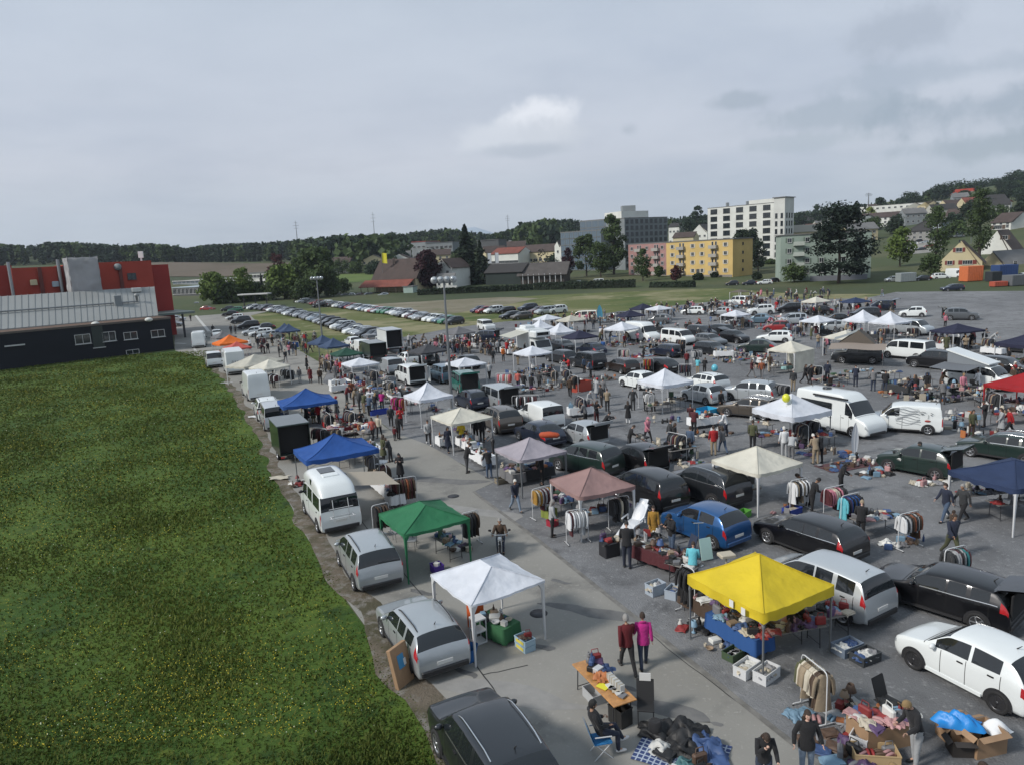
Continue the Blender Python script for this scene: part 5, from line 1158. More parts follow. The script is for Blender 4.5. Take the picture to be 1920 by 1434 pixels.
b,P,d,n,L_,z0,zt=bld('office_block','grey glazed office wing with a concrete grid, stepping up',1052,335,1128,322,16,437,GRY,fr=mat('grid_concrete',(.17,.18,.185),.8),pane=PANEB,wins=(6,9,2.2,2.6,.5),over=.1)
b,P,d,n,L_,z0,zt=bld('office_block','taller middle part of the grey office with two glazed floors',1089,338,1182,322,16,416,GRY,fr=mat('grid_concrete'),pane=PANEB,wins=(7,8,3.0,2.8,.5),over=.1)
b,P,d,n,L_,z0,zt=bld('office_block','grey concrete office tower with slit windows behind the pink block',1172,318,1252,330,16,410,wall('mid_concrete',(.17,.19,.20)),fr=FRD,wins=(8,9,1.6,1.7,.5),over=.1)
P2=[P[0]+n*2,P[0]+d*L_*.62+n*2,P[3]+d*L_*.62-n*2,P[3]-n*2];shell(b,P2,zt+.31,zt+3.2,WHT,'penthouse');m=MB();c=P[0].lerp(P[1],.32)+n*7;m.cbox((c.x,c.y,zt+4.6),(6,4,2.4),.1);part('roof_plant',m,GRY,b)
b,P,d,n,L_,z0,zt=bld('gabled_house','cream house with steep brown roof and red shutters',1764,212,1846,206,12,492,CRM,'gable',ROOFB,452,axis=1,over=.8,chim=0)
windows(b,P[0],d,z0,[(L_*.45,6.6,1.6,1.2)],FRW,PANE,mat('shutter_red',(.16,.03,.025),.7),'shutter');windows(b,P[0],d,z0,[(L_*.25,3.0,1.3,1.2),(L_*.66,3.0,2.4,1.2)],FRW,PANE,mat('shutter_red'),'shutter');windows(b,P[0],d,z0,[(L_*.45,9.1,.4,.7)],FRD)
b,P,d,n,L_,z0,zt=bld('gabled_house','white house with steep brown roof and an arched attic window',1838,258,1905,250,12,474,WHT,'gable',ROOFB,432,axis=1,over=.9)
windows(b,P[0],d,z0,[(L_*.5,9.8,2.4,1.4),(L_*.72,6.2,1.6,1.4)],FRW,PANE,mat('shutter_brown',(.08,.05,.035),.7),'shutter')
bld('gabled_house','beige house with a wide grey roof at the right edge of the photo',1896,212,1990,218,10,500,CRM,'gable',ROOFG,468,wins=(2,4,1.3,1.3,1.))
bld('row_house','long white terrace with a brown roof on the hillside',1600,500,1755,470,12,411,WHT,'gable',ROOFB,397,wins=(3,14,1.4,1.3,1.),group='terraces on the hillside')
bld('row_house','white flat terrace behind the brown roofed one',1585,600,1762,560,12,391,WHT,'flat',ROOFG,wins=(3,16,1.8,1.3,1.),group='terraces on the hillside')
bld('row_house','short white terrace with brown roof between the two poplars',1770,440,1824,428,12,408,WHT,'gable',ROOFB,391,wins=(3,6,1.6,1.4,1.),group='terraces on the hillside')
bld('gabled_house','grey house with a dark roof below the white terrace',1698,340,1744,330,14,434,wall('weathered',(.22,.22,.21)),'gable',ROOFD,414,wins=(2,4,1.3,1.2,1.),hip=.5)
bld('gabled_house','white wing with glass doors right of the grey house',1742,345,1766,338,12,420,LBL,'flat',ROOFG,wins=(3,3,1.5,1.5,1.))
bld('gabled_house','dark roofed house under the poplar',1858,340,1895,330,12,418,WHT,'gable',ROOFB,400,wins=(2,3,1.4,1.3,1.))
b,P,d,n,L_,z0,zt=bld('hillside_block','white block with a red top storey high on the hill',1784,660,1822,650,18,366,WHT,'flat',BRED,wins=(4,5,1.8,1.6,1.));P2=[P[0]-d*3+n,P[1]+n,P[2],P[3]-d*3];shell(b,P2,zt+.31,zt+4.5,BRED,'red_storey')
bld('hillside_block','orange red cube left of the white block high on the hill',1769,655,1785,650,12,368,BRED,'flat',ROOFG,wins=(3,2,1.6,1.6,1.))
bld('hillside_block','white flats at the right edge half up the hill',1855,520,1882,515,14,386,WHT,'flat',ROOFG,wins=(4,3,1.8,1.6,1.),group='flats half up the hill');bld('hillside_block','white flats with a slanting roof touching the right photo edge',1884,525,1935,530,14,391,WHT,'flat',ROOFG,wins=(3,6,1.8,1.6,1.),group='flats half up the hill')
bld('gabled_house','small white house between office tower and white apartment building',1254,480,1274,476,10,426,WHT,'gable',ROOFD,419,wins=(2,3,1.3,1.2,1.));bld('gabled_house','white house with dark roof left of the tall white building',1298,430,1326,424,10,436,WHT,'gable',ROOFD,421,wins=(2,3,1.3,1.2,1.),axis=1)
bld('gabled_house','dark tiled house behind the pink block',1262,400,1300,394,10,446,CRM,'gable',ROOFB,436,wins=(1,4,1.3,1.2,.5));bld('gabled_house','beige roofed house beside the white stair tower',1486,330,1530,326,12,436,CRM,'gable',mat('roof_beige',(.25,.24,.20),.8),422,wins=(2,5,1.3,1.2,.5));
rh=random.Random(8)
for i in range(40):
 px,D=(rh.uniform(1490,1915),rh.uniform(365,640))if i<26 else(rh.uniform(625,1050),rh.uniform(400,560));ln=rh.uniform(11,17);hh=rh.uniform(5.5,8);p=ATZ(px,D);wl_,rf_=rh.choice([(WHT,'white'),(CRM,'cream'),(WHT,'white'),(GRY,'grey'),(wall('pale_beige',(.38,.38,.34)),'pale beige')]),rh.choice([(ROOFB,'brown'),(ROOFD,'dark'),(ROOFB,'brown'),(ROOFR,'red'),(ROOFG,'grey')])
 q=hor(px)-(p.z+hh-CH)/D*CF;b=bld('gabled_house',None,px-ln/2/D*CF,D,px+ln/2/D*CF,D-rh.uniform(-5,5),10,q,wl_[0],'gable',rf_[0],hor(px)-(p.z+hh+3.6-CH)/D*CF,wins=(2,4,1.3,1.3,.8),axis=rh.choice([0,0,1]))[0];b['auto']='%s house with a %s roof among the far houses'%(wl_[1],rf_[1])
bld('community_hall','white hall with a shallow gable roof up on the slope',963,560,1012,552,14,447,WHT,'gable',wall('pale_roof',(.45,.45,.44)),434,wins=(2,5,1.6,1.4,.5),axis=1)
bld('warehouse','grey warehouse with a red sign band',757,520,800,512,20,456,GRY,'flat',BRED,wins=(2,5,2.4,1.4,.5));bld('warehouse','grey warehouse with a glazed recess',800,505,850,498,20,457,wall('mid_concrete'),'flat',ROOFG,wins=(2,6,2.4,2.,.5));bld('warehouse','long pale warehouse on the wooded slope',676,640,750,620,20,452,wall('pale_beige',(.38,.38,.34)),'flat',ROOFG,wins=(1,9,3,1.6,1.))
bld('glass_office','pale blue glass office left of the far pylon',606,560,640,555,16,468,LBL,'flat',ROOFG,wins=(3,6,2.2,2.0,.5),pane=PANEB);bld('glass_office','pale blue office with a raised white storey',641,556,672,550,16,458,LBL,'flat',ROOFG,wins=(4,5,2.2,2.0,.5),pane=PANEB)
bld('warehouse','dark grey flat warehouse right of the broad spruce',896,440,936,436,16,452,DGY,'flat',ROOFG,wins=(1,5,2,1.4,1.));bld('shop_building','red roofed shop with white signs',921,360,971,352,14,477,WHT,'gable',ROOFR,465,wins=(1,6,2.6,1.4,.5));bld('shop_building','brown roofed shop left of the office block',972,366,1046,352,14,474,CRM,'gable',ROOFB,459,wins=(1,8,2.,1.4,.5))
bld('gabled_house','white gable house peeping out left of the office wing',1040,345,1052,342,8,462,WHT,'gable',ROOFD,452,wins=(2,1,1.2,1.2,.5),axis=1)
bld('barn','low dark green barn behind the hedge',908,268,976,262,12,512,wall('dark_green_boards',(.02,.03,.028)),'gable',ROOFD,496,wins=None);
b,P,d,n,L_,z0,zt=bld('long_shed','long brown shed with white posts behind the hedge',974,262,1056,258,13,515,wall('brown_boards',(.05,.042,.036)),'gable',mat('roof_worn',(.07,.062,.058),.9,bump=.5,bscale=2,var=.2,vscale=.4),494,over=1.2)
for q in range(8):m=MB();c=P[0]+d*(L_*(q+.5)/8)-n*.9;m.box((c.x,c.y,z0+2.2),(.22,.22,3.8));part('post',m,WHITEM,b)
for px in(914,928):pp=ATZ(px,300);m=MB();m.tube([(0,0,0),(0,0,11)],.07,6);m.box((.75,0,8.6),(1.4,.03,4.2),m=1);o=solo('banner_flag','white advertising banner, %s, by the red roofed shop'%('left one' if px==914 else 'right one'),'flag',m,[GREYM,mat('banner_white',(.55,.58,.62),.7)],pp)
pp=ATZ(716,262);m=MB();m.tube([(0,0,0),(0,0,14.5)],.08,6);f=thing('flag_pole','yellow banner flag on a pole over the brown roofed inn','flag',pp);part('pole',m,GREYM,f);m=MB();m.grid(lambda u,v:(u*1.9,.12*math.sin(u*5),10.2+v*3.6-u*.3),8,4);part('flag',m,mat('flag_yellow',(.6,.55,.03),.7),f)
b,P,d,n,L_,z0,zt=bld('inn','brown roofed inn with a red canopy roof and a chimney',700,262,776,255,12,521,CRM,'gable',ROOFB,487,over=1.0,wins=(1,6,1.3,1.2,0.),chim=1)
m=MB();r=math.atan2(d.y,d.x);a,e=P[0]-d*3.5-n*1,P[1]-n*1;q=[a-n*4.5,e-n*4.5,e,a];zz_=[3.2,3.2,5.4,5.4];m.add([(p.x,p.y,z_1)for p,z_1 in zip(q,zz_)]+[(p.x,p.y,z_1-.2)for p,z_1 in zip(q,zz_)],[(0,1,2,3),(7,6,5,4),(0,4,5,1),(1,5,6,2),(2,6,7,3),(3,7,4,0)]);part('canopy_roof',m,ROOFR,b)
for q_ in range(7):m=MB();c=(a-n*4.2).lerp(e-n*4.2,(q_+.3)/7);m.box((c.x,c.y,1.6),(.2,.2,3.1));part('post',m,mat('wood_dark',(.06,.04,.03)),b)
bld('gabled_house','white gabled house behind the copper beech',812,268,846,264,12,503,WHT,'gable',ROOFB,486,axis=1,wins=(2,2,1.2,1.2,.5));
bld('garden_shed','small white panelled shed left of the broad spruce',815,258,845,256,5,524,WHT,'gable',ROOFG,514,wins=(1,3,1,1.2,.3));bld('kiosk','pale green kiosk at the right end of the inn',752,250,770,249,4,539,wall('pale_green',(.28,.36,.33)),'flat',ROOFG,over=.3)
for i,px in enumerate((836,848)):pp=ATZ(px,246);m=MB();m.box((0,0,1.3),(1.9,.08,1.3));m.box((-.8,.06,.6),(.08,.08,1.3),m=1);m.box((.8,.06,.6),(.08,.08,1.3),m=1);solo('notice_board','blank white board beside the hedge, %s of the pair'%('left' if i==0 else 'right'),'board',m,[PAPER,DARKM],pp)
bld('industrial_hall','pale blue industrial hall below the ploughed field',322,360,404,352,26,529,LBL,'flat',wall('pale_roof'),wins=(1,10,3,1.6,1.5),pane=PANEB);bld('industrial_hall','low dark glazed hall front at the end of the road',320,290,372,285,14,541,DGY,'flat',LBL,wins=(1,7,2.6,2.2,.5));bld('industrial_hall','white hall between the fresh green trees',466,330,500,326,18,513,WHT,'flat',ROOFG,wins=(2,5,2.4,1.4,.5));bld('industrial_hall','white hall behind the first green tree',404,345,470,338,20,526,WHT,'flat',ROOFG,wins=(1,8,2.6,1.4,.5))
pp=G(480,577);t=thing('carport','flat white canopy on posts left of the wide green tree','canopy',pp,-.1)
m=MB();m.cbox((0,0,4.1),(9.6,3.0,.35),.05);part('roof',m,wall('pale_roof'),t)
for s in(-3.6,0,3.6):m=MB();m.cbox((s,0,1.95),(.3,.3,3.9),.03);part('post',m,DARKM,t)
def skip(px,py,l,w_,h,col,label,rz=0.1,name='container'):
 m=MB();m.cbox((0,0,h/2+.15),(l,w_,h),.05)
 for i in range(int(l/.45)):m.box((-l/2+.25+i*.45,-w_/2-.03,h/2+.15),(.12,.06,h*.92))
 m.box((0,0,.08),(l*.9,w_*.8,.14),m=1);solo(name,label,'container',m,[col,DARKM],G(px,py),rz)
skip(1820,528,4.2,3,3.6,mat('container_orange',(.52,.14,.05),.6,var=.1),'bright orange container in front of the cream house')
skip(1882,524,5,3,3.4,mat('tarp_blue',(.02,.05,.15),.8,bump=1,bscale=1),'dark blue covered container right of the orange one');skip(1862,528,2.6,2.4,2.2,mat('tarp_black',(.02,.025,.03),.8,bump=1,bscale=1),'black covered stack between orange and blue containers')
skip(1872,538,3.2,1.6,1.0,mat('skip_red',(.35,.07,.04),.7),'low red skip in front of the blue container');skip(1905,536,4.5,3,2.2,mat('tarp_grey',(.10,.11,.12),.8,bump=1,bscale=1),'grey tarpaulin heap at the right edge');skip(1698,529,4.4,2.2,2.2,mat('container_grey',(.24,.27,.28),.6),'pale grey container beside the far white cars')
A0,B0=G(0,694),G(327,655);d=(B0-A0).normalized();n=Vector((-d.y,d.x,0));Lh=(B0-A0).length+40;A_=B0-d*Lh
b=thing('office_annex','low dark blue clad annex with white framed windows at the meadow edge','building');Pn=[A_,B0,B0+n*7.5,A_+n*7.5];Ha=4.9;shell(b,Pn,-.2,Ha,BLK)
m=MB();m.poly([(p.x,p.y)for p in Pn],Ha+.004,Ha+.12);part('gravel_roof',m,mat('roof_rust_gravel',(.10,.06,.04),.95,bump=.5,bscale=4,var=.25,vscale=.8),b)
m=MB();c=A_.lerp(B0,.5)-n*.02;rzf=math.atan2(d.y,d.x);m.box((c.x,c.y,Ha+.09),(Lh+.1,.16,.3),rz=rzf);c=B0+n*3.75;m.box((c.x+d.x*.05,c.y+d.y*.05,Ha+.09),(.16,7.6,.31),rz=rzf);part('parapet',m,mat('parapet_metal',(.12,.10,.09),.5,.4),b)
def onwall(k,x,y):
 q=z_(k,x,y);g=G(q[0],q[1]);dd=_F*CF+_R*(q[0]-960)+_U*(717-q[1]);dd=Vector(dd);o=Vector((0,0,CH));t=((A_-o).dot(n))/dd.dot(n);p=o+dd*t;return(p-A_).dot(d),p.z
for(x0,y0,x1,y1)in[(558,745,680,825),(765,725,868,805),(925,728,1030,790),(1130,712,1235,772)]:
 s0,za=onwall('X',x0,(y0+y1)/2);s1,zb=onwall('X',x1,(y0+y1)/2-12);_,zt_=onwall('X',(x0+x1)/2,y0);_,zl=onwall('X',(x0+x1)/2,y1);windows(b,A_,d,0,[((s0+s1)/2,(zt_+zl)/2,abs(s1-s0)*.97,abs(zt_-zl)*.9)],FRW)
s0,zb=onwall('X',110,832);m=MB();p=A_+d*s0-n*.1;m.box((p.x,p.y,zb),(2.4,.2,.18),rz=rzf);part('window_sill',m,FRW,b)
for(x0,x1,y)in((945,1045,880),):s0,z1=onwall('X',x0,y);s1,z2=onwall('X',x1,y);windows(b,A_,d,0,[((s0+s1)/2,(z1+z2)/2,abs(s1-s0),.7)],FRW)
s0,z1=onwall('X',722,690);s1,z2=onwall('X',728,850);m=MB();p=A_+d*s0-n*.04;m.box((p.x,p.y,(z1+z2)/2),(1.5,.1,abs(z1-z2)),rz=rzf);part('door',m,mat('door_green_dark',(.02,.03,.028),.5),b);m=MB();m.box((p.x,p.y,z2),(1.7,.3,.12),rz=rzf);part('door_sill',m,FRW,b)
for(x,y,nm)in((715,668,0),(1115,637,1)):
 q=z_('X',x,y);g=G(q[0],q[1],Ha+.2);m=MB();m.ball((g.x,g.y,Ha+.15),(.6,.55,.34),10);part('skylight_dome',m,WHT,b)
for(x0,x1,y)in((375,440,960),(580,705,925)):
 a1,a2=GZ('X',x0,y),GZ('X',x1,y);m=MB();c=(a1+a2)/2;m.box((c.x,c.y,.3),((a2-a1).length,.9,.6),rz=rzf);solo('light_well','concrete light well at the foot of the dark annex, %s one'%('left' if x0<500 else 'wider right'),'light well',m,[GRY])
def wallpt(px,py,dist_n):
 o=Vector((0,0,CH));dd=Vector(_F*CF+_R*(px-960)+_U*(717-py));A2=A_+n*dist_n;t=((A2-o).dot(n))/dd.dot(n);p=o+dd*t;return(p-A_).dot(d),p.z
b=thing('factory_hall','long hall with a pale ribbed metal roof','building');RB=mat('metal_roof',(.25,.26,.255),.6,.1,var=.06,vscale=.2)
Bh=A_+d*(wallpt(296,590,7.6)[0]-.3);Br_=A_+n*18+d*(wallpt(288,540,18)[0]-.8);Pn=[A_+n*7.6,Bh+n*7.6,Br_,A_+n*18];He=5.15;shell(b,Pn,-.2,He,DGY)
ridge0=A_+n*18;ridge1=A_+n*18+d*(wallpt(289,538,18)[0]-.5);Hr=wallpt(289,538,18)[1];e0=A_+n*7.0;e1=A_+n*7.0+d*wallpt(297,597,7)[0]
m=MB();Z=lambda p,z:(p.x,p.y,z);r1=ridge1+d*.5
m.add([Z(e0,He+.02),Z(e1,He+.02),Z(r1,Hr),Z(ridge0,Hr),Z(e0,He-.2),Z(e1,He-.2),Z(r1,Hr-.2),Z(ridge0,Hr-.2)],[(0,1,2,3),(4,7,6,5),(0,4,5,1),(1,5,6,2),(2,6,7,3)])
Lr=(ridge1-ridge0).length;ns=int(Lr/.9)
for i in range(ns+1):
 p,q=e0.lerp(e1,i/ns),ridge0.lerp(r1,i/ns);o1=Vector((0,0,He+.10));o2=Vector((0,0,Hr+.08));m.add([Z(p-d*.04,He+.03),Z(p+d*.04,He+.03),Z(q+d*.04,Hr+.01),Z(q-d*.04,Hr+.01),Z(p-d*.03,He+.10),Z(p+d*.03,He+.10),Z(q+d*.03,Hr+.08),Z(q-d*.03,Hr+.08)],[(4,5,6,7),(0,4,7,3),(1,2,6,5),(0,1,5,4)])
part('roof',m,RB,b);m=MB();m.add([Z(Bh+n*7.6,He),Z(Br_,He),Z(Br_,Hr-.25)],[(0,1,2)]);part('gable_wall',m,GRY,b)
m=MB();k_=.46;m.tube([Z(e0.lerp(ridge0,k_),lerp(He,Hr,k_)+.3),Z(e1.lerp(r1,k_)-d*3,lerp(He,Hr,k_)+.3)],.13,6);part('roof_pipe',m,GREYM,b)
c=e1.lerp(r1,.45)-d*6;m=MB();m.cbox((c.x,c.y,He+2.4),(1.1,1.1,2.4),.05,rz=rzf);part('chimney',m,GRY,b);m=MB();c=e1.lerp(r1,.5)-d*3;m.lathe([(.2,0),(.2,1.4),(.4,1.4),(.4,1.7),(.1,1.9)],8,(c.x,c.y,He+1.8));part('vent',m,RB,b);m=MB();c=e1.lerp(r1,.86)-d*3;m.cbox((c.x,c.y,Hr-.3),(1.5,1.0,.7),.1,rz=rzf);part('roof_hatch',m,WHT,b)
b=thing('red_factory','signal red factory building behind the metal roof','building');s_r,z_r=wallpt(283,489,24);s_l,_=wallpt(188,490,24)
for(x0,x1,y0,nm,mt,dn,dep)in[(150,283,489,'wall',BRED,24,22),(20,105,500,'wall',BRED,24.2,18),(104,151,498,'recessed_wall',wall('dark_red',(.16,.025,.02)),26,14),(-190,21,498,'recessed_wall',wall('dull_red',(.26,.035,.025)),25.5,14)]:
 sa,_=wallpt(x0,y0,dn);sb,zt_=wallpt(x1,y0,dn);Q=[A_+d*sa+n*dn,A_+d*sb+n*dn,A_+d*sb+n*(dn+dep),A_+d*sa+n*(dn+dep)];shell(b,Q,0,zt_,mt,nm)
sa,_=wallpt(284,496,27);sb,zt_=wallpt(315,496,27);Q=[A_+d*sa+n*27,A_+d*sb+n*27,A_+d*sb+n*40,A_+d*sa+n*40];shell(b,Q,0,zt_,wall('deep_red',(.27,.03,.025)),'stair_wing')
sa,za=wallpt(238,513,24);sb,zb=wallpt(256,524,24);windows(b,A_+n*23.98,d,0,[((sa+sb)/2,(za+zb)/2,abs(sb-sa),abs(za-zb))],FRD)
for px_ in(226,75):s1,z1=wallpt(px_,515,24);m=MB();p=A_+d*s1+n*23.85;m.box((p.x,p.y,10.5),(.55,.3,7.0),rz=rzf);part('vertical_duct',m,wall('duct_red',(.13,.04,.035)),b)
s1,z1=wallpt(220,501,23.8);m=MB();p=A_+d*s1+n*23.6;m.lathe([(.05,-.2),(.6,-.2),(.6,.2),(.05,.2)],14,(p.x,p.y,z1),axis='Y');part('round_vent',m,GRY,b)
s1,z1=wallpt(264,478,26);m=MB();p=A_+d*s1+n*26;m.tube([(p.x,p.y,z1-3),(p.x,p.y,z1+.6)],.15,6);m.box((p.x,p.y,z1),(.9,.3,1.2));part('roof_antenna',m,WHITEM,b)
for px_,hh in((15,492),(108,487),(120,486)):s1,z1=wallpt(px_,hh,23);m=MB();p=A_+d*s1+n*23.2;m.tube([(p.x,p.y,9),(p.x,p.y,z1)],.26,10);part('flue',m,mat('flue_steel',(.3,.31,.32),.4,.6),b)
for px_,py_,c_ in((63,530,CRM),(104,533,LBL)):s1,z1=wallpt(px_,py_,23.8);m=MB();p=A_+d*s1+n*23.7;m.cbox((p.x,p.y,z1),(1.0,.5,.9),.1,rz=rzf);part('wall_unit',m,c_,b)
b=thing('wrapped_scaffold','scaffold wrapped in white netting on the metal roof','scaffold');q=[wallpt(126,484,18.5),wallpt(183,484,18.5)];m=MB();sa,sb=q[0][0],q[1][0];zt_=q[0][1]
def net(u,v):
 s=u*4;k=int(min(3,s));f=s-k;C4=[(sa,18.5),(sb,18.5),(sb,22),(sa,22),(sa,18.5)];x=lerp(C4[k][0],C4[k+1][0],f);y=lerp(C4[k][1],C4[k+1][1],f);j=.25*mnoise.noise((u*30,v*6,0));p=A_+d*(x+j)+n*(y+j);return(p.x,p.y,9.6+v*(zt_-9.6)+.05*math.sin(u*60))
m.grid(net,48,12);part('netting',m,mat('net_white',(.42,.42,.43),.8,trans=.3,bump=.8,bscale=.7,var=.15,vscale=.4),b)
m=MB();p0=A_+d*sa+n*18.6;p1=A_+d*sb+n*21.9;m.box(((p0.x+p1.x)/2,(p0.y+p1.y)/2,zt_-.25),(sb-sa-.3,3.1,.15),rz=rzf);part('top_deck',m,GREYM,b)
m=MB()
for k in range(5):
 p=A_+d*lerp(sa,sb,k/4)+n*18.75;m.tube([(p.x,p.y,9),(p.x,p.y,zt_+.2)],.06,5)
part('scaffold_tubes',m,GREYM,b)
b=thing('loading_canopy','grey loading canopy at the road end of the red factory','canopy');a1=G(303,599);m=MB();c=B0+n*24+d*3;m.cbox((c.x,c.y,4.6),(14,12,.4),.05,rz=rzf);part('roof',m,mat('canopy_green_grey',(.12,.15,.14),.6),b)
for s in(-5,5):
 m=MB();p=c+d*s-n*5;m.box((p.x,p.y,2.2),(.3,.3,4.4),rz=rzf);part('post',m,DARKM,b)
def mast(bx,by,h,label):
 g=G(bx,by);t=thing('floodlight_mast',label,'floodlight',g,0,'floodlight masts on the lot');m=MB();m.tube([(0,0,0),(0,0,h*.5),(0,0,h)],[.14,.11,.075],10);part('pole',m,GREYM,t)
 m=MB();m.cbox((0,0,.15),(.7,.7,.3),.04);part('foot',m,GRY,t);m=MB();m.tube([(-.85,0,h-.05),(.85,0,h-.05)],.05,6);part('cross_arm',m,GREYM,t)
 for s in(-.72,-.24,.24,.72):
  m=MB();m.lathe([(.06,-.1),(.2,-.12),(.29,.12),(.29,.22),(.02,.22)],12,axis='Y');f=part('lamp_head',m,mat('lamp_housing',(.42,.44,.45),.35,.5),t,loc=(s,-.1,h+.22),rot=(rad(25)*(-1 if abs(s)>.5 else-1),0,rad(-15*s)));m=MB();m.lathe([(.02,-.135),(.19,-.128),(.02,-.125)],12,axis='Y');part('lamp_glass',m,HEADL,f)
 THINGS.append((t,'mast'))
mast(605,642,9.9,'left floodlight mast with four lamps by the parked car row');mast(848,772,10.4,'nearer floodlight mast with four lamps among the stalls')
for px,D,py,lb in((562,1100,414,'left'),(706,1250,398,'middle'),(955,1300,403,'right'),(1626,900,362,'hillside')):
 p=ATZ(px,D);h=ztop(px,py,D)-p.z;t=thing('power_pylon',lb+' distant power mast rising over the skyline','pylon',p,0,'distant power masts');m=MB();m.tube([(0,0,0),(0,0,h)],[.9,.28],6);part('mast',m,GREYM,t)
 for k,wd in((.93,3.2),(.84,4.6),(.75,3.6)):m=MB();m.box((0,0,h*k),(wd*2,.3,.4));part('cross_arm',m,GREYM,t)
pp=ATZ(1822,300);m=MB();m.tube([(0,0,0),(0,0,13)],.14,6);m.box((0,0,12.6),(1.0,.3,.3));solo('street_lamp','slim pole behind the poplar on the slope','street lamp',m,[GREYM],pp)
Zt=lambda k,*a:[z_(k,a[i],a[i+1])for i in range(0,len(a),2)]
gaz3('whitenear','white',(808,1078),(879,1139),(1020,1086),'big white gazebo in the lane, nearest to the camera',h1=2.55,val=.07,conc=.05,ridge=.35)
gaz3('green','green',(712,962),(757,1005),(879,972),'bright green gazebo beside the silver people carrier',h1=2.6,val=.12,conc=.08,legs='tent',ridge=.3)
gaz3('yellow','yellow',(1294,1080),(1426,1145),(1558,1094),'bright yellow gazebo over clothes tables',eave=2.15,h1=3.0,val=.3,conc=.12,style='popup',legs='grey',wd=(3,3))
gaz3('pink','pink',(1031,898),(1087,934),(1191,911),'dusty pink gazebo with clothes rails round it',h1=2.75,val=.14,conc=.1,vd=1)
gaz3('lav','lavender',(928,841),(975,864),(1062,845),'pale lilac gazebo left of the dusty pink one',h1=2.75,val=.12,conc=.3,vd=1,legs='grey')
gaz3('cream','cream',(810,780),(845,797),(921,781),'off white gazebo left of the lilac one',h1=2.65,val=.13,conc=.1,wd=(3,3))
gaz3('wpop','white',(757,741),(782,753),(849,740),'white pointed gazebo left of the nearer floodlight mast',eave=2.1,h1=3.1,val=.22,conc=.6,style='popup',legs='white')
gaz3('blue1','blue',(571,840),(592,860),(689,842),'bright blue gazebo beside the dark green box trailer',eave=2.1,h1=3.0,val=.24,conc=.55,style='popup',legs='grey',wd=(3,4))
gaz3('blue2','blue',(535,750),(543,761),(617,751),'bright blue gazebo right of the silver van, farther up the lane',eave=2.1,h1=3.05,val=.22,conc=.6,style='popup',legs='grey',wd=(3,4))
gaz3('balloon','white',(1413,765),(1486,787),(1557,768),'white gazebo with a yellow balloon beside the big camper van',eave=2.2,h1=3.15,val=.3,conc=.3,style='popup',legs='grey',wd=(3.2,3.2))
gaz3('creamR','cream',(1334,863),(1418,891),(1505,866),'large cream gazebo above a clothes rail on the right',h1=2.8,val=.16,conc=.08)
gaz3('wmid','white',(1194,713),(1241,726),(1301,714),'white pointed gazebo behind the reddish carts in the middle',eave=2.15,h1=3.1,val=.24,conc=.4,style='popup',wd=(3,3))
gaz3('wleg','white',(643,681),(656,688),(708,680),'white party gazebo with bowed legs by the long bric-a-brac heap',h1=2.6,val=.14,conc=.05,wd=(3,3))
gaz3('dgreen','darkgreen',(620,663),(633,668),(680,662),'dark green gazebo left of the covered truck',h1=2.7,val=.14,conc=.2,wd=(3,3))
gaz3('nb1','duskblue',(584,642),(593,648),(627,641),'dusk blue gazebo, left of the overlapping pair',h1=3.0,val=.2,conc=.5,style='popup',wd=(3,3),legs='grey');gaz3('nb2','duskblue',(600,648),(609,654),(652,647),'dusk blue gazebo, right of the overlapping pair',h1=3.0,val=.2,conc=.5,style='popup',wd=(3,3),legs='grey')
gaz3('nb3','duskblue',(513,617),(522,621),(556,619),'far dusk blue gazebo by the lawn, rear of two',h1=3.1,val=.2,conc=.5,style='popup',wd=(3,3),legs='grey');gaz3('nb4','duskblue',(521,619),(530,623),(564,620),'far dusk blue gazebo by the lawn, front of two',h1=3.1,val=.2,conc=.5,style='popup',wd=(3,3),legs='grey')
gaz3('orange','orange',(407,642),(411,648),(456,641),'vivid orange gazebo up the lane',h1=3.1,val=.25,conc=.4,style='popup',wd=(3,4));gaz3('greyfar','grey',(398,632),(402,636),(440,631),'grey gazebo behind the orange one',h1=3.0,val=.2,conc=.4,style='popup',wd=(3,3))
gaz3('coral','coral',(424,651),(431,655),(466,651),'coral red gazebo in front of the orange one',h1=2.8,val=.18,conc=.4,style='popup',wd=(3,3));gaz3('longw','ivory',(438,690),(450,694),(516,671),'long off white gazebo beside the panelled camper',h1=3.0,val=.2,conc=.2,wd=(3,5.4));gaz3('beige','cream',(475,690),(488,695),(535,684),'cream gazebo behind the tall white panel van',h1=2.8,val=.16,conc=.15,wd=(3,3))
gaz3('char','charcoal',(770,660),(785,664),(834,655),'charcoal gazebo left of the nearer mast',h1=2.8,val=.18,conc=.2,wd=(3,3.6));gaz3('grey','grey',(834,626),(846,629),(887,621),'mid grey gazebo right of the nearer mast',h1=2.9,val=.14,conc=.2,wd=(3,3.4))
gaz3('w26','white',(843,682),(856,689),(903,680),'white flat gazebo behind the teal van',h1=2.6,val=.1,conc=.05,wd=(3,3));gaz3('w27','white',(969,662),(989,668),(1028,660),'white gazebo with spread legs below the awning truck',h1=2.75,val=.13,conc=.1,wd=(3,3))
gaz3('w28','white',(1000,599),(1019,603),(1052,596),'farthest white gazebo of the cluster behind the camper truck',h1=2.7,val=.12,conc=.1,wd=(3,3.6));gaz3('w29','white',(994,615),(1005,618),(1032,613),'white pointed gazebo, left one behind the camper truck',h1=3.2,val=.2,conc=.5,style='popup',wd=(3,3))
gaz3('w30','white',(1027,621),(1036,627),(1074,621),'white pointed gazebo, right one behind the camper truck',h1=3.2,val=.3,conc=.5,style='popup',wd=(3,3));gaz3('w31','ivory',(1041,602),(1061,605),(1100,598),'cream white gazebo beside the light blue beach flag',h1=2.75,val=.12,conc=.1,wd=(3,3.6))
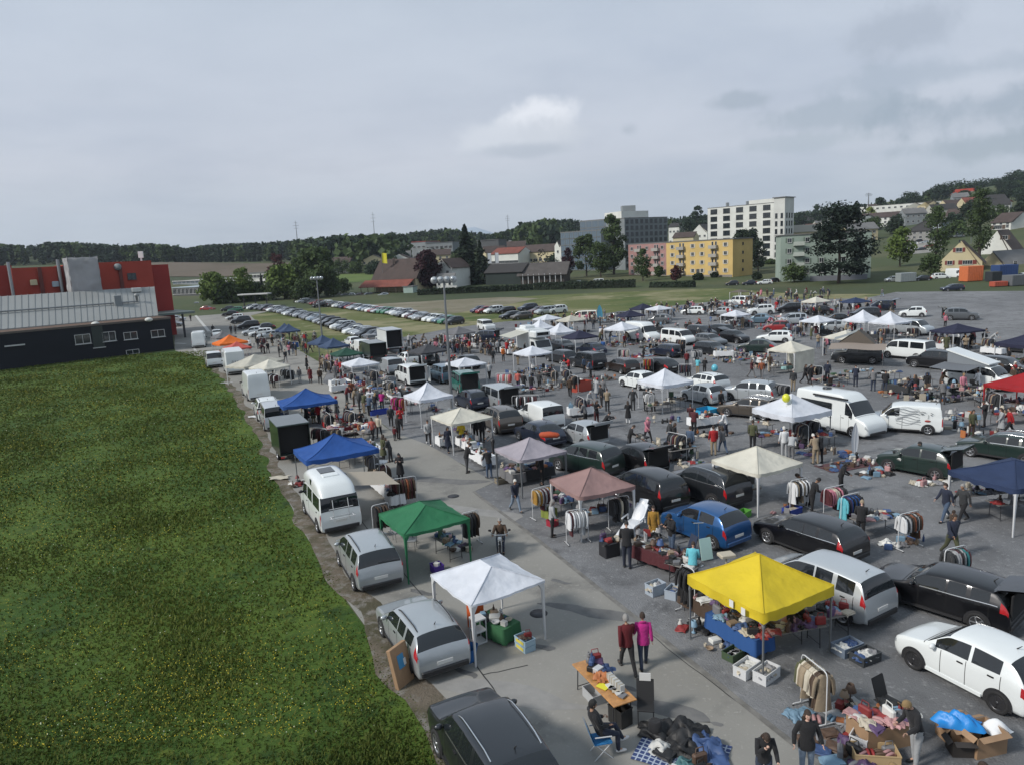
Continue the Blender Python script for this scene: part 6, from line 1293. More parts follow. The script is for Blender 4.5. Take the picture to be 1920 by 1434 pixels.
gaz3('n32','darknavy',(1054,632),(1075,638),(1120,630),'dark violet blue gazebo above the dark off-road car',h1=2.8,val=.14,conc=.15,wd=(3,3.4));gaz3('n33','darknavy',(1154,592),(1175,595),(1210,591),'dark violet blue gazebo behind the white camper bus',h1=2.9,val=.14,conc=.15,wd=(3,3.6));gaz3('n34','darknavy',(1181,580),(1196,583),(1230,577),'farthest dark violet blue gazebo at the field edge',h1=2.9,val=.14,conc=.15,wd=(3,3.6))
gaz3('w35','white',(1208,580),(1235,582),(1263,578),'flat white gazebo at the field edge right of the dark blue ones',h1=2.6,val=.12,conc=.05,wd=(3,3.6));gaz3('w36','white',(1130,619),(1163,622),(1201,612),'white gazebo in front of the white camper bus',h1=2.9,val=.16,conc=.15,wd=(3.4,3.4));gaz3('w37','white',(1351,591),(1378,593),(1407,589),'white gazebo over red goods, middle of the far stalls',h1=2.7,val=.12,conc=.1,wd=(3,3))
gaz3('c38','cream',(1498,566),(1531,568),(1562,564),'cream gazebo far back beside the navy one',h1=2.8,val=.14,conc=.1,wd=(3,3.6));gaz3('n39','navy',(1570,566),(1602,569),(1638,565),'navy gazebo far back beside the cream one',h1=2.7,val=.12,conc=.1,wd=(3,3.6));gaz3('w40','white',(1496,602),(1539,605),(1572,600),'white gazebo left of the joined pointed white pair',h1=2.7,val=.12,conc=.1,wd=(3,3.4))
gaz3('w41','white',(1571,601),(1617,607),(1665,598),'pointed white gazebo, left of the joined pair',h1=3.3,val=.18,conc=.5,style='popup',wd=(3.4,3.4));gaz3('w42','white',(1618,607),(1668,612),(1718,599),'pointed white gazebo, right of the joined pair',h1=3.3,val=.18,conc=.5,style='popup',wd=(3.4,3.4));gaz3('c43','cream',(1546,634),(1587,640),(1625,628),'cream gazebo behind the roof tent',h1=2.7,val=.12,conc=.1,wd=(3,3.4))
gaz3('c44','cream',(1430,658),(1484,666),(1535,651),'cream gazebo with closed side walls in the middle right',h1=2.85,val=.14,conc=.08,wd=(3,3),side='br');gaz3('n45','darknavy',(1744,620),(1786,625),(1847,618),'very dark blue gazebo below the grey car with open doors',h1=2.75,val=.16,conc=.2,wd=(3,4.2))
gaz3('n46','navy',(1797,880),(1925,925),(2010,890),'navy gazebo cut off by the right photo edge',h1=2.6,val=.18,conc=.2,vd=1,legs='white',wd=(3,4));gaz3('red','red',(1849,722),(1925,735),(1990,718),'bright red gazebo cut off by the right photo edge',h1=2.8,val=.16,conc=.1,legs='tent',wd=(3,3.6));gaz3('curl','taupe',(1364,549),(1385,551),(1410,545),'small pale canopy alone at the far field edge',h1=2.5,val=.08,conc=.1,wd=(3,3));gaz3('darkR','darknavy',(1862,645),(1925,655),(1985,638),'black canopy at the right edge behind the pop-top camper',h1=2.8,val=.3,conc=.3,wd=(3,4))
a,b_=G(1000,1378,1.65),G(935,1293,1.65)
p_,rz_=place(G(957,1392,1.68),G(892,1303,1.68),-1.2,.7,0.0);car('suv','charcoal',p_,rz_,'dark grey off-roader with silver roof rails in the near left corner',rails=2,detail=True)
p_,rz_=place(G(814,1165,1.46),G(776,1125,1.46),-1.3,.3,0.);car('estate','silver',p_,rad(117),'silver estate car beside the leaning cardboard box',rails=1)
carw('mpv','silver',(669,1109),(638,1057),'silver grey people carrier beside the green gazebo',rails=1)
t=carw('van','white',(599,998),(574,962),'white camper van with raised roof and rear bicycle rack',cat='camper van');ZR=1.9
def hiroof(t,L0,L1,w,z0,h,col='white',sky=True):
 m=MB()
 def f(u,v):
  x=lerp(L0,L1,u);a=PI*v;e=(1-abs(2*u-1)**5)**.6;y=w/2*(.9+.1*e)*math.copysign(abs(math.cos(a))**.45,math.cos(a));return(x,y,z0+h*e*abs(math.sin(a))**.5*(.93+.07*e))
 m.grid(f,14,14);part('raised_roof',m,paint(col),t)
 if sky:
  m=MB();m.cbox(((L0+L1)/2+.35,0,z0+h),(.95,.7,.05),.01);part('skylight',m,GLASS,t)
  m=MB();m.cbox(((L0+L1)/2-.55,0,z0+h),(.5,.75,.08),.02);part('roof_vent',m,paint(col),t)
  for s in(1,-1):m=MB();m.box(((L0+L1)/2-.1,s*w*.488,z0+h*.45),(.32,.03,.32));part('side_hatch',m,GLASS,t)
hiroof(t,-2.3,1.7,1.72,1.84,.62)
m=MB();[m.tube([(-2.50,y,1.75),(-2.58,y,1.3),(-2.56,y,.75)],.018,6)for y in(-.35,.35)];[m.tube([(-2.58,-.55,z),(-2.58,.55,z)],.018,6)for z in(1.35,1.0)];[m.tube([(-2.58,s*.5,1.0),(-2.85,s*.5,.98)],.018,6)for s in(-1,1)];m.tube([(-2.85,-.6,.98),(-2.85,.6,.98)],.02,6);part('bicycle_rack',m,WHITEM,t)
m=MB();m.grid(lambda u,v:(-1.6+u*2.6,-.95-v*2.2,1.95-.35*v-.05*math.sin(u*PI)),8,6);part('awning',m,mat('awning_beige',(.42,.37,.30),.8,trans=.2,bump=.6,bscale=2),t)
for x in(-1.5,.9):m=MB();m.tube([(x,-3.1,0),(x,-3.13,1.6)],.015,5);part('awning_pole',m,GREYM,t)
def boxbody(name,label,loc,rz,l,w,h,z0,bcol,rcol=None,open_=True,cab=None,cabcol='white',cat='truck',group=None):
 t=thing(name,label,cat,loc,rz,group);m=MB();bm_=paint(bcol);tk=.05
 m.box((0,w/2-tk/2,z0+h/2),(l,tk,h));m.box((0,-w/2+tk/2,z0+h/2),(l,tk,h));m.box((l/2-tk/2,0,z0+h/2),(tk,w-2*tk-.004,h));m.box((0,0,z0+tk/2+.002),(l-.01,w-.01,tk));part('box_body',m,bm_,t)
 m=MB();m.cbox((0,0,z0+h+.05),(l+.08,w+.08,.1),.04);part('box_roof',m,paint(rcol)if rcol else bm_,t)
 if open_:m=MB();m.box((.1,0,z0+h/2),(l-.6,w-.12,h-.12));part('cargo_shade_block',m,CARGOSH,t)  # solid block filling the box, its black colour stands for shade inside
 else:
  for s in(-1,1):m=MB();m.box((-l/2-.01,s*w/4,z0+h/2),(.05,w/2-.02,h-.04));part('rear_door',m,bm_,t)
 wt,wr_,wb=cached(('car','van',True),lambda:car_mesh_parts('van',True))['wheel']
 for x in((-l*.28,l/2+.9)if cab else(-l*.05,)):
  for s in(-1,1):wq=inst('wheel',wb,RIMD,t,loc=(x,s*(w/2-.12),.34),rz=0 if s>0 else PI);inst('tyre',wt,TYRE,wq);inst('rim',wr_,RIM,wq)
 m=MB();m.box((l*.1 if cab else 0,0,z0-.12),(l*(1.3 if cab else.9),w*.5,.16));part('chassis',m,BLACKP,t)
 for s in(-1,1):m=MB();m.cbox((-l/2-.02,s*(w/2-.15),z0-.08),(.05,.22,.12),.01);part('tail_light',m,TAIL,t)
 if cab:
  m=MB();x0=l/2+.04;m.grid(lambda u,v:(x0+1.75*min(1,u*1.0)*(1 if v<.45 else 1-(v-.45)*.75),(w/2-.05)*(1 if v<.5 else 1-.12*(v-.5)),.35+v*1.75),6,8)
  pr=[(0,.35),(1.75,.35),(1.8,.8),(1.72,1.1),(1.15,2.0),(0,2.1)];y=w/2-.06;vs=[(x0+p,s*y,z)for s in(1,-1)for p,z in pr];m=MB();m.add(vs,[tuple(range(5,-1,-1)),tuple(range(6,12))]+[(i,(i+1)%6,6+(i+1)%6,6+i)for i in range(6)]);part('cab',m,paint(cabcol),t)
  m=MB();m.quad((x0+1.69,y-.1,1.16),(x0+1.69,-y+.1,1.16),(x0+1.19,-y+.1,1.96),(x0+1.19,y-.1,1.96));m.v=[(a+.02,b,c+.01)for a,b,c in m.v];part('windscreen',m,GLASS,t)
  for s in(-1,1):m=MB();m.quad((x0+.25,s*(y+.008),1.15),(x0+1.5,s*(y+.008),1.15),(x0+1.05,s*(y+.008),1.85),(x0+.25,s*(y+.008),1.85));part('side_window',m,GLASS,t);m=MB();m.cbox((x0+1.8,s*(w/2-.3),.72),(.06,.3,.16),.01);part('headlight',m,HEADL,t)
 THINGS.append((t,'vehicle'));return t
boxbody('box_trailer','dark green box trailer with its rear wide open at the meadow edge',G(548,856),rad(117),3.2,1.95,1.85,.55,'darkgreen','darkgreen',cat='trailer')
t=carw('van','lightsilver',(500,812),(489,790),'pale silver passenger van behind the green box trailer',rails=0,detail=True)
carw('suv','white',(486,792),(478,776),'white pickup like car hidden behind the silver van',rails=1)
carw('highvan','white',(468,754),(455,739),'tall white panel van with plain rear doors at the meadow edge',detail=True,cat='van')
t=carw('highvan','white',(428,706),(420,694),'white coachbuilt camper with swirl decor on its rear',cat='camper van');m=MB();m.cbox((-.9,0,1.75),(4.2,2.16,2.3),.15);part('living_box',m,paint('white'),t)
m=MB();[m.tube([(-3.02,-.8+i*.18,.95+.0*i),(-3.02,-.55+i*.18,1.5),(-3.02,-.62+i*.18,1.75)],.02,4)for i in range(6)];part('swirl_decor',m,BLACKP,t)
t=carc('van','white',(402,686),115,'white van with dark rear window at the meadow edge');carc('highvan','white',(375,650),110,'farthest white van on the left by the road');carc('sedan','white',(407,633),115,'white car tucked behind the grey gazebo')
carw('hatch','white',(1875,1337),(1712,1251),'white hatchback with dark five spoke wheels on the right',rim=RIMD,detail=True)
carw('estate','black',(1826,1181),(1674,1132),'glossy black estate car with open tailgate behind the white hatchback',op=True)
carw('mpv','lightsilver',(1577,1168),(1460,1115),'silver family car right behind the yellow gazebo',rails=0)
carw('estate','black',(1548,1060),(1436,1017),'black estate car behind the silver family car')
carw('hatch','blue',(1340,1031),(1257,998),'metallic blue hatchback behind the tray table',detail=True)
carw('suv','charcoal',(1336,953),(1266,927),'charcoal off-roader with silver roof rails left of the cream gazebo',rails=2)
p_=G(1213,938);car('mpv','black',(p_.x,p_.y,0),rad(117),'small boxy black car behind the pink gazebo')
carw('hatch','black',(1201,893),(1150,873),'black coupe with open tailgate and long red rear lights',op=True);carw('suv','darkgreen',(1109,897),(1052,882),'dark green off-roader half hidden by the lilac gazebo',rails=0)
carw('hatch','silver',(1095,841),(1054,827),'silver hatchback with its boot open above a goods table',op=True);carc('sedan','darkblue',(1012,828),118,'dark blue car with a red roll on its roof')
carw('smallvan','white',(1012,808),(978,793),'small white delivery van with black side stripe',detail=True);carw('suv','bronze',(931,814),(903,799),'dark brown off-roader behind the off white gazebo',rails=1)
carw('van','silver',(931,772),(902,759),'silver van with open rear full of goods',op=True,cat='van');carc('hatch','darkblue',(884,763),117,'dark blue hatchback right of the floodlight mast',rails=1)
t=carw('van','teal',(861,740),(847,729),'teal old van with open rear behind the mast',op=True,cat='van',rails=1);carc('offroad','lightblue',(832,714),115,'faded blue old van left of the teal van')
t=carc('van','white',(770,717),115,'white delivery van with both rear doors open',op=True,cat='van');[part('rear_door',(lambda m:m.cbox((-2.85,s*1.05,1.15),(.8,.05,1.5),.01))(MB()),paint('white'),t,rot=(0,0,0))for s in(1,-1)]
carc('hatch','white',(765,683),115,'white hatchback above the white delivery van');carc('smallvan','silver',(733,699),115,'pale grey small van right of the bow legged gazebo')
boxbody('covered_truck','dark green truck with a flat tarpaulin cover',G(703,676),rad(115),4.2,2.1,1.5,.8,'darkgreen','darkgreen',cab=True,cabcol='darkgreen')
boxbody('box_truck','white box truck with its back wide open',G(733,661),rad(115),4.6,2.2,2.3,.85,'white','silver',cab=True)
carc('hatch','white',(662,650),118,'white car roof showing between the blue and green gazebos');carc('smallvan','white',(677,660),118,'white van roof right behind the dark green gazebo');carc('sedan','bronze',(694,645),118,'brown car in front of the white box truck')
carc('offroad','white',(912,620),-70,'white camper bus with slatted side windows by the grey gazebo',cat='van');carc('mpv','darkblue',(908,641),160,'dark car with open tailgate below the slatted camper bus',op=True)
t=boxbody('camper_truck','white camper truck with side awning and overcab bunk',G(996,664),rad(-65),3.6,2.2,2.3,.8,'white','white',open_=False,cab=True,cat='camper van');m=MB();m.cbox((2.4,0,2.75),(1.8,2.1,.75),.15);part('overcab_bunk',m,paint('white'),t)
m=MB();m.box((3.32,0,2.75),(.03,1.5,.35));part('bunk_window',m,GLASS,t);m=MB();m.cbox((-.8,0,3.35),(1.6,1.4,.35),.1);part('roof_box',m,paint('white'),t);m=MB();m.grid(lambda u,v:(-1.7+u*3.4,-1.1-v*2.4,2.95-.5*v),6,6);part('awning',m,mat('awning_pale',(.5,.5,.44),.8,trans=.2),t)
ML=[('sedan','grey',1051,658,118,'grey saloon below the dark violet blue gazebo'),('estate','charcoal',1052,679,118,'charcoal car left of the dark off-road car'),('offroad','charcoal',1102,690,118,'dark off-road car with silver bumpers behind the junk heap',dict(rails=2)),('estate','brown',1166,697,112,'dark brown estate car with a silver window line',dict(rails=2)),('sedan','darkblue',1108,665,120,'dark blue car behind the dark off-road car'),('hatch','white',1196,726,118,'white hatchback left of the white pointed gazebo'),('sedan','black',1238,697,118,'black saloon behind the white pointed gazebo'),('estate','white',1322,729,118,'white estate with dark roof rails right of the white pointed gazebo',dict(rails=1)),('hatch','silver',1318,753,118,'silver hatchback at the right leg of the white pointed gazebo'),('highvan','white',1205,640,-65,'white high roofed camper bus facing the camera',dict(cat='camper van')),('van','white',1272,645,-63,'white van with flush front facing the camera',dict(cat='van')),('mpv','charcoal',1315,633,-62,'dark people carrier right of the white flush front van'),('estate','grey',1332,648,-62,'grey estate behind the kneeling junk heap'),('van','cream',1096,603,165,'cream minibus behind the cream white gazebo',dict(cat='van')),('estate','white',1300,590,150,'white estate with open tailgate at the far stalls',dict(op=True)),('estate','silver',1352,592,150,'silver estate left of the white gazebo over red goods'),('van','white',1388,573,115,'white van far back below the small pale canopy',dict(cat='van')),('suv','white',1426,590,178,'white off-roader right of the white gazebo over red goods'),('sedan','lightblue',1424,606,150,'pale blue grey car in the far middle'),('mpv','lightsilver',1484,609,178,'white silver people carrier left of the joined pointed gazebos',dict(rails=2)),('hatch','black',1377,642,-60,'black car with its tailgate raised in the middle right',dict(op=True)),('estate','charcoal',1335,665,-60,'dark estate left of the black car with raised tailgate'),('sedan','darkgreen',1418,660,150,'dark green car left of the closed cream gazebo'),('estate','white',1453,642,150,'white estate above the closed cream gazebo'),('suv','silver',1405,752,140,'silver off-roader above the black open one'),('estate','bronze',1405,780,140,'black brown estate with raised tailgate and silver rails',dict(op=True,rails=2)),('smallvan','white',1692,806,150,'white van painted with a large face on its side',dict(cat='van',op=False)),('hatch','darkgreen',1720,884,128,'dark green car with raised tailgate and clothes over its bonnet',dict(op=True)),('estate','darkgreen',1880,858,128,'dark green estate above the navy gazebo',dict(rails=2)),('van','white',1835,727,-58,'white pop-top camper with a grey side awning',dict(cat='camper van')),('suv','black',1880,706,-55,'black car behind the pop-top camper'),('van','white',1700,672,120,'white van with a barred rear window beside the roof tent',dict(cat='van')),('van','silver',1708,627,-60,'silver pickup like van under the joined pointed gazebos',dict(cat='van')),('hatch','white',1711,594,150,'white small car alone on the open gravel'),('suv','grey',1800,600,-25,'grey car with open doors alone on the open gravel',dict(op=True)),('estate','charcoal',1905,660,120,'dark car at the right edge below the open gravel'),('estate','darkblue',1785,546,175,'long dark car standing on the far verge'),('mpv','charcoal',1620,597,170,'dark car behind the pointed white gazebo pair'),('mpv','darkblue',1650,582,165,'dark car with raised tailgate beside the far navy gazebo',dict(op=True)),('estate','white',1700,561,175,None),('sedan','black',1568,607,160,'black saloon behind the white gazebo of the far right'),('estate','charcoal',1375,600,160,'charcoal estate under the white gazebo over red goods'),('hatch','red',1458,622,150,'red car behind the closed cream gazebo'),('estate','charcoal',1347,627,118,'dark grey estate behind the black car with raised tailgate'),('sedan','black',1535,590,165,'black saloon right of the white silver people carrier'),('hatch','grey',1236,607,150,'grey hatchback right of the white camper bus roof'),('estate','black',1160,600,150,'black estate left of the dark violet blue gazebo pair'),('suv','black',1750,690,120,'black off-roader between barred van and pop-top camper'),('hatch','charcoal',1010,640,118,'dark grey hatchback behind the spread leg gazebo'),('estate','darkblue',1250,668,118,'dark blue estate above the black saloon'),('sedan','grey',1385,612,150,'grey saloon below the white gazebo over red goods'),('mpv','black',1480,586,170,'black people carrier behind the white silver one'),('hatch','silver',1560,622,150,'silver hatchback before the cream gazebo of the roof tent'),('hatch','black',876,690,118,'black hatchback under the white flat gazebo'),('estate','charcoal',800,682,118,'dark grey estate under the charcoal gazebo')]
for q in ML:
 kd,cc,x,y,hd,lb=q[:6]
 if lb:locals()['_v']=carc(kd,cc,(x,y),hd,lb,**(q[6]if len(q)>6 else{}));CACHE[('veh',lb)]=_v
p_=G(1573,806);t=car('highvan','white',(p_.x,p_.y,0),rad(-64),'big white camper van with roof hatch facing the camera',cat='camper van',detail=True);m=MB();m.lathe([(.02,2.58),(.3,2.58),(.28,2.68),(.02,2.7)],14,(-1.0,0,0));part('roof_hatch',m,GLASS,t);m=MB();m.box((-1,-1.004,1.75),(2.4,.02,.45));part('side_window',m,GLASS,t);m=MB();m.box((0.1,-1.02,2.35),(2.6,.12,.1));part('awning_case',m,BLACKP,t)
v=CACHE[('veh','white van painted with a large face on its side')];FB=mat('mural_line',(.05,.055,.06),.6);FL=mat('mural_lips',(.3,.05,.04),.6);FG=mat('mural_grey',(.25,.27,.29),.6);m=MB();Y=.912
for i in range(9):m.tube([(-1.0+.02*i+1.35*t_/8,Y+.004,.62+.13*i+.07*math.sin(t_*.9+i*1.3))for t_ in range(9)],.012+.008*(i%2),4)
part('mural_hair',m,FG,v);m=MB();m.tube([(-1.25,Y+.01,1.42),(-1.05,Y+.01,1.47),(-.88,Y+.01,1.4)],.016,4);m.tube([(-1.65,Y+.01,1.36),(-1.5,Y+.01,1.42)],.014,4);m.box((-1.06,Y+.008,1.32),(.16,.012,.045));m.box((-1.55,Y+.008,1.29),(.1,.012,.035));m.tube([(-1.38,Y+.01,1.3),(-1.4,Y+.01,1.08),(-1.33,Y+.01,1.05)],.01,4);part('mural_eyes',m,FB,v);m=MB();m.ball((-1.36,Y+.0,.9),(.17,.02,.07),8);part('mural_lips',m,FL,v)
v=CACHE[('veh','white pop-top camper with a grey side awning')];m=MB();cv=mat('canvas_grey',(.17,.19,.21),.9,bump=.5,bscale=3);X0,X1=-2.1,.9
m.add([(X0,-.8,1.9),(X1,-.8,1.9),(X1,.8,1.9),(X0,.8,1.9),(X0,-.8,2.9),(X1,-.8,2.0),(X1,.8,2.0),(X0,.8,2.9)],[(0,1,5,4),(2,3,7,6),(3,0,4,7),(1,2,6,5)]);part('poptop_canvas',m,cv,v);m=MB();m.add([(X0-.1,-.88,2.9),(X1+.15,-.88,1.98),(X1+.15,.88,1.98),(X0-.1,.88,2.9),(X0-.1,-.88,3.0),(X1+.15,-.88,2.08),(X1+.15,.88,2.08),(X0-.1,.88,3.0)],[(4,5,6,7),(3,2,1,0),(0,1,5,4),(1,2,6,5),(2,3,7,6),(3,0,4,7)]);part('poptop_roof',m,paint('white'),v)
m=MB();m.grid(lambda u,v_:(-2.2+u*2.9,-.96-v_*2.4,2.0-.15*v_-.06*math.sin(u*PI)),8,6);part('awning',m,mat('awning_grey',(.12,.13,.145),.8),v)
for x in(-2.1,.6):m=MB();m.tube([(x,-3.3,0),(x,-3.35,1.85)],.02,5);part('awning_pole',m,GREYM,v)
t=carc('offroad','charcoal',(1607,680),150,'dark off-road car carrying an unfolded grey roof tent',cat='car');tc_=mat('tent_taupe_canvas',(.10,.085,.07),.9,bump=.5,bscale=3);m=MB()
m.add([(-1.6,-1.3,1.95),(1.7,-1.3,1.95),(1.7,.9,1.95),(-1.6,.9,1.95),(-.1,-1.3,3.3),(-.1,.9,3.3)],[(0,1,4),(3,5,2),(1,2,5,4),(0,4,5,3),(0,3,2,1)]);part('roof_tent',m,tc_,t);m=MB();m.add([(-.5,-1.315,1.98),(.3,-1.315,1.98),(.3,-1.315,2.5),(-.1,-1.315,2.85),(-.5,-1.315,2.5)],[(0,1,2,3,4)]);part('tent_window',m,mat('mesh_dark',(.03,.028,.025),.9),t)
m=MB();m.grid(lambda u,v:(-.1-u*.1+v*2.3,-1.35+u*2.2,3.32-v*1.0-.1*math.sin(v*PI)),6,6);part('tent_fly',m,mat('fly_grey',(.22,.24,.24),.7),t);m=MB();m.grid(lambda u,v:(-2.6+u*4.9,1.0+v*2.6,2.05-.25*v-.05*math.sin(u*7)),10,6);part('side_awning',m,mat('awning_taupe',(.24,.20,.17),.85),t)
for x in(-2.4,2.1):m=MB();m.tube([(x,3.5,0),(x,3.55,1.8)],.02,5);part('awning_pole',m,GREYM,t)
p_=G(1030,822,1.5);m=MB();m.tube([(-.62,0,0),(-.5,.02,0),(0,.03,.02),(.5,-.02,.0),(.62,0,0)],[.07,.17,.2,.16,.05],12);solo('canvas_roll','orange red canvas roll strapped on the dark blue car roof','roll',m,[mat('roll_red',(.36,.06,.02),.8,bump=.8,bscale=5)],G(1030,815,1.60),rad(-15))
OR=['zeroth','first','second','third','fourth','fifth','sixth','seventh','eighth','ninth','tenth','11th','12th','13th','14th','15th','16th','17th','18th','19th','20th','21st','22nd','23rd','24th','25th','26th','27th','28th','29th','30th','31st','32nd','33rd','34th','35th','36th','37th','38th','39th','40th','41st','42nd','43rd','44th','45th','46th','47th','48th','49th','50th','51st','52nd','53rd','54th','55th','56th','57th','58th','59th','60th']
KN=dict(hatch='hatchback',estate='estate car',sedan='saloon',mpv='people carrier',suv='off-roader',offroad='boxy off-roader',van='van',smallvan='small van',highvan='tall van')
CN=dict(charcoal='dark grey',lightsilver='pale silver',darkblue='dark blue',darkgreen='dark green',darkred='dark red',bronze='bronze brown',lightblue='pale blue')
def row(line,n,hd,where,group,cols,seed,last=None):
 r_=random.Random(seed);P_=[G(*q)for q in line];seg=[(P_[i+1]-P_[i]).length for i in range(len(P_)-1)];tot=sum(seg)
 for k in range(n):
  s=tot*(k+.0)/(n-1);i=0
  while i<len(seg)-1 and s>seg[i]:s-=seg[i];i+=1
  p=P_[i].lerp(P_[i+1],s/seg[i]);kd=r_.choice(['hatch','hatch','estate','estate','suv','mpv','sedan','hatch']);cc=cols[k%len(cols)]if k<len(cols)else r_.choice(cols)
  p=p+Vector((r_.uniform(-.25,.25),r_.uniform(-.3,.3),0));p.z=0
  car(kd,cc,p,rad(hd+r_.uniform(-3,3)),'%s %s, %s from the left in %s'%(CN.get(cc,cc),KN[kd],OR[k+1],where),group=group,detail=False)
CA=['grey','white','darkblue','grey','black','charcoal','darkred','silver','white','black','grey','silver','darkblue','charcoal','silver','white','grey','black','silver','charcoal','charcoal','black','grey','silver','lightblue','charcoal','silver','black','silver','black','bronze','black','white']
row([(468,580),(500,582),(524,586),(552,592),(582,599),(610,607),(640,617),(668,626),(700,635),(728,641)],43,-143,'the front long row of parked cars','front long row of parked cars',CA,1)
CB=['white','silver','grey','charcoal','black','bronze','red','darkred','silver','white','white','charcoal','grey','bronze','white','silver','darkblue','purple','red','silver','silver','charcoal','white','lightblue','silver','white','red','lightsilver','green']
row([(566,569),(606,573),(655,579),(705,586),(742,590),(780,598),(812,603),(850,609)],45,-146,'the rear long row of parked cars','rear long row of parked cars',CB,2)
for i,(x,y,h,k,c)in enumerate([(427,584,-160,'hatch','charcoal'),(442,585,-160,'estate','green'),(432,593,-158,'sedan','black'),(441,600,-158,'estate','white'),(452,607,-156,'suv','charcoal'),(466,617,-152,'mpv','black'),(474,629,-165,'hatch','lightsilver'),(490,631,-158,'estate','white'),(505,636,-155,'estate','silver'),(496,620,-160,'sedan','charcoal')]):
 carc(k,c,(x,y),h,'%s %s, %s in the short slanting row beside the road'%(CN.get(c,c),KN[k],['farthest','second farthest','third farthest','fourth farthest','middle','darkest large one','leftmost of the near ones','between the near ones','nearest','rightmost'][i]),group='short row beside the road',detail=False)
for i,(x,y,k,c)in enumerate([(627,559,'offroad','black'),(644,559,'hatch','charcoal'),(657,558,'hatch','white'),(672,558,'sedan','darkred'),(689,557,'estate','black'),(719,557,'sedan','silver'),(650,549,'mpv','silver'),(664,547,'smallvan','white'),(600,577,'estate','black')]):
 carc(k,c,(x,y),-150,'%s %s, %s beside the brown roofed inn'%(CN.get(c,c),KN[k],['first from the left','second','third','fourth','fifth','alone at the right','in the back left','in the back right','standing by two people'][i]),group='cars at the inn',detail=False)
for i,(x,y,k,c)in enumerate([(898,587,'hatch','purple'),(908,588,'hatch','red'),(926,588,'mpv','white'),(948,588,'estate','black'),(957,598,'estate','charcoal'),(978,599,'estate','bronze'),(990,584,'suv','darkblue'),(1010,588,'estate','darkred'),(1022,590,'mpv','silver'),(1044,588,'suv','white')]):
 carc(k,c,(x,y),-152,'%s %s, %s in the loose group on the tan grass'%(CN.get(c,c),KN[k],['leftmost','second','third','fourth','front left','front right','highest dark one','second from right','behind the white gazebo','rightmost'][i]),group='cars on the tan grass',detail=False)
for(x,y,h,k,c,lb)in[(369,575,-75,'sedan','white','white car driving towards the camera on the far road'),(390,583,-10,'sedan','red','red car turning off the far road'),(371,565,-80,'sedan','charcoal','dark car farthest down the road'),(333,603,5,'hatch','silver','silver car at the corner of the dark annex'),(325,613,0,'sedan','grey','grey car hidden behind the dark annex corner'),(1372,536,175,'hatch','charcoal','dark hatchback right below the yellow block'),(1405,535,175,'sedan','darkblue','dark blue saloon right of the yellow block'),(1433,534,175,'estate','white','white estate at the corner of the green block'),(1448,531,175,'hatch','black','black hatchback at the corner of the green block'),(1120,533,170,'van','white','white van among the trees before the office block'),(1083,535,170,'hatch','white','white car among the trees left of the white van'),(1673,529,175,'hatch','silver','silver car left of the pale grey container'),(1729,527,170,'sedan','charcoal','dark car right of the pale grey container'),(1764,524,-10,'mpv','white','white people carrier left of the cream house'),(1792,522,-80,'highvan','white','white van beside the orange container'),(1916,524,180,'hatch','white','white car at the right edge by the tarpaulins')]:
 carc(k,c,(x,y),h,lb,detail=False)
for i,(px,D)in enumerate([(1700,330),(1712,322),(1722,330),(1735,322),(1708,300),(1727,295),(1743,305),(1720,345),(1745,340),(1798,330),(1770,430),(1826,345)]):
 p=ATZ(px,D);k,c=[('hatch','red'),('estate','white'),('hatch','black'),('sedan','silver'),('suv','white'),('estate','charcoal')][i%6];p.z+=.1;o=car(k,c,p,rad(170),None,group='cars on the upper car park',detail=False);o['auto']=CN.get(c,c)+' '+KN[k]+' on the upper car park'
R8=random.Random(11)
def wgood(kind,p,col,where,sc=1.,rz=None):
 if NG.get(kind,0)>(240 if p[1]>42 else 290):kind=min(HARD,key=lambda q:NG.get(q,0))if p[1]>42 else kind
 c={'tan':'light brown','teal':'blue green','skyblue':'sky blue'}.get(col,col);k={'crumpled_garment':'crumpled garment','folded_cloth':'folded cloth','shoe_pair':'pair of shoes'}.get(kind,kind.replace('_',' '))
 return good(kind,p,R8.uniform(0,6.3)if rz is None else rz,col,'%s %s among the goods %s'%(c,k,where),'goods '+where,sc)
HARD=['vase','bowl','mug','book','picture_frame','toy_box','bottle','plush_toy','table_lamp','tin_box','plate','book','tin_box','toy_box'];SOFT=['folded_cloth','crumpled_garment','crumpled_garment','handbag','shoe_pair','folded_cloth']
HC=['white','cream','brown','tan','brown','black','grey','black','white','white','black','red','blue','silver','grey','green','orange','cream','skyblue','brown','cream','brown','grey','black','tan'];SC=['black','white','grey','blue','pink','red','cream','black','purple','skyblue','brown']
def frame2(c,rz):return lambda x,y,z=0.:Vector((c[0]+x*math.cos(rz)-y*math.sin(rz),c[1]+x*math.sin(rz)+y*math.cos(rz),z))
def spread(c,rz,l,w,z,n,where,soft=.3,sc=1.):
 f=frame2(c,rz);nx=max(1,int(round(math.sqrt(n*l/w))));ny=max(1,int(math.ceil(n/nx)))
 for i in range(nx):
  for j in range(ny):
   if R8.random()<.08:continue
   s=R8.random()<soft;k=R8.choice(SOFT if s else HARD);wgood(k,f(-l/2+(i+.5+R8.uniform(-.35,.35))*l/nx,-w/2+(j+.5+R8.uniform(-.3,.3))*w/ny,z),R8.choice(SC if s else HC),where,sc*R8.uniform(.85,1.2))
def stall(c,rz,where,l=2.2,w=.75,h=.74,n=14,soft=.3,cl=None,top=None,tl=None):
 if not isinstance(c,Vector):c=G(*c)
 table(c,rz,l,w,h,top or mat('table_grey',(.16,.15,.14),.6),label=tl or('table loaded with goods '+where),group='market tables')
 if cl:tcloth(c,rz,l+.06,w+.06,h,mat('cloth_'+cl,CL[cl],.9,orand=.12),cl+' tablecloth '+where,.5,'table cloths')
 spread(c,rz,l-.15,w-.12,h+.015,n,where,soft)
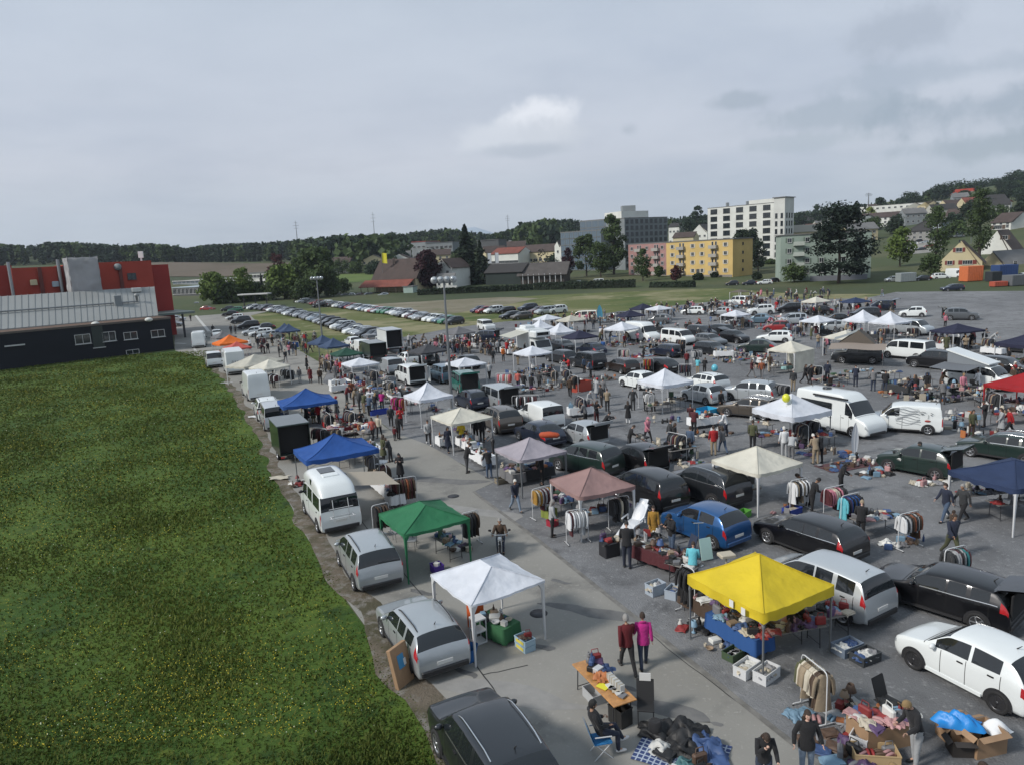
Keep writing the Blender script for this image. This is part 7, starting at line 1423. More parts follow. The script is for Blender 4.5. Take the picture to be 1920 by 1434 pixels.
def heap(c,r0,r1,rz,n,where,soft=.4,sheet_=None,sc=1.1):
 if not isinstance(c,Vector):c=G(*c)
 if sheet_:
  m=MB();m.grid(lambda u,v:((u-.5)*r0*2.1+.03*math.sin(v*9),(v-.5)*r1*2.1+.03*math.sin(u*11),.03+.012*math.sin(u*13+v*7)),10,8);solo('ground_sheet',sheet_+' spread under the goods '+where,'ground sheet',m,[cloth(sheet_.split()[0])],c,rz)
 spread(c,rz,r0*2,r1*2,.03,n,where,soft,sc)
def dirof(a,b,z=0.):a,b=G(*a,z),G(*b,z);return a,b,math.atan2(b.y-a.y,b.x-a.x),(b-a).length
AX=rad(115)
a,b,rz,L_=dirof((1075,1247),(1148,1322),.74);e=G(1193,1305,.74);wv=Vector((e.x-b.x,e.y-b.y,0)).normalized();c=(a+b)/2+wv*.36;c.z=0
table(c,rz,2.25,.7,.74,WOODT,label='orange brown wooden beer table with white books in the lane',group='market tables');f=frame2(c,rz);s=1 if(f(0,1)-c).dot(wv)>0 else-1
for i in range(17):solo('book','white paperback standing in the row on the wooden beer table','book',MB().box((0,0,.105),(.028,.14,.21)),[GC['white' if i%3 else 'cream']],f(.05+i*.042,s*.16,.755),rz+.06*math.sin(i),'paperback row on the beer table')
for i in range(5):good('book',f(.35+i*.13,s*.0+.02*i,.76),rz+.5*i,['white','grey','cream'][i%3],'paperback lying flat by the row on the wooden beer table','flat paperbacks on the beer table')
solo('price_sheet','yellow paper sheet lying on the wooden beer table','paper',MB().box((0,0,.004),(.32,.23,.006)),[mat('paper_yellow',(.6,.55,.03),.6)],f(.25,-s*.15,.756),rz+.4)
for i,(k,cc)in enumerate([('plush_toy','grey'),('handbag','blue'),('toy_box','black'),('tin_box','silver'),('crumpled_garment','orange'),('handbag','red'),('toy_box','purple'),('bowl','silver'),('crumpled_garment','blue')]):good(k,f(-.85+(i%5)*.17,s*(.05+.2*(i//5)),.756),i*1.3,cc,'%s %s at the far end of the wooden beer table'%(cc,k.replace('_',' ')),None,1.15)
crate(f(-.35,-s*.1,0),rz,(.6,.4,.3),mat('crate_clear',(.38,.39,.40),.4),'pale plastic crate under the wooden beer table');crate(f(.85,s*.0,0),rz+.2,(.5,.4,.5),mat('crate_black',(.02,.02,.02),.5),'black box under the near end of the wooden beer table')
def chair_(loc,rz,col,label,kind='chair',fr=DARKM,h=.45,paper=False,group=None):
 t=thing('camping_chair' if kind=='camp' else 'chair',label,'chair',loc,rz,group);m=MB();m.cbox((0,0,h),(.46,.44,.04),.01);part('seat',m,col,t);m=MB();m.grid(lambda u,v:(-.22-.16*u,(v-.5)*.46,h+.02+u*.52),5,4);m.grid(lambda u,v:(-.245-.16*u,(.5-v)*.46,h+.02+u*.52),5,4);part('backrest',m,col,t)
 for x in(-.19,.19):
  for y in(-.2,.2):m=MB();m.tube([(x*(1.25 if kind=='camp' else 1),y,0),(x*(-1.0 if kind=='camp' else 1),y,h-.02)],.013,5);part('leg',m,fr,t)
 if kind=='camp':
  for y in(-.25,.25):m=MB();m.tube([(-.22,y,h+.22),(.2,y,h+.2)],.018,5);part('armrest',m,fr,t)
 if paper:m=MB();m.box((-.36,0,h+.62),(.02,.3,.22));part('paper_sign',m,PAPER,t)
 THINGS.append((t,'chair'));return t
chair_(G(1211,1352),rad(-100),mat('seat_black',(.015,.015,.016),.7),'black chair with a paper sign on its back beside the beer table',paper=True)
g=G(1128,1414);chair_(g,rad(10),mat('seat_blue',(.02,.17,.40),.8,bump=.5),'bright blue camping chair with a seated man','camp',WHITEM)
person('sit',g+Vector((-.02,-.0,0)),14,'black','navy','black','short','jacket','man in dark clothes sitting on the blue camping chair',1.76,1,SHOEW,far=False,lift=.06)
m=MB();m.lathe([(.14,0),(.19,.05),(.18,.42),(.13,.46)],12);solo('backpack','black rucksack standing on the asphalt by the chair','rucksack',m,[cloth('black')],G(1229,1380));
m=MB();m.grid(lambda u,v:((u-.5)*2.1,(v-.5)*1.5,.03+.02*math.sin(u*9+v*4)),14,10)
PL=mat('plaid_blue',(.03,.05,.14),.9);N_,L2=nt(PL);tc2=N_.new('ShaderNodeTexCoord');wv_=None
for ax in(0,1):
 mp=N_.new('ShaderNodeMapping');mp.inputs['Rotation'].default_value=(0,0,ax*PI/2);L2.new(tc2.outputs['Object'],mp.inputs['Vector']);wt=N_.new('ShaderNodeTexWave');wt.inputs['Scale'].default_value=2.2;L2.new(mp.outputs[0],wt.inputs['Vector']);rp=N_.new('ShaderNodeMath');rp.operation='GREATER_THAN';rp.inputs[1].default_value=.86;L2.new(wt.outputs['Fac'],rp.inputs[0]);mx=N_.new('ShaderNodeMix');mx.data_type='RGBA';L2.new(rp.outputs[0],mx.inputs['Factor'])
 if wv_:L2.new(wv_,mx.inputs['A'])
 else:mx.inputs['A'].default_value=(.03,.05,.14,1)
 mx.inputs['B'].default_value=(.35,.4,.48,1);wv_=mx.outputs['Result']
L2.new(wv_,N_['Principled BSDF'].inputs['Base Color']);g=G(1278,1412);solo('picnic_blanket','blue and white checked blanket on the asphalt under dark clothes','blanket',m,[PL],g,rad(-30))
f=frame2(g,rad(-30))
for i,(x,y,k,cc,sc)in enumerate([(-.7,.5,'crumpled_garment','black',2),(-.1,.6,'crumpled_garment','black',2.4),(.5,.4,'crumpled_garment','blue',2.),(.1,.15,'crumpled_garment','black',1.8),(-.5,-.1,'crumpled_garment','white',1.2),(-.35,-.25,'folded_cloth','black',1.3),(.5,-.2,'handbag','brown',1.2),(.2,-.45,'crumpled_garment','teal',1.1),(.35,-.6,'crumpled_garment','pink',.9),(.6,-.5,'handbag','black',1.),(.9,.1,'folded_cloth','blue',1.3),(.1,-.65,'folded_cloth','white',.9),(.75,-.3,'shoe_pair','brown',1.1)]):good(k,f(x,y,.04),i*1.1,cc,'%s %s, %s on the checked blanket'%(cc,k.replace('_',' '),['far left','far middle','far right','centre','left','left front','right','front','near front','front right','right edge','nearest','right front'][i]),None,sc)
m=MB();m.cbox((0,0,.62),(1.15,.14,1.22),.01);m.box((-.02,-.075,.75),(.42,.012,.42),m=1);m.box((.2,-.077,.68),(.16,.013,.2),m=2);o=solo('cardboard_box','flat tall cardboard box with blue print leaning beside the silver estate','cardboard box',m,[CARD,mat('print_blue',(.04,.22,.42),.6),PAPER],G(760,1282),rad(52),sc=(.62,1,.98));o.rotation_euler=(rad(-12),0,rad(58))
gw=GB['whitenear'][0];rw=GB['whitenear'][1]
stall((934,1192),rw+.2,'on the green clothed table under the near white gazebo',1.3,.7,.6,12,.1,'green');m=MB()
for z in(.05,.45,.85):m.cbox((0,0,z),(.42,.42,.05),.01)
for x in(-.19,.19):
 for y in(-.19,.19):m.box((x,y,.45),(.03,.03,.84))
solo('shelf_cabinet','white openwork shelf cabinet by the near leg of the white gazebo','cabinet',m,[WHITEM],G(898,1203),rw);m=MB();m.cbox((0,0,.55),(.5,.4,1.1),.02);solo('cabinet','orange red cabinet behind the white shelf under the gazebo','cabinet',m,[mat('cab_orange',(.5,.09,.02),.5)],G(893,1176),rw)
def fruitbox(p,rz,lab):
 o=crate(p,rz,(.58,.4,.2),mat('fruit_box',(.30,.42,.5),.6),lab,name='fruit_carton',cat='carton');m=MB();m.box((0,-.208,.1),(.4,.008,.1));part('yellow_band',m,mat('band_yellow',(.6,.5,.08),.6),o)
g=G(985,1215);fruitbox(g,rw,'lower blue and yellow fruit carton by the white gazebo');fruitbox(g+Vector((0,0,.205)),rw+.04,'upper blue and yellow fruit carton by the white gazebo');good('crumpled_garment',g+Vector((0,0,.38)),.3,'brown','dark cloth bundle on top of the fruit cartons',None,.8);good('handbag',g+Vector((.1,0,.36)),.3,'red','red bag on top of the fruit cartons',None,.8)
m=MB();m.grid(lambda u,v:(.42*(1+.1*math.sin(u*25))*math.cos(2*PI*u)*(.8+.25*v),.3*math.sin(2*PI*u)*(.8+.25*v),.45*v),24,5);o=solo('shopping_bag','big blue shopping bag behind the silver estate','bag',m,[mat('bag_blue',(.02,.12,.36),.5)],G(872,1238),.3);good('crumpled_garment',G(868,1234)+Vector((0,0,.36)),0,'white','white cloth stuffed in the big blue shopping bag',None,.8)
rg_=GB['green'][1];stall((842,1042),rg_+.1,'under the bright green gazebo',1.5,.7,.74,16,.3);stall((800,1010),rg_+PI/2,'at the rear of the bright green gazebo',1.5,.6,.74,8,.1);heap((868,1030),.5,.4,0,7,'on the ground right of the green gazebo',.7)
chair_(G(748,1012),rg_,mat('seat_metal',(.3,.31,.32),.4,.5),'grey metal chair, left one under the green gazebo',fr=GREYM);chair_(G(772,1030),rg_+1,mat('seat_metal'),'grey metal chair, right one under the green gazebo',fr=GREYM);crate(G(820,1072),rg_,(.5,.4,.35),mat('crate_violet',(.05,.02,.2),.5),'violet blue box on the asphalt before the green gazebo');wgood('tin_box',G(820,1070)+Vector((0,0,.2)),'white','inside the violet blue box')
for i,(px,py)in enumerate([(884,1020),(717,1003)]):rack(G(px,py),rg_+PI/2,.8,1.5,5,('black','brown','charcoal'),'short clothes rail, %s side of the green gazebo'%['right','left'][i],'# coat hanging by the green gazebo',('coat',),ggroup='coats hanging by the green gazebo')
stall((722,925),AX+.05,'on the white clothed table beside the camper awning',2.6,.75,.74,22,.3,'white');stall((742,948),AX,'on the second white clothed table by the camper',1.,.7,.74,9,.2,'white');rack(G(760,948),AX+1.5,1.3,1.5,10,('brown','maroon','brown','rust'),'clothes rail with brown coats above the green gazebo','# coat on the rail above the green gazebo',('coat',),ggroup='coats above the green gazebo')
rack(G(700,898),AX,1.2,1.5,9,('grey','maroon','beige','black'),'clothes rail by the round white table','# garment on the rail by the round white table',ggroup='garments by the round table');m=MB();m.lathe([(.02,0),(.25,.02),(.04,.06),(.035,.98),(.44,1.0),(.45,1.04),(.02,1.045)],20);solo('round_table','tall round white table near the blue gazebo corner','table',m,[WHITEM],G(715,898));rack(G(723,905),AX,.8,1.1,7,('brown','maroon'),'low clothes rail right of the round white table','# coat right of the round white table',ggroup='coats right of the round table')
m=MB();m.grid(lambda u,v:((u-.5)*1.1+.1*math.sin(v*7),(v-.5)*.7,.05+.06*abs(math.sin(u*5+v*3))),9,6);solo('plastic_sheet','crumpled cream sheet lying at the meadow edge','sheet',m,[cloth('cream')],G(524,897));solo('plastic_sheet','crumpled white plastic beside the silver van','sheet',CACHE.setdefault('ps',m.mesh('sheet')),[cloth('white')],G(478,782));solo('plastic_sheet','thin white plastic sheet far up the meadow edge','sheet',CACHE['ps'],[cloth('white')],G(424,718),sc=(1.3,.5,.5));heap((560,908),.7,.5,AX,10,'behind the raised roof camper',.4);
for(px,py,l,da,n,sf,cl,wh)in[(640,872,2.4,0,16,.3,None,'under the near blue gazebo'),(668,862,2.4,0,18,.3,None,'at the front of the near blue gazebo'),(700,856,2.2,0,14,.3,'white','right of the near blue gazebo'),(655,816,3.0,1.57,14,.9,'darkred','on the red table between the blue gazebos'),(640,800,2.6,1.57,12,.9,'red','on the red table behind the dark rail'),(585,790,2.4,0,18,.4,None,'under the far blue gazebo'),(612,785,2.4,0,18,.3,None,'right of the far blue gazebo'),(680,826,2.2,0,12,.2,None,'by the blue gazebo front'),(880,845,2.6,0,24,.3,'white','on the white table of the off white gazebo'),(905,870,2.2,0,16,.2,'white','on the white table left of the lilac gazebo'),(865,828,2.2,.0,14,.3,None,'under the off white gazebo'),(832,838,.8,0,5,.3,'white','on the small white table by the off white gazebo'),(962,905,1.6,.0,12,.4,'grey','on the grey table left under the lilac gazebo'),(1000,900,2.2,1.5,16,.4,'charcoal','on the dark table under the lilac gazebo'),(1125,985,2.9,1.52,22,.6,None,'on the long table under the pink gazebo'),(1045,958,2.2,.0,16,.5,None,'at the left side of the pink gazebo'),(1092,938,2.,1.57,12,.6,None,'at the back of the pink gazebo'),(1340,1165,2.6,0.05,26,.4,'brown','on the left table under the yellow gazebo'),(1385,1208,2.0,.05,16,.9,'blue','on the blue table under the yellow gazebo'),(1470,1215,2.4,1.35,18,.95,None,'on the front right table of the yellow gazebo'),(1535,1190,2.0,1.35,14,.95,None,'on the table by the silver car wheel'),(1235,1062,1.9,.3,18,.2,'maroon','on the dark red jewellery table'),(1212,1040,1.5,1.6,14,.2,None,'on the upper jewellery table'),(1282,1090,1.2,.4,9,.5,None,'beside the woman in pale blue'),(1380,915,1.8,0,10,.4,None,'under the large cream gazebo'),(1400,942,1.2,1.5,8,.6,None,'behind the front leg of the large cream gazebo'),(1640,1000,2.0,1.4,14,.95,None,'between the clothes rails on the right'),(1850,950,3.,1.25,22,.2,None,'on the left table of the navy gazebo'),(1905,968,2.4,1.25,16,.3,None,'on the right table of the navy gazebo'),(1700,880,1.7,1.4,12,.6,None,'on the dark table before the open green car'),(1240,775,2.4,1.5,18,.2,None,'under the white pointed gazebo'),(1268,765,1.6,.2,10,.2,None,'right below the white pointed gazebo'),(1320,800,2.2,1.45,18,.6,'white','on the white table below the blue tub'),(1450,835,2.4,1.4,18,.3,None,'under the balloon gazebo'),(1425,812,1.8,.2,10,.3,None,'left under the balloon gazebo'),(1500,830,2.0,1.4,12,.2,'darkred','on the red table beside the big camper van'),(1195,838,1.6,0,8,.6,None,'above the black open coupe'),(1278,862,2.,1.5,14,.2,None,'on the toy table behind the black coupe'),(1300,895,1.8,1.5,9,.5,'grey','on the grey table behind the charcoal off-roader'),(1090,780,2.0,1.3,12,.7,'white','right of the small white delivery van'),(815,785,2.2,0,12,.4,None,'under the white gazebo by the mast'),(790,772,2.0,1.5,10,.4,None,'behind the white gazebo by the mast'),(690,715,2.6,0,18,.3,None,'beside the bow legged white gazebo'),(720,722,2.6,0,18,.3,None,'before the white delivery van'),(675,735,2.6,0,18,.4,None,'at the lane side of the junk tables'),(705,742,2.6,0,18,.4,None,'on the nearest junk table'),(960,740,2.4,1.4,14,.8,None,'behind the silver open van'),(1000,745,2.2,1.4,12,.8,None,'by the black and white clothes'),(1020,700,2.4,1.4,16,.5,None,'below the spread leg gazebo'),(1465,700,2.4,1.4,14,.2,None,'inside the closed cream gazebo'),(1440,690,2.,0,10,.3,None,'at the mouth of the closed cream gazebo'),(1790,742,2.4,1.3,16,.4,None,'before the pop-top camper'),(1720,728,2.6,1.3,16,.3,None,'left of the pop-top camper'),(1660,715,2.6,1.3,18,.3,None,'before the roof tent awning'),(1610,712,2.6,1.3,16,.3,None,'below the roof tent awning'),(1895,772,3.,1.2,24,.4,None,'on the upper tables of the red gazebo'),(1900,795,3.,1.2,22,.3,None,'on the lower tables of the red gazebo'),(1840,660,2.4,1.3,12,.4,None,'under the very dark blue gazebo'),(1900,690,2.6,1.3,12,.3,None,'under the black canopy')]:
 g=G(px,py);g.z=0;stall(g,AX+da,wh,l,.75,.74,int(n*(1 if g.y<60 else.85)),sf,cl)
for(x0,y0,x1,y1,n,cols,wh)in[((1065),957,1097,952,9,('white','maroon','white','lightgrey'),'in front of the pink gazebo'),(997,917,1033,908,9,('mustard','cream','maroon','lightgrey'),'at the left side of the pink gazebo'),(1503,1223,1552,1262,11,('olive','cream','beige','brown','lightgrey','black'),'below the yellow gazebo'),(1577,930,1613,921,10,('turquoise','navy','purple','blue','black'),'with blue clothes behind the black estate'),(1546,915,1584,907,9,('cream','maroon','pink','charcoal'),'with cream clothes behind the black estate'),(1687,964,1723,955,10,('rust','charcoal','lightgrey','white','brown'),'with an orange shirt on the right'),(1772,1030,1812,1020,9,('maroon','charcoal','lightgrey','teal'),'behind the open black estate'),(1485,900,1512,895,9,('white','beige','black','charcoal'),'under the large cream gazebo'),(1143,933,1176,928,6,('charcoal','black','cream'),'at the right end of the pink gazebo'),(601,805,640,802,10,('black','charcoal','beige'),'between the two blue gazebos'),(585,800,612,803,8,('black','maroon'),'under the far blue gazebo'),(735,742,760,745,8,('maroon','rust','magenta','charcoal'),'left of the white mast gazebo'),(960,742,1010,740,12,('black','white','charcoal','maroon'),'behind the small white delivery van'),(1272,683,1298,683,9,('navy','maroon','black','charcoal'),'behind the white estate with rails'),(1452,718,1482,722,9,('charcoal','grey','black'),'above the balloon gazebo'),(1205,672,1225,672,6,('mustard','red','charcoal'),'by the dark brown estate'),(1158,655,1180,655,8,('pink','charcoal','lightgrey','cream'),'below the white camper bus'),(1210,733,1225,738,5,('white','lightgrey'),'left under the white pointed gazebo'),(1296,657,1316,655,7,('lightgrey','grey','charcoal'),'in front of the dark people carrier'),(930,700,960,700,10,('pink','coral','white','cream'),'behind the teal van'),(525,690,552,693,9,('charcoal','white','black','grey'),'right of the tall white panel van'),(500,700,522,702,7,('maroon','charcoal','white'),'just behind the tall white panel van'),(605,678,640,672,12,('black','charcoal','beige','white'),'under the dusk blue pair'),(540,640,560,641,7,('blue','maroon','charcoal'),'at the far dusk blue gazebos')]:
 H_=1.5;a,b,rz,L_=dirof((x0,y0),(x1,y1),H_);c=(a+b)/2;L_=min(2.4,max(1.0,L_));rack(Vector((c.x,c.y,0)),rz,round(L_,1),H_,n,cols,'clothes rail '+wh,'# garment on the rail '+wh,ggroup='garments on the rail '+wh)
for(px,py,r0,r1,n,sf,sh,wh)in[(1590,1405,.9,.7,18,.8,None,'on the gravel left of the cardboard table'),(1588,1333,.6,.4,6,.2,'lightgrey cloth','beside the foot of the near clothes rail'),(1520,1345,.5,.4,6,.8,None,'under the near clothes rail'),(1305,1175,.6,.4,8,.6,None,'at the left foot of the yellow gazebo'),(1345,1210,.5,.3,6,.3,None,'below the brown table'),(1640,888,1.,.6,14,.9,None,'on the ground left of the dark goods table'),(1745,905,.9,.4,9,.9,None,'behind the walking pair'),(1590,872,1.6,.7,18,.4,'maroon cloth','in front of the big camper van'),(1540,850,1.2,.7,12,.3,None,'beside the big camper van'),(1330,815,1.5,.8,14,.7,None,'round the white table below the blue tub'),(1255,790,1.2,.5,8,.3,None,'in front of the white pointed gazebo'),(1085,715,3.4,1.5,44,.5,'charcoal cloth','in the long junk heap by the red carts'),(1050,728,1.8,.8,16,.6,None,'left of the red carts'),(1205,668,2.2,.8,22,.6,'red cloth','above the black saloon'),(1000,692,1.8,.8,18,.7,None,'under the spread leg gazebo'),(1240,650,3.,1.2,34,.4,None,'in front of the white flush front van'),(1170,648,2.2,1.,26,.5,None,'before the white camper bus'),(1400,672,3.4,1.6,46,.6,None,'in the wide heap left of the closed cream gazebo'),(1360,665,2.,1.,22,.5,None,'behind the blue balloon'),(1555,712,1.6,.7,14,.3,None,'beside the black jackets'),(1740,750,2.,.8,18,.4,None,'along the front of the grey awning'),(1870,812,1.4,.7,14,.3,None,'below the red gazebo tables'),(1430,722,1.,.5,8,.2,None,'on the racks above the silver off-roader'),(705,760,2.6,1.,24,.5,None,'at the shoppers feet by the junk tables'),(660,720,1.6,1.2,18,.4,None,'under the bow legged gazebo'),(970,700,1.4,.8,12,.5,None,'left of the spread leg gazebo'),(760,760,1.2,.5,6,.5,None,'by the blue box in the lane'),(1470,965,.8,.5,9,.3,None,'at the baskets under the large cream gazebo'),(1690,1020,1.1,.4,8,.5,None,'under the rail with the orange shirt')]:
 heap((px,py),r0,r1,AX+1.45,n,wh,sf,sh)
for i in range(46):
 px=R8.uniform(880,1660);py=float(np.interp(px,[880,1050,1250,1450,1660],[640,612,590,572,566]))+R8.uniform(-3,36)
 g=G(px,py);g.z=0;tg=min(GB.items(),key=lambda kv:(kv[1][0]-g).length)[1][4];wh='near the '+' '.join(tg['label'].split()[:7]);spread(g,AX+1.5,2.6,1.2,.75 if i%2 else.03,8,wh,.5,1.4)
 if i%2:table(g,AX+1.5,2.4,.8,.74,mat('table_grey'),label='market table '+wh,group='market tables')
def band(x0,y0,x1,y1,wd,n,wh,tab=.35,sf=.45):
 a,b=G(x0,y0),G(x1,y1);d=(b-a);L_=d.length;d=d.normalized();nn=Vector((-d.y,d.x,0));rz=math.atan2(d.y,d.x);k=0
 while k<n:
  s0=R8.uniform(0,L_);w0=R8.uniform(-wd/2,wd/2);c=a+d*s0+nn*w0;c.z=0;m_=R8.randint(6,12)
  if any(kd in('vehicle',)and(o.location-c).length<2.3 for o,kd in THINGS):k+=1;continue
  if R8.random()<tab:stall(c,rz+R8.uniform(-.2,.2)+(PI/2 if R8.random()<.2 else 0),wh,2.0,.7,.74,m_,sf,R8.choice([None,None,'charcoal','white']))
  elif R8.random()<.22:rack(c,rz+R8.uniform(-.3,.3),1.4,1.5,8,('black','charcoal','grey','maroon','beige','navy'),'clothes rail '+wh,'# garment on a rail '+wh,ggroup='garments on rails '+wh)
  else:spread(c,rz,1.7,1.1,.03,m_,wh,sf,1.15)
  k+=m_
for q in[(1530,716,1765,754,2.,60,'below the brown and grey awnings'),(995,700,1105,738,2.,40,'in the junk field below the spread leg gazebo'),(1150,645,1318,662,2.4,46,'in front of the white camper buses'),(1800,735,1915,782,3.,50,'between pop-top camper and red gazebo',.6),(1762,785,1842,820,2.,22,'behind the painted van'),(1490,828,1610,872,2.,30,'in front of the big white camper van'),(1250,585,1560,566,7.,110,'in the far stalls before the lawn'),(1130,622,1560,612,5.,110,'in the middle far stalls'),(900,640,1010,672,5.,60,'round the camper truck'),(640,716,742,752,4.5,130,'on the crowded junk tables by the lane',.6,.3),(600,790,700,836,2.5,34,'between the two bright blue gazebos',.6),(1320,655,1425,690,3.,60,'in the wide heap left of the cream side walled gazebo',.2),(1560,640,1720,640,6.,50,'round the roof tent'),(1740,650,1900,668,5.,50,'round the very dark blue gazebo'),(760,660,880,655,6.,60,'round the charcoal and grey gazebos'),(470,648,570,655,4.,30,'round the far dusk blue gazebos'),(1065,775,1110,800,1.5,14,'right of the small delivery van'),(1180,850,1320,872,1.6,26,'behind the open cars in the middle'),(1440,640,1570,625,4.,30,'behind the cream side walled gazebo')]:band(*[*q[:5],int(q[5]*1.7),*q[6:]])
CR=mat('crate_white',(.55,.56,.57),.5)
for(px,py,d_,mt,rz,lb,k,nn_)in[(1400,1262,(.75,.42,.34),CR,.25,'white crate at the front pole of the yellow gazebo, left one','folded_cloth',3),(1437,1272,(.75,.42,.34),CR,.25,'white crate at the front pole of the yellow gazebo, right one','crumpled_garment',3),(1375,1232,(.6,.4,.25),mat('crate_green',(.05,.08,.04),.6),.2,'dull green crate left of the white crates','book',5),(1588,1222,(.8,.5,.32),mat('crate_blue_grey',(.16,.2,.26),.5),.0,'blue grey crate full of jeans','crumpled_garment',4),(1622,1238,(.75,.5,.3),mat('crate_dark',(.04,.045,.05),.5),0,'dark crate of clothes right of the jeans crate','crumpled_garment',4),(1229,1112,(.62,.42,.42),mat('crate_ice',(.33,.38,.44),.3),.1,'clear blue plastic box with white clothes','crumpled_garment',3),(1263,1118,(.62,.42,.35),mat('crate_ice'),.5,'grey blue plastic box of glassware','bowl',4),(1322,778,(1.6,1.1,.5),mat('tub_blue',(.03,.3,.5),.5),.1,'large bright blue tub','crumpled_garment',0),(1485,962,(.8,.5,.3),mat('tub_royal',(.02,.05,.3),.5),.1,'royal blue tub before the large cream gazebo','folded_cloth',2),(940,905,(.6,.45,.3),mat('crate_wood',(.2,.17,.12),.8),.1,'wooden box of books left of the lilac gazebo','book',6),(1640,1424,(1.,.5,.3),mat('crate_pine',(.42,.3,.16),.7),-.6,'pine framed tray with shoes at the bottom edge','shoe_pair',4),(1614,1400,(.5,.4,.4),CR,.4,'white bucket box left of the pine framed tray','folded_cloth',2),(1090,733,(1.7,.8,.9),mat('cart_red',(.33,.05,.03),.6),.2,'reddish open cart by the junk heap','tin_box',3),(711,776,(1.6,.7,.35),mat('tub_royal'),.1,'blue box on the ground in front of the shoppers','book',0),(1475,692,(.9,.6,.5),mat('tub_mint',(.3,.5,.5),.5),.1,'mint green cart at the closed cream gazebo','bowl',2),(1030,968,(.6,.5,.4),mat('crate_lime',(.2,.24,.05),.5),.3,'lime black crate left of the pink gazebo','book',1),(1036,985,(.4,.4,.3),mat('crate_redd',(.3,.02,.04),.5),.3,'small dark red box left of the pink gazebo','book',1),(1395,968,(.6,.4,.3),mat('crate_leaf',(.08,.28,.04),.6),.3,'leaf green box behind the metallic blue hatchback','book',0)]:
 g=G(px,py);crate(g,AX+1.57+rz,d_,mt,lb);f=frame2(g,AX+1.57+rz)
 for i in range(nn_):wgood(k,f((i-(nn_-1)/2)*d_[0]/max(2,nn_)*.8,0,d_[2]*.55),R8.choice(['white','blue','cream','grey']if k!='shoe_pair' else['red','brown','black','pink']),'inside the '+lb.split(' at ')[0],.95)
bt=G(1655,1385);t=carton(bt,AX+1.35,(1.5,.8,.62),'long low cardboard box serving as a table for clothes',False);spread(bt,AX+1.35,1.45,.75,.64,20,'on the cardboard table at the bottom right',.95);carton(G(1795,1385),AX+1.2,(.75,.6,.5),'opened cardboard box under the blue bag');carton(G(1838,1402),AX+1.35,(.85,.65,.55),'largest cardboard box right of the blond person');carton(G(1800,1410),AX+1.,(.5,.4,.4),'dark cardboard box leaning before the large one',m_=mat('carton_black',(.03,.025,.022),.8))
m=MB();m.grid(lambda u,v:((u-.5)*1.0+.08*math.sin(v*8),(v-.5)*.5,.02+.28*math.sin(PI*u)**.6*math.sin(PI*v)**.6*(1+.35*math.sin(u*19+v*7))),18,12);solo('shopping_bag','crumpled bright blue bag on the cardboard boxes','bag',m,[mat('bag_blue2',(.01,.2,.55),.45)],G(1795,1358,.5),rad(-20));m=MB();m.grid(lambda u,v:((u-.5)*.6,(v-.5)*.5,.36+.24*(math.sin(PI*u)*math.sin(PI*v))**.6*(1+.3*math.sin(u*11+v*6))),12,10);solo('plastic_bag','white plastic bag behind the largest cardboard box','bag',m,[cloth('white')],G(1865,1392),.4)
chair_(G(1668,1345),rad(-60),mat('seat_black'),'dark folding chair behind the cardboard table');chair_(G(1287,1050),rad(200),mat('seat_navy',(.02,.03,.06),.8),'dark blue camping chair beside the metallic blue hatchback','camp');heap((1595,1330),.35,.25,.2,3,'with the picture frames on the gravel',0)
for i in range(3):solo('picture_frame','%s framed picture lying on the gravel by the near rail'%['red','orange','white'][i],'picture frame',MB().box((0,0,.02),(.5,.38,.03),m=0).box((0,0,.037),(.42,.3,.006),m=1),[GC['black'],GC[['red','orange','white'][i]]],G(1583+i*11,1322+i*9),.4+i*.5)
t=thing('massage_couch','white reclining massage couch in front of the black boxy car','couch',G(1188,1005),rad(52));W2=mat('white_leather',(.62,.64,.67),.35,coat=.3)
for nm,c,d_,ry in(('seat_pad',(0,0,.62),(.7,.6,.12),0),('back_pad',(.62,0,.9),(.85,.56,.12),-.8),('leg_pad',(-.68,0,.5),(.85,.56,.12),-.35),('head_pad',(.98,0,1.26),(.3,.4,.1),-.8)):m=MB();m.box((0,0,0),(d_[0],d_[1],d_[2]*.6));m.ball((0,0,0),(d_[0]*.52,d_[1]*.52,d_[2]*.62),14);part(nm,m,W2,t,loc=c,rot=(0,ry,0))
for s in(-1,1):m=MB();m.tube([(.3,s*.42,.62),(.3,s*.42,.86),(-.25,s*.42,.82)],.035,6);part('armrest',m,W2,t)
m=MB();m.lathe([(.3,0),(.28,.06),(.08,.1),(.08,.56)],12);part('base',m,WHITEM,t)
m=MB();m.box((0,0,.5),(.5,.04,.85));solo('price_board','pale mint board standing before the blue hatchback','board',m,[mat('board_mint',(.38,.55,.52),.5)],G(1327,1052),.3).rotation_euler=(rad(-14),0,.3)
m=MB();m.tube([(0,0,0),(0,0,1.7)],.015,6);m.lathe([(.2,0),(.18,.03),(.02,.04)],10);m.tube([(-.2,0,1.72),(.2,0,1.72)],.02,5);solo('chrome_stand','thin chrome display stand left of the mint board','stand',m,[CHROME],G(1310,1058));m=MB();m.cbox((0,0,.5),(.6,.45,.12),.03);m.lathe([(.04,0),(.04,.45)],6);solo('wash_basin','cream basin table behind the yellow gazebo','basin',m,[GC['cream']],G(1362,1062),.2)
rack(G(1290,1150),AX,.7,1.7,6,('black',),'tall rail of black clothes at the left corner of the yellow gazebo','black garment at the left corner of the yellow gazebo',('dress','coat'),ggroup='black clothes by the yellow gazebo');m=MB();m.cbox((0,0,.3),(.55,.7,.6),.03);solo('low_table','low round edged metal tray table with toys left of the couch','table',m,[DARKM],G(1143,1040),AX);spread(G(1143,1040),AX,.6,.8,.61,10,'on the tray table left of the couch',.1)
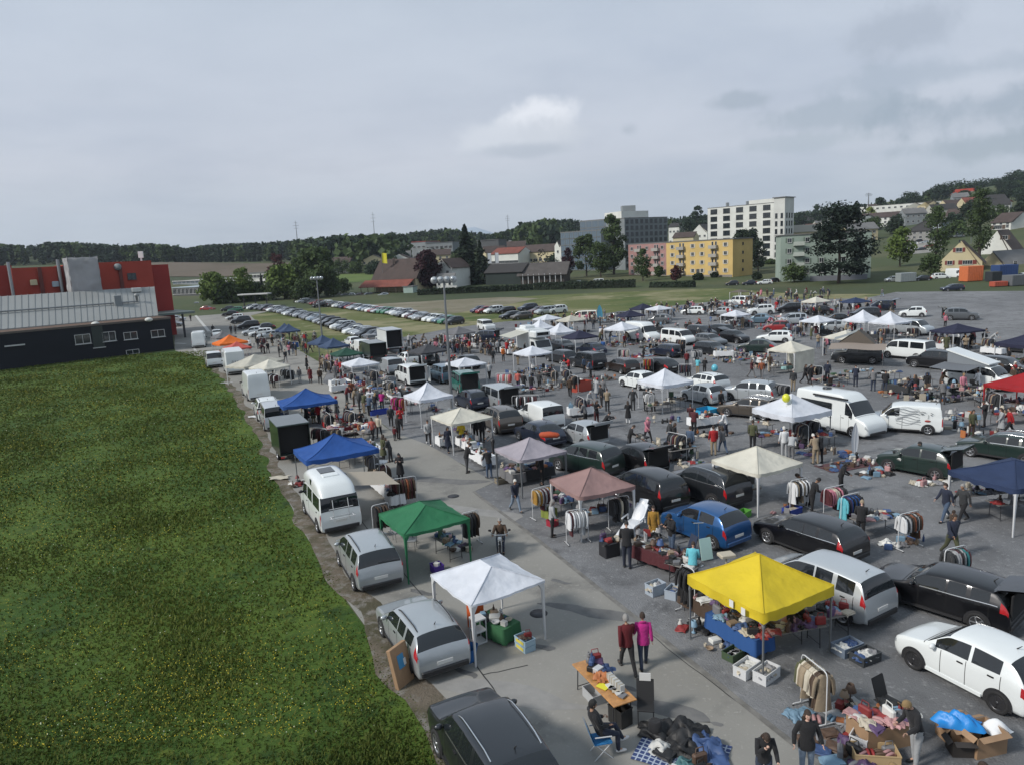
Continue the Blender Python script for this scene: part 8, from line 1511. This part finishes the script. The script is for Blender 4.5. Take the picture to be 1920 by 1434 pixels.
for i in range(2):m=MB();m.box((0,0,0),(.16,.01,.22));solo('paper_sign','white paper sheet pinned on the yellow valance, %s'%['left','right'][i],'paper',m,[PAPER],G(1370+i*22,1129+i*15,2.0)+Vector((-.0,-.06,0)),rad(-64))
mo=thing('motorcycle','dark motorcycle ridden down the lane towards the camera','motorcycle',G(940,1036),rad(-92))
for x in(-.62,.66):
 wq=inst('wheel',None,[],mo,loc=(x,0,.3))if False else None
 m=MB();m.lathe([(.22,-.05),(.29,-.05),(.31,0),(.29,.05),(.22,.05),(.22,-.05)],20,(x,0,.31),axis='Y');w_=part('wheel',m,TYRE,mo);m=MB();m.lathe([(.02,-.03),(.22,-.02),(.22,.02),(.02,.03)],14,(x,0,.31),axis='Y');part('rim',m,RIM,w_)
m=MB();m.tube([(-.5,0,.55),(-.1,0,.5),(.25,0,.62),(.55,0,.75)],[.09,.16,.12,.05],8);m.ball((.08,0,.78),(.26,.15,.13),10);part('frame_and_tank',m,mat('moto_black',(.02,.02,.025),.3,coat=.5),mo);m=MB();m.cbox((-.35,0,.76),(.6,.28,.09),.03);part('saddle',m,BLACKP,mo);m=MB();m.tube([(.66,.06,.31),(.52,.06,.95)],.025,6);m.tube([(.66,-.06,.31),(.52,-.06,.95)],.025,6);part('fork',m,CHROME,mo);m=MB();m.tube([(.34,.38,1.02),(.5,.2,1.0),(.5,-.2,1.0),(.34,-.38,1.02)],.016,6);part('handlebar',m,CHROME,mo);m=MB();m.ball((.64,0,.88),(.08,.1,.1),10);part('headlight',m,HEADL,mo)
for s in(-1,1):m=MB();m.tube([(.42,s*.3,1.02),(.42,s*.38,1.16)],.01,4);m.ball((.42,s*.4,1.18),(.02,.07,.05),8);part('mirror',m,BLACKP,mo)
def feather(px,py,h,c,lb,w_=.45):
 m=MB();m.tube([(0,0,0),(0,0,h*.5),(.05,0,h)],.015,5);m.grid(lambda u,v:(.0+w_*math.sin(PI*min(1,.12+v*.88))**.7*(u-.5),.03*math.sin(u*4),.15+v*(h-.15)),4,12);m.lathe([(.25,0),(.22,.04),(.02,.06)],10);solo('beach_flag',lb,'flag',m,[c],G(px,py),.2)
feather(1602,852,1.9,mat('flag_white',(.6,.62,.65),.6,trans=.2),'white teardrop flag at the front of the big camper van');feather(1125,606,3.1,mat('flag_sky',(.1,.36,.5),.6,trans=.2),'light blue beach flag behind the cream minibus',1.0)
def balloon(p,c,lb,r=.2):m=MB();m.ball((0,0,0),(r,r,r*1.15),14,k=10);m.tube([(0,0,-r),(.03,0,-r-.5)],.004,4);solo('balloon',lb,'balloon',m,[c],p)
balloon(G(1474,746,3.05),mat('balloon_yellow',(.6,.6,.03),.3,coat=.5),'yellow balloon tied to the white gazebo',.24);balloon(G(1340,690,1.0),mat('balloon_blue',(.1,.4,.5),.3,coat=.5),'light blue balloon floating above the gravel',.3)
C_=dict(darkdenim='dark jeans',denim='blue jeans',lightdenim='pale jeans',black='black trousers',navy='navy trousers',grey='grey trousers',beige='beige trousers',olive='olive trousers',charcoal='dark grey trousers',lightgrey='light grey trousers',brown='brown trousers',white='white trousers')
def P9(s):
 for ln in s.strip().split('\n'):
  q=[a.strip()for a in ln.split('|')];pose,x,y,face,top,legs,hair,style,wear,lab=q[:10];h=float(q[10])if len(q)>10 and q[10]else 1.72
  head=x[0]=='^';x=float(x.strip('^'));y=float(y);g=G(x,y,h)if head else G(x,y);g.z=0
  w_={'j':'jacket','h':'hooded_jacket','c':'long_coat'}[wear];person(pose,g,float(face),top,legs,hair,{'s':'short','l':'long','k':'cap'}[style],w_,lab,h,skin=int(x)%3,sex=1 if style=='l' else 0,shoes=SHOEW if 'white shoes' in lab else None,group='people at the market')
P9('''walk|1177|1257|98|darkred|black|grey|s|j|man in dark red fleece walking away up the lane|1.78
walk_b|1207|1250|88|magenta|darkdenim|brown|s|h|woman in magenta hooded jacket walking away up the lane|1.68
face_hand|^1433|1362|-95|black|darkdenim|brown|l|j|long haired woman in black touching her face at the bottom edge|1.66
pocket|^1514|1334|-95|black|lightdenim|brown|l|h|woman in black hooded jacket and pale jeans, hands in pockets|1.7
browse|^1722|1308|188|black|lightgrey|blond|s|j|blond person in black top beside the cardboard boxes|1.74
crouch|^1712|1408|120|lightgrey|grey|blond|s|h|crouching person in light grey hood at the bottom edge|1.7
crouch|^1890|1396|150|olive|black|brown|s|j|crouching person in olive at the bottom right corner|1.7
walk|967|958|-62|navy|lightdenim|white|s|j|white haired man in navy walking beside the lilac gazebo|1.66
stand|1036|1006|10|lightgrey|black|grey|l|j|woman in light grey jacket at the pink gazebo rail|1.66
ride|940|1032|-92|brown|darkdenim|grey|s|j|rider in brown jacket on the dark motorcycle|1.78
browse|1176|1064|80|black|navy|black|s|j|broad man in black sweater bending over the jewellery table|1.84
stand|1226|1018|-100|mustard|beige|brown|l|c|woman in mustard coat behind the jewellery table|1.64
hold|1260|1042|-160|black|denim|black|k|j|man in black cap and jeans beside the blue hatchback|1.78
browse|1299|1096|70|turquoise|grey|brown|s|j|woman in pale blue top behind the yellow gazebo|1.6
walk|1783|1044|-88|navy|olive|brown|s|j|man in navy jacket and olive trousers walking towards the camera|1.8
walk|1772|976|200|navy|denim|brown|s|j|man in navy jacket and jeans, left of the walking pair|1.74
walk|1804|978|196|charcoal|black|grey|s|j|man in dark grey jacket, right of the walking pair|1.74
browse|1522|962|0|black|black|black|s|j|person in black stooping at the cream gazebo rail|1.7
bend|1516|948|150|black|black|brown|s|j|dark clothed person bending under the cream gazebo|1.7
browse|1576|925|-30|black|black|black|l|j|black haired woman behind the rail of cream clothes|1.66
browse|1613|1012|60|black|black|beige|k|j|person with a tan hat and black clothes by the blue rail|1.66
crouch|^1831|1058|200|charcoal|black|cream|k|j|crouching person with a cream hat behind the open black estate|1.6
hold|752|903|-95|black|black|black|l|c|woman in long black coat standing alone in the lane|1.68
stand|720|866|40|olive|black|brown|l|c|woman in olive top and long black skirt by the blue gazebo|1.7
browse|733|866|170|charcoal|black|brown|s|j|person in dark grey right of the olive clad woman|1.6
hold|678|812|-70|black|grey|black|s|j|man in black jacket and grey trousers in the lane|1.72
stand|653|800|-90|black|black|black|l|c|person in long black coat behind the blue gazebo|1.72
walk|700|824|-100|coral|black|brown|l|j|woman in coral top walking down the lane|1.64
walk_b|712|820|-95|cream|black|brown|s|j|person in cream top walking beside the coral one|1.66
stand|748|823|60|black|black|brown|l|j|woman in black holding a child by the hand|1.72
stand|741|826|80|darkred|black|brown|k|j|small child in dark red beside the woman in black|1.0
walk|734|800|-80|charcoal|black|brown|s|j|person in dark grey walking near the blue box|1.7
hold|752|805|-80|red|black|brown|s|j|person in red jacket between shoppers by the white gazebo|1.7
walk|804|833|-80|lightgrey|black|black|s|j|young man in light grey hoodie with white shoes in the lane|1.74
walk_b|841|848|-60|navy|navy|black|l|c|woman in navy coat walking before the off white gazebo|1.7
browse|876|886|30|black|charcoal|black|s|j|man in black jacket at the white clothed table|1.76
browse|918|896|120|black|denim|brown|s|j|man in black shirt and jeans at the table left of the lilac gazebo|1.72
stand|893|826|-90|black|black|white|s|j|white haired man in black under the off white gazebo|1.7
stand|905|829|-90|black|black|grey|s|j|grey haired man in black under the off white gazebo|1.72
browse|925|850|-150|grey|black|grey|s|j|man in grey jacket at the right leg of the off white gazebo|1.7
stand|1017|908|200|black|black|brown|s|j|person in black under the lilac gazebo|1.7
hold|867|838|-90|yellow|black|brown|s|j|person in yellow vest at the off white gazebo|1.7
stand|563|718|-90|grey|lightgrey|brown|l|j|woman in grey jacket facing the camera far up the lane|1.68
stand|583|718|-90|darkred|black|brown|l|c|woman in dark red coat far up the lane|1.66
walk|601|720|-70|brown|black|black|s|j|man in brown jacket at the gravel edge of the lane|1.76
stand|629|712|-90|grey|grey|brown|l|c|person in long grey coat left of the bow legged gazebo|1.7
walk|536|680|-60|charcoal|grey|brown|s|j|person with grey trousers walking past the cream gazebo|1.72
walk|503|663|-60|black|black|brown|s|j|person in black striding up the lane, right of two|1.76
walk_b|491|662|-60|charcoal|black|brown|s|j|person in dark grey up the lane, left of two|1.76
stand|524|670|30|black|black|brown|s|j|dark person left of the far goods|1.72
stand|576|694|0|black|charcoal|black|s|c|person in black coat at the rail under the dusk blue pair|1.7
stand|514|727|90|black|black|black|s|j|person in black beside the tall white panel van|1.74
stand|434|627|-90|black|black|black|s|j|person in black by the slanting car row|1.74
stand|442|627|-90|charcoal|black|black|s|j|person in dark grey by the slanting car row|1.7
stand|469|656|-90|white|black|black|s|j|person in white right of the coral gazebo|1.7
walk|400|626|90|black|black|black|s|j|person in black on the far road near the grey gazebo|1.75
walk|436|606|90|black|black|black|s|j|person in black among the far slanting cars|1.75
stand|358|603|-90|black|black|black|s|j|person in black on the far road by the dark annex|1.75
browse|651|757|0|darkred|charcoal|brown|s|j|shopper in dark red, leftmost at the junk tables|1.72
browse|664|762|20|beige|brown|brown|l|j|shopper in beige at the junk tables|1.66
browse|674|768|40|charcoal|black|grey|s|j|shopper in dark grey at the junk tables|1.72
browse|683|774|60|olive|beige|brown|s|j|shopper in olive at the junk tables|1.72
browse|693|779|70|denim|black|brown|s|j|shopper in denim blue at the junk tables|1.7
browse|704|774|80|black|darkdenim|blond|l|j|shopper with blond hair in black at the junk tables|1.66
browse|717|770|90|magenta|black|brown|l|j|shopper in magenta at the junk tables|1.66
browse|660|748|-60|rust|black|brown|s|j|shopper in rust red behind the leftmost one|1.72
walk|1069|744|80|brown|black|black|s|j|man in brown walking past the red cart|1.76
hold|1119|746|30|lightgrey|denim|red|k|c|woman in light grey coat with a red hat|1.68
stand|1131|748|60|grey|black|brown|s|j|person in grey right of the woman with red hat|1.72
hold|1139|771|80|beige|black|brown|s|j|man in beige jacket with back turned in the open aisle|1.74
stand|1128|762|200|black|black|brown|s|j|man in black beside the beige jacket|1.76
browse|1103|772|-40|lightgrey|grey|lightgrey|k|j|person in light grey cap right of the small delivery van|1.7
browse|1098|796|150|grey|black|brown|s|j|person in striped grey right of the small delivery van|1.7
hold|1119|797|-60|black|maroon|brown|l|j|person in black and maroon beside the striped one|1.8
crouch|1133|802|0|black|black|black|s|j|crouching dark person right of the maroon one|1.7
hold|1178|794|85|black|white|brown|l|c|woman in short black coat and white leggings|1.62
pocket|1187|769|80|charcoal|charcoal|grey|s|j|man in dark grey at the left of the pointed gazebo|1.74
browse|1211|771|60|charcoal|black|grey|s|j|man in dark grey before the pointed gazebo table|1.76
browse|1225|771|120|black|black|white|s|j|white haired person in black before the pointed gazebo|1.66
walk|1214|828|-60|pink|black|pink|k|h|woman with pale pink jacket and headscarf|1.68
walk|1256|836|0|charcoal|darkdenim|brown|s|j|man in dark grey walking in front of another|1.76
walk|1264|841|-40|black|darkdenim|brown|l|j|woman in black and jeans walking beside the dark man|1.68
walk_b|1294|853|60|denim|navy|brown|s|j|person in denim jacket with a backpack walking away|1.74
stand|1338|853|85|red|beige|brown|s|j|person in bright red jacket and beige trousers|1.74
walk|1355|849|100|grey|denim|brown|l|j|person in grey beside the bright red jacket|1.68
browse|1301|815|60|maroon|black|brown|s|j|man in maroon jacket at the white table|1.78
browse|1361|818|150|white|navy|brown|s|j|person in white shirt right of the white table|1.68
stand|1351|776|-60|black|black|brown|s|j|person in black before the bronze open estate|1.78
stand|1470|857|90|white|lightgrey|white|k|j|man in white shirt and cap under the balloon gazebo|1.76
bend|1483|864|60|lightgrey|grey|grey|s|j|stooping person in pale grey beside the man in white|1.7
stand|1411|842|60|olive|black|brown|s|j|man in olive jacket left of the balloon gazebo front|1.76
browse|1529|870|100|beige|beige|white|s|j|man in beige clothes before the big camper van|1.7
browse|1537|868|100|black|black|brown|s|j|dark person next to the man in beige|1.72
browse|1181|845|0|black|black|brown|s|j|person in black above the open coupe|1.66
crouch|1218|852|180|charcoal|black|grey|s|j|crouching grey person above the open coupe|1.7
walk|1409|708|-60|maroon|grey|brown|l|j|woman in maroon walking hand in hand, left one|1.72
walk|1428|710|-120|rust|grey|brown|s|j|man in rust brown walking hand in hand, middle one|1.78
walk_b|1443|697|-100|brown|beige|brown|s|j|person in brown behind the hand in hand pair|1.7
stand|1487|733|70|charcoal|beige|grey|s|j|man in dark grey above the balloon gazebo|1.78
walk|1509|719|-60|black|black|brown|l|j|person in black at the black motorbikes, left|1.7
walk_b|1519|721|-60|black|black|brown|s|j|person in black at the black motorbikes, right|1.72
stand|1551|716|60|navy|navy|brown|s|j|man in dark navy below the brown awning|1.78
browse|1604|725|70|navy|navy|brown|s|j|man in navy stooping below the brown awning|1.78
browse|1637|733|80|grey|darkdenim|brown|s|j|man in grey with jeans right of the navy one|1.76
browse|1659|737|60|black|darkdenim|brown|s|j|man in black right of the grey one|1.78
stand|1716|746|80|black|black|brown|l|c|person in long black coat left of the grey awning|1.72
browse|1767|758|80|grey|charcoal|brown|s|j|man in grey shirt before the pop-top camper|1.76
walk|1891|688|100|black|charcoal|brown|s|j|man in black walking right of the pop-top camper|1.78
stand|1772|614|-90|pink|black|brown|s|j|person in pink behind the very dark gazebo|1.7
browse|1739|665|60|black|black|grey|s|j|person in black right of the barred van|1.76
walk|1654|557|90|grey|lightdenim|brown|s|j|lone man in grey walking on the far gravel edge|1.78
walk|1892|816|160|red|black|brown|s|j|man in red jacket walking below the red gazebo|1.74
walk_b|1877|815|160|lightgrey|grey|brown|l|c|woman in light grey beside the red jacket|1.66
stand|1821|820|-90|olive|brown|brown|l|j|woman in olive before the painted van tail|1.7
hold|1845|800|160|black|black|brown|s|j|dark person behind the woman in olive|1.7
walk|918|711|80|lightgrey|black|grey|s|j|man in light grey shirt walking above the silver open van|1.76
walk|972|730|80|coral|navy|brown|s|j|man in coral shirt walking on the gravel|1.76
stand|983|735|60|black|black|brown|s|j|man in black behind the silver open van, left|1.74
stand|997|738|60|black|black|black|s|j|man in black behind the silver open van, middle|1.74
stand|1012|732|60|charcoal|black|brown|s|j|man in dark grey behind the silver open van, right|1.7
stand|925|682|-60|charcoal|charcoal|brown|s|j|person in dark grey before the camper truck awning|1.72
stand|944|678|-60|orange|charcoal|brown|s|j|person in orange before the camper truck awning|1.7
stand|1000|698|-90|white|black|brown|l|c|person in long white coat under the spread leg gazebo|1.72
stand|1131|665|60|blue|navy|brown|s|j|person in blue jacket right of the dark violet gazebo|1.76
browse|1206|676|0|black|black|brown|s|j|person in black behind the rail with yellow clothes|1.66
stand|1171|652|-60|darkred|black|brown|s|j|person in dark red below the white gazebo by the camper bus|1.7
stand|1279|672|-60|black|black|brown|s|j|person in black before the flush front van|1.78
browse|1308|702|60|turquoise|beige|black|l|j|woman in pale turquoise above the white estate|1.62
browse|1321|702|60|black|black|black|s|j|dark haired person above the white estate|1.6
stand|1288|690|90|darkred|black|black|s|j|person behind the navy clothes rail|1.7
stand|1783|1010|0|brown|black|brown|s|j|child in brown behind the man in olive trousers|1.2
browse|1712|884|-60|darkred|navy|black|s|j|dark haired person in dark red at the dark goods table|1.72
sit|1296|793|60|maroon|black|brown|s|j|seated person in maroon under the large stalls|1.7
stand|605|576|0|black|black|black|s|j|person between the two long car rows, left|1.76
stand|611|577|0|charcoal|black|black|s|j|person between the two long car rows, middle|1.74
walk|619|577|0|grey|black|black|s|j|person between the two long car rows, right|1.74
walk|552|571|0|black|black|black|s|j|person near the head of the rear car row|1.76''')
R9=random.Random(21);TOPC=['black','black','charcoal','navy','grey','brown','black','darkred','lightgrey','white','beige','navy','olive','charcoal','maroon','denim','grey','beige','charcoal','black','brown','lightgrey','red','pink'];LEGC=['black','darkdenim','denim','charcoal','grey','beige','black','darkdenim']
def clear(g):
 for k,(c,rz,w_,d_,o)in GB.items():
  pass
 for o,kd in THINGS:
  if kd=='vehicle' and abs(o.location.x-g.x)<3 and abs(o.location.y-g.y)<3 and(o.location-g).length<1.7:return False
 return True
for(x0,x1,ya0,ya1,dy,n)in[(756,910,650,636,26,48),(900,990,640,668,24,18),(985,1130,612,600,18,16),(1040,1180,606,592,10,16),(1180,1330,590,574,14,26),(1225,1420,582,566,12,36),(1330,1500,580,566,20,26),(1395,1560,558,548,14,32),(1480,1660,575,572,20,30),(1240,1400,620,612,22,14),(1440,1620,612,612,26,22),(1120,1230,625,620,28,12),(470,600,640,652,22,14),(530,600,634,640,16,16),(600,650,675,690,22,14),(650,740,668,668,10,6),(760,860,690,690,16,5),(1530,1700,640,640,30,12),(1740,1860,640,645,20,12),(1660,1900,725,725,26,9),(1850,1920,700,700,30,6),(560,640,770,780,25,7),(1050,1110,690,690,20,5),(1600,1680,585,585,12,9)]:
 k=0
 while k<n:
  u=R9.random();g=G(lerp(x0,x1,u),lerp(ya0,ya1,u)+R9.random()*dy);g.z=0;k+=1
  if not clear(g):continue
  c,lg=R9.choice(TOPC),R9.choice(LEGC);we=R9.choice(['jacket','jacket','hooded_jacket','long_coat']);st=R9.choice(['short','short','long','cap'])
  o=person(R9.choice(['stand','walk','walk_b','browse','browse','hold','pocket','bend']),g,R9.uniform(-180,180),c,lg,R9.choice(['brown','black','brown','grey','blond','white'])if st!='cap' else R9.choice(['black','red','white','navy']),st,we,None,R9.uniform(1.58,1.84),skin=k%3,group='people at the market')
  o['auto']='person in %s %s'%({'lightgrey':'light grey','darkred':'dark red','charcoal':'dark grey'}.get(c,c),{'jacket':'top','hooded_jacket':'hooded jacket','long_coat':'long coat'}[we])+(' and '+C_[lg]if we!='long_coat' else '')
bpy.context.view_layer.update()
kids={}
for o in bpy.data.objects:
 if o.parent:kids.setdefault(o.parent,[]).append(o)
for o in list(bpy.data.objects):
 if o.type=='EMPTY' and o.parent is None and o.location.length<.01 and o in kids:
  cs=[k.matrix_world@Vector(c)for k in kids[o]if k.type=='MESH' for c in k.bound_box]
  a=Vector([(min(c[i]for c in cs)+max(c[i]for c in cs))/2 for i in range(3)]);a.z=min(c.z for c in cs);o.location=a
  for k in kids[o]:k.location=k.location-a
bpy.context.view_layer.update()
def merge_far(objs,name,label):
 if not objs:return
 V,F_,MI,ms=[],[],[],[];off=0
 for o in objs:
  me=o.data;n_=len(me.vertices);a=np.empty(n_*3,np.float32);me.vertices.foreach_get('co',a);a=a.reshape(-1,3);M_=np.array(o.matrix_world);V.append(a@M_[:3,:3].T+M_[:3,3]);mp=[]
  for sl in o.material_slots:
   if sl.material not in ms:ms.append(sl.material)
   mp.append(ms.index(sl.material))
  for p in me.polygons:F_.append([q+off for q in p.vertices]);MI.append(mp[p.material_index])
  off+=n_
 me=bpy.data.meshes.new(name);me.from_pydata(np.concatenate(V).tolist(),[],F_)
 for q in ms:me.materials.append(q)
 me.polygons.foreach_set('material_index',MI);me.polygons.foreach_set('use_smooth',[True]*len(F_));me.update();cr=bpy.data.objects.new(name,me);COL.objects.link(cr);tag(cr,label,name,kind='stuff')
 THINGS[:]=[q for q in THINGS if q[0]not in objs]
 for o in objs:bpy.data.objects.remove(o)
pp_=sorted([o for o,k in THINGS if k=='person'],key=lambda o:o.location.y);merge_far([o for o in pp_[297:]if len(o.material_slots)==5],'crowd','dense far crowd of visitors along the back rows of stalls')
gg_=sorted([o for o in bpy.data.objects if o.name.startswith('hanging_garment')],key=lambda o:o.location.y);merge_far(gg_[297:],'clothes','clothes hanging on the far rails, too many and small to count')
def nearest_mark(p):
 best=min(GB.values(),key=lambda v:(v[0]-p).length);w_=best[4]['label'].split();s=[]
 for q in w_:
  if q in('beside','over','with','in','left','right','above','behind','below','by','under','cut','alone','at','nearest','up','up,')and len(s)>1:break
  s.append(q.strip(','))
 return ' '.join(s[:4]),best
for o in[o for o in bpy.data.objects if 'auto' in o and 'label' not in o]:
 p=o.matrix_world.translation;b=o['auto'];del o['auto']
 if o['category']=='person':
  nm,bb=nearest_mark(p);a,c=PIX(p),PIX(bb[0]);dx=a[0]-c[0];rel=('left of' if dx<0 else 'right of')if abs(dx)>abs(a[1]-c[1])*1.5 else('behind' if a[1]<c[1]else 'in front of')
  b='%s %s the %s'%(b if len(b.split())<6 else b.split(' and ')[0],rel,nm)
 o['label']=b
by={}
for o in bpy.data.objects:
 if o.parent is None and 'label' in o:by.setdefault(o['label'],[]).append(o)
for lb,os_ in by.items():
 if len(os_)<2 or all(o.name.split('.')[0]in NG or o['category']in('garment','book')for o in os_):continue
 os_.sort(key=lambda o:PIX(o.matrix_world.translation)[0]);n=len(os_)
 for i,o in enumerate(os_):o['label']=lb+', '+({2:['left one','right one'],3:['leftmost','middle one','rightmost']}.get(n,None)or[OR[k+1]+' from the left' for k in range(n)])[i]
for o in bpy.data.objects:
 if o.parent is None and 'label' in o and len(o['label'].split())>16:o['label']=o['label'].replace('among the goods ','').replace('among the ','in ').replace(' one from',' from').replace('table loaded with goods ','goods table ').replace('opening ','').replace('the ','')
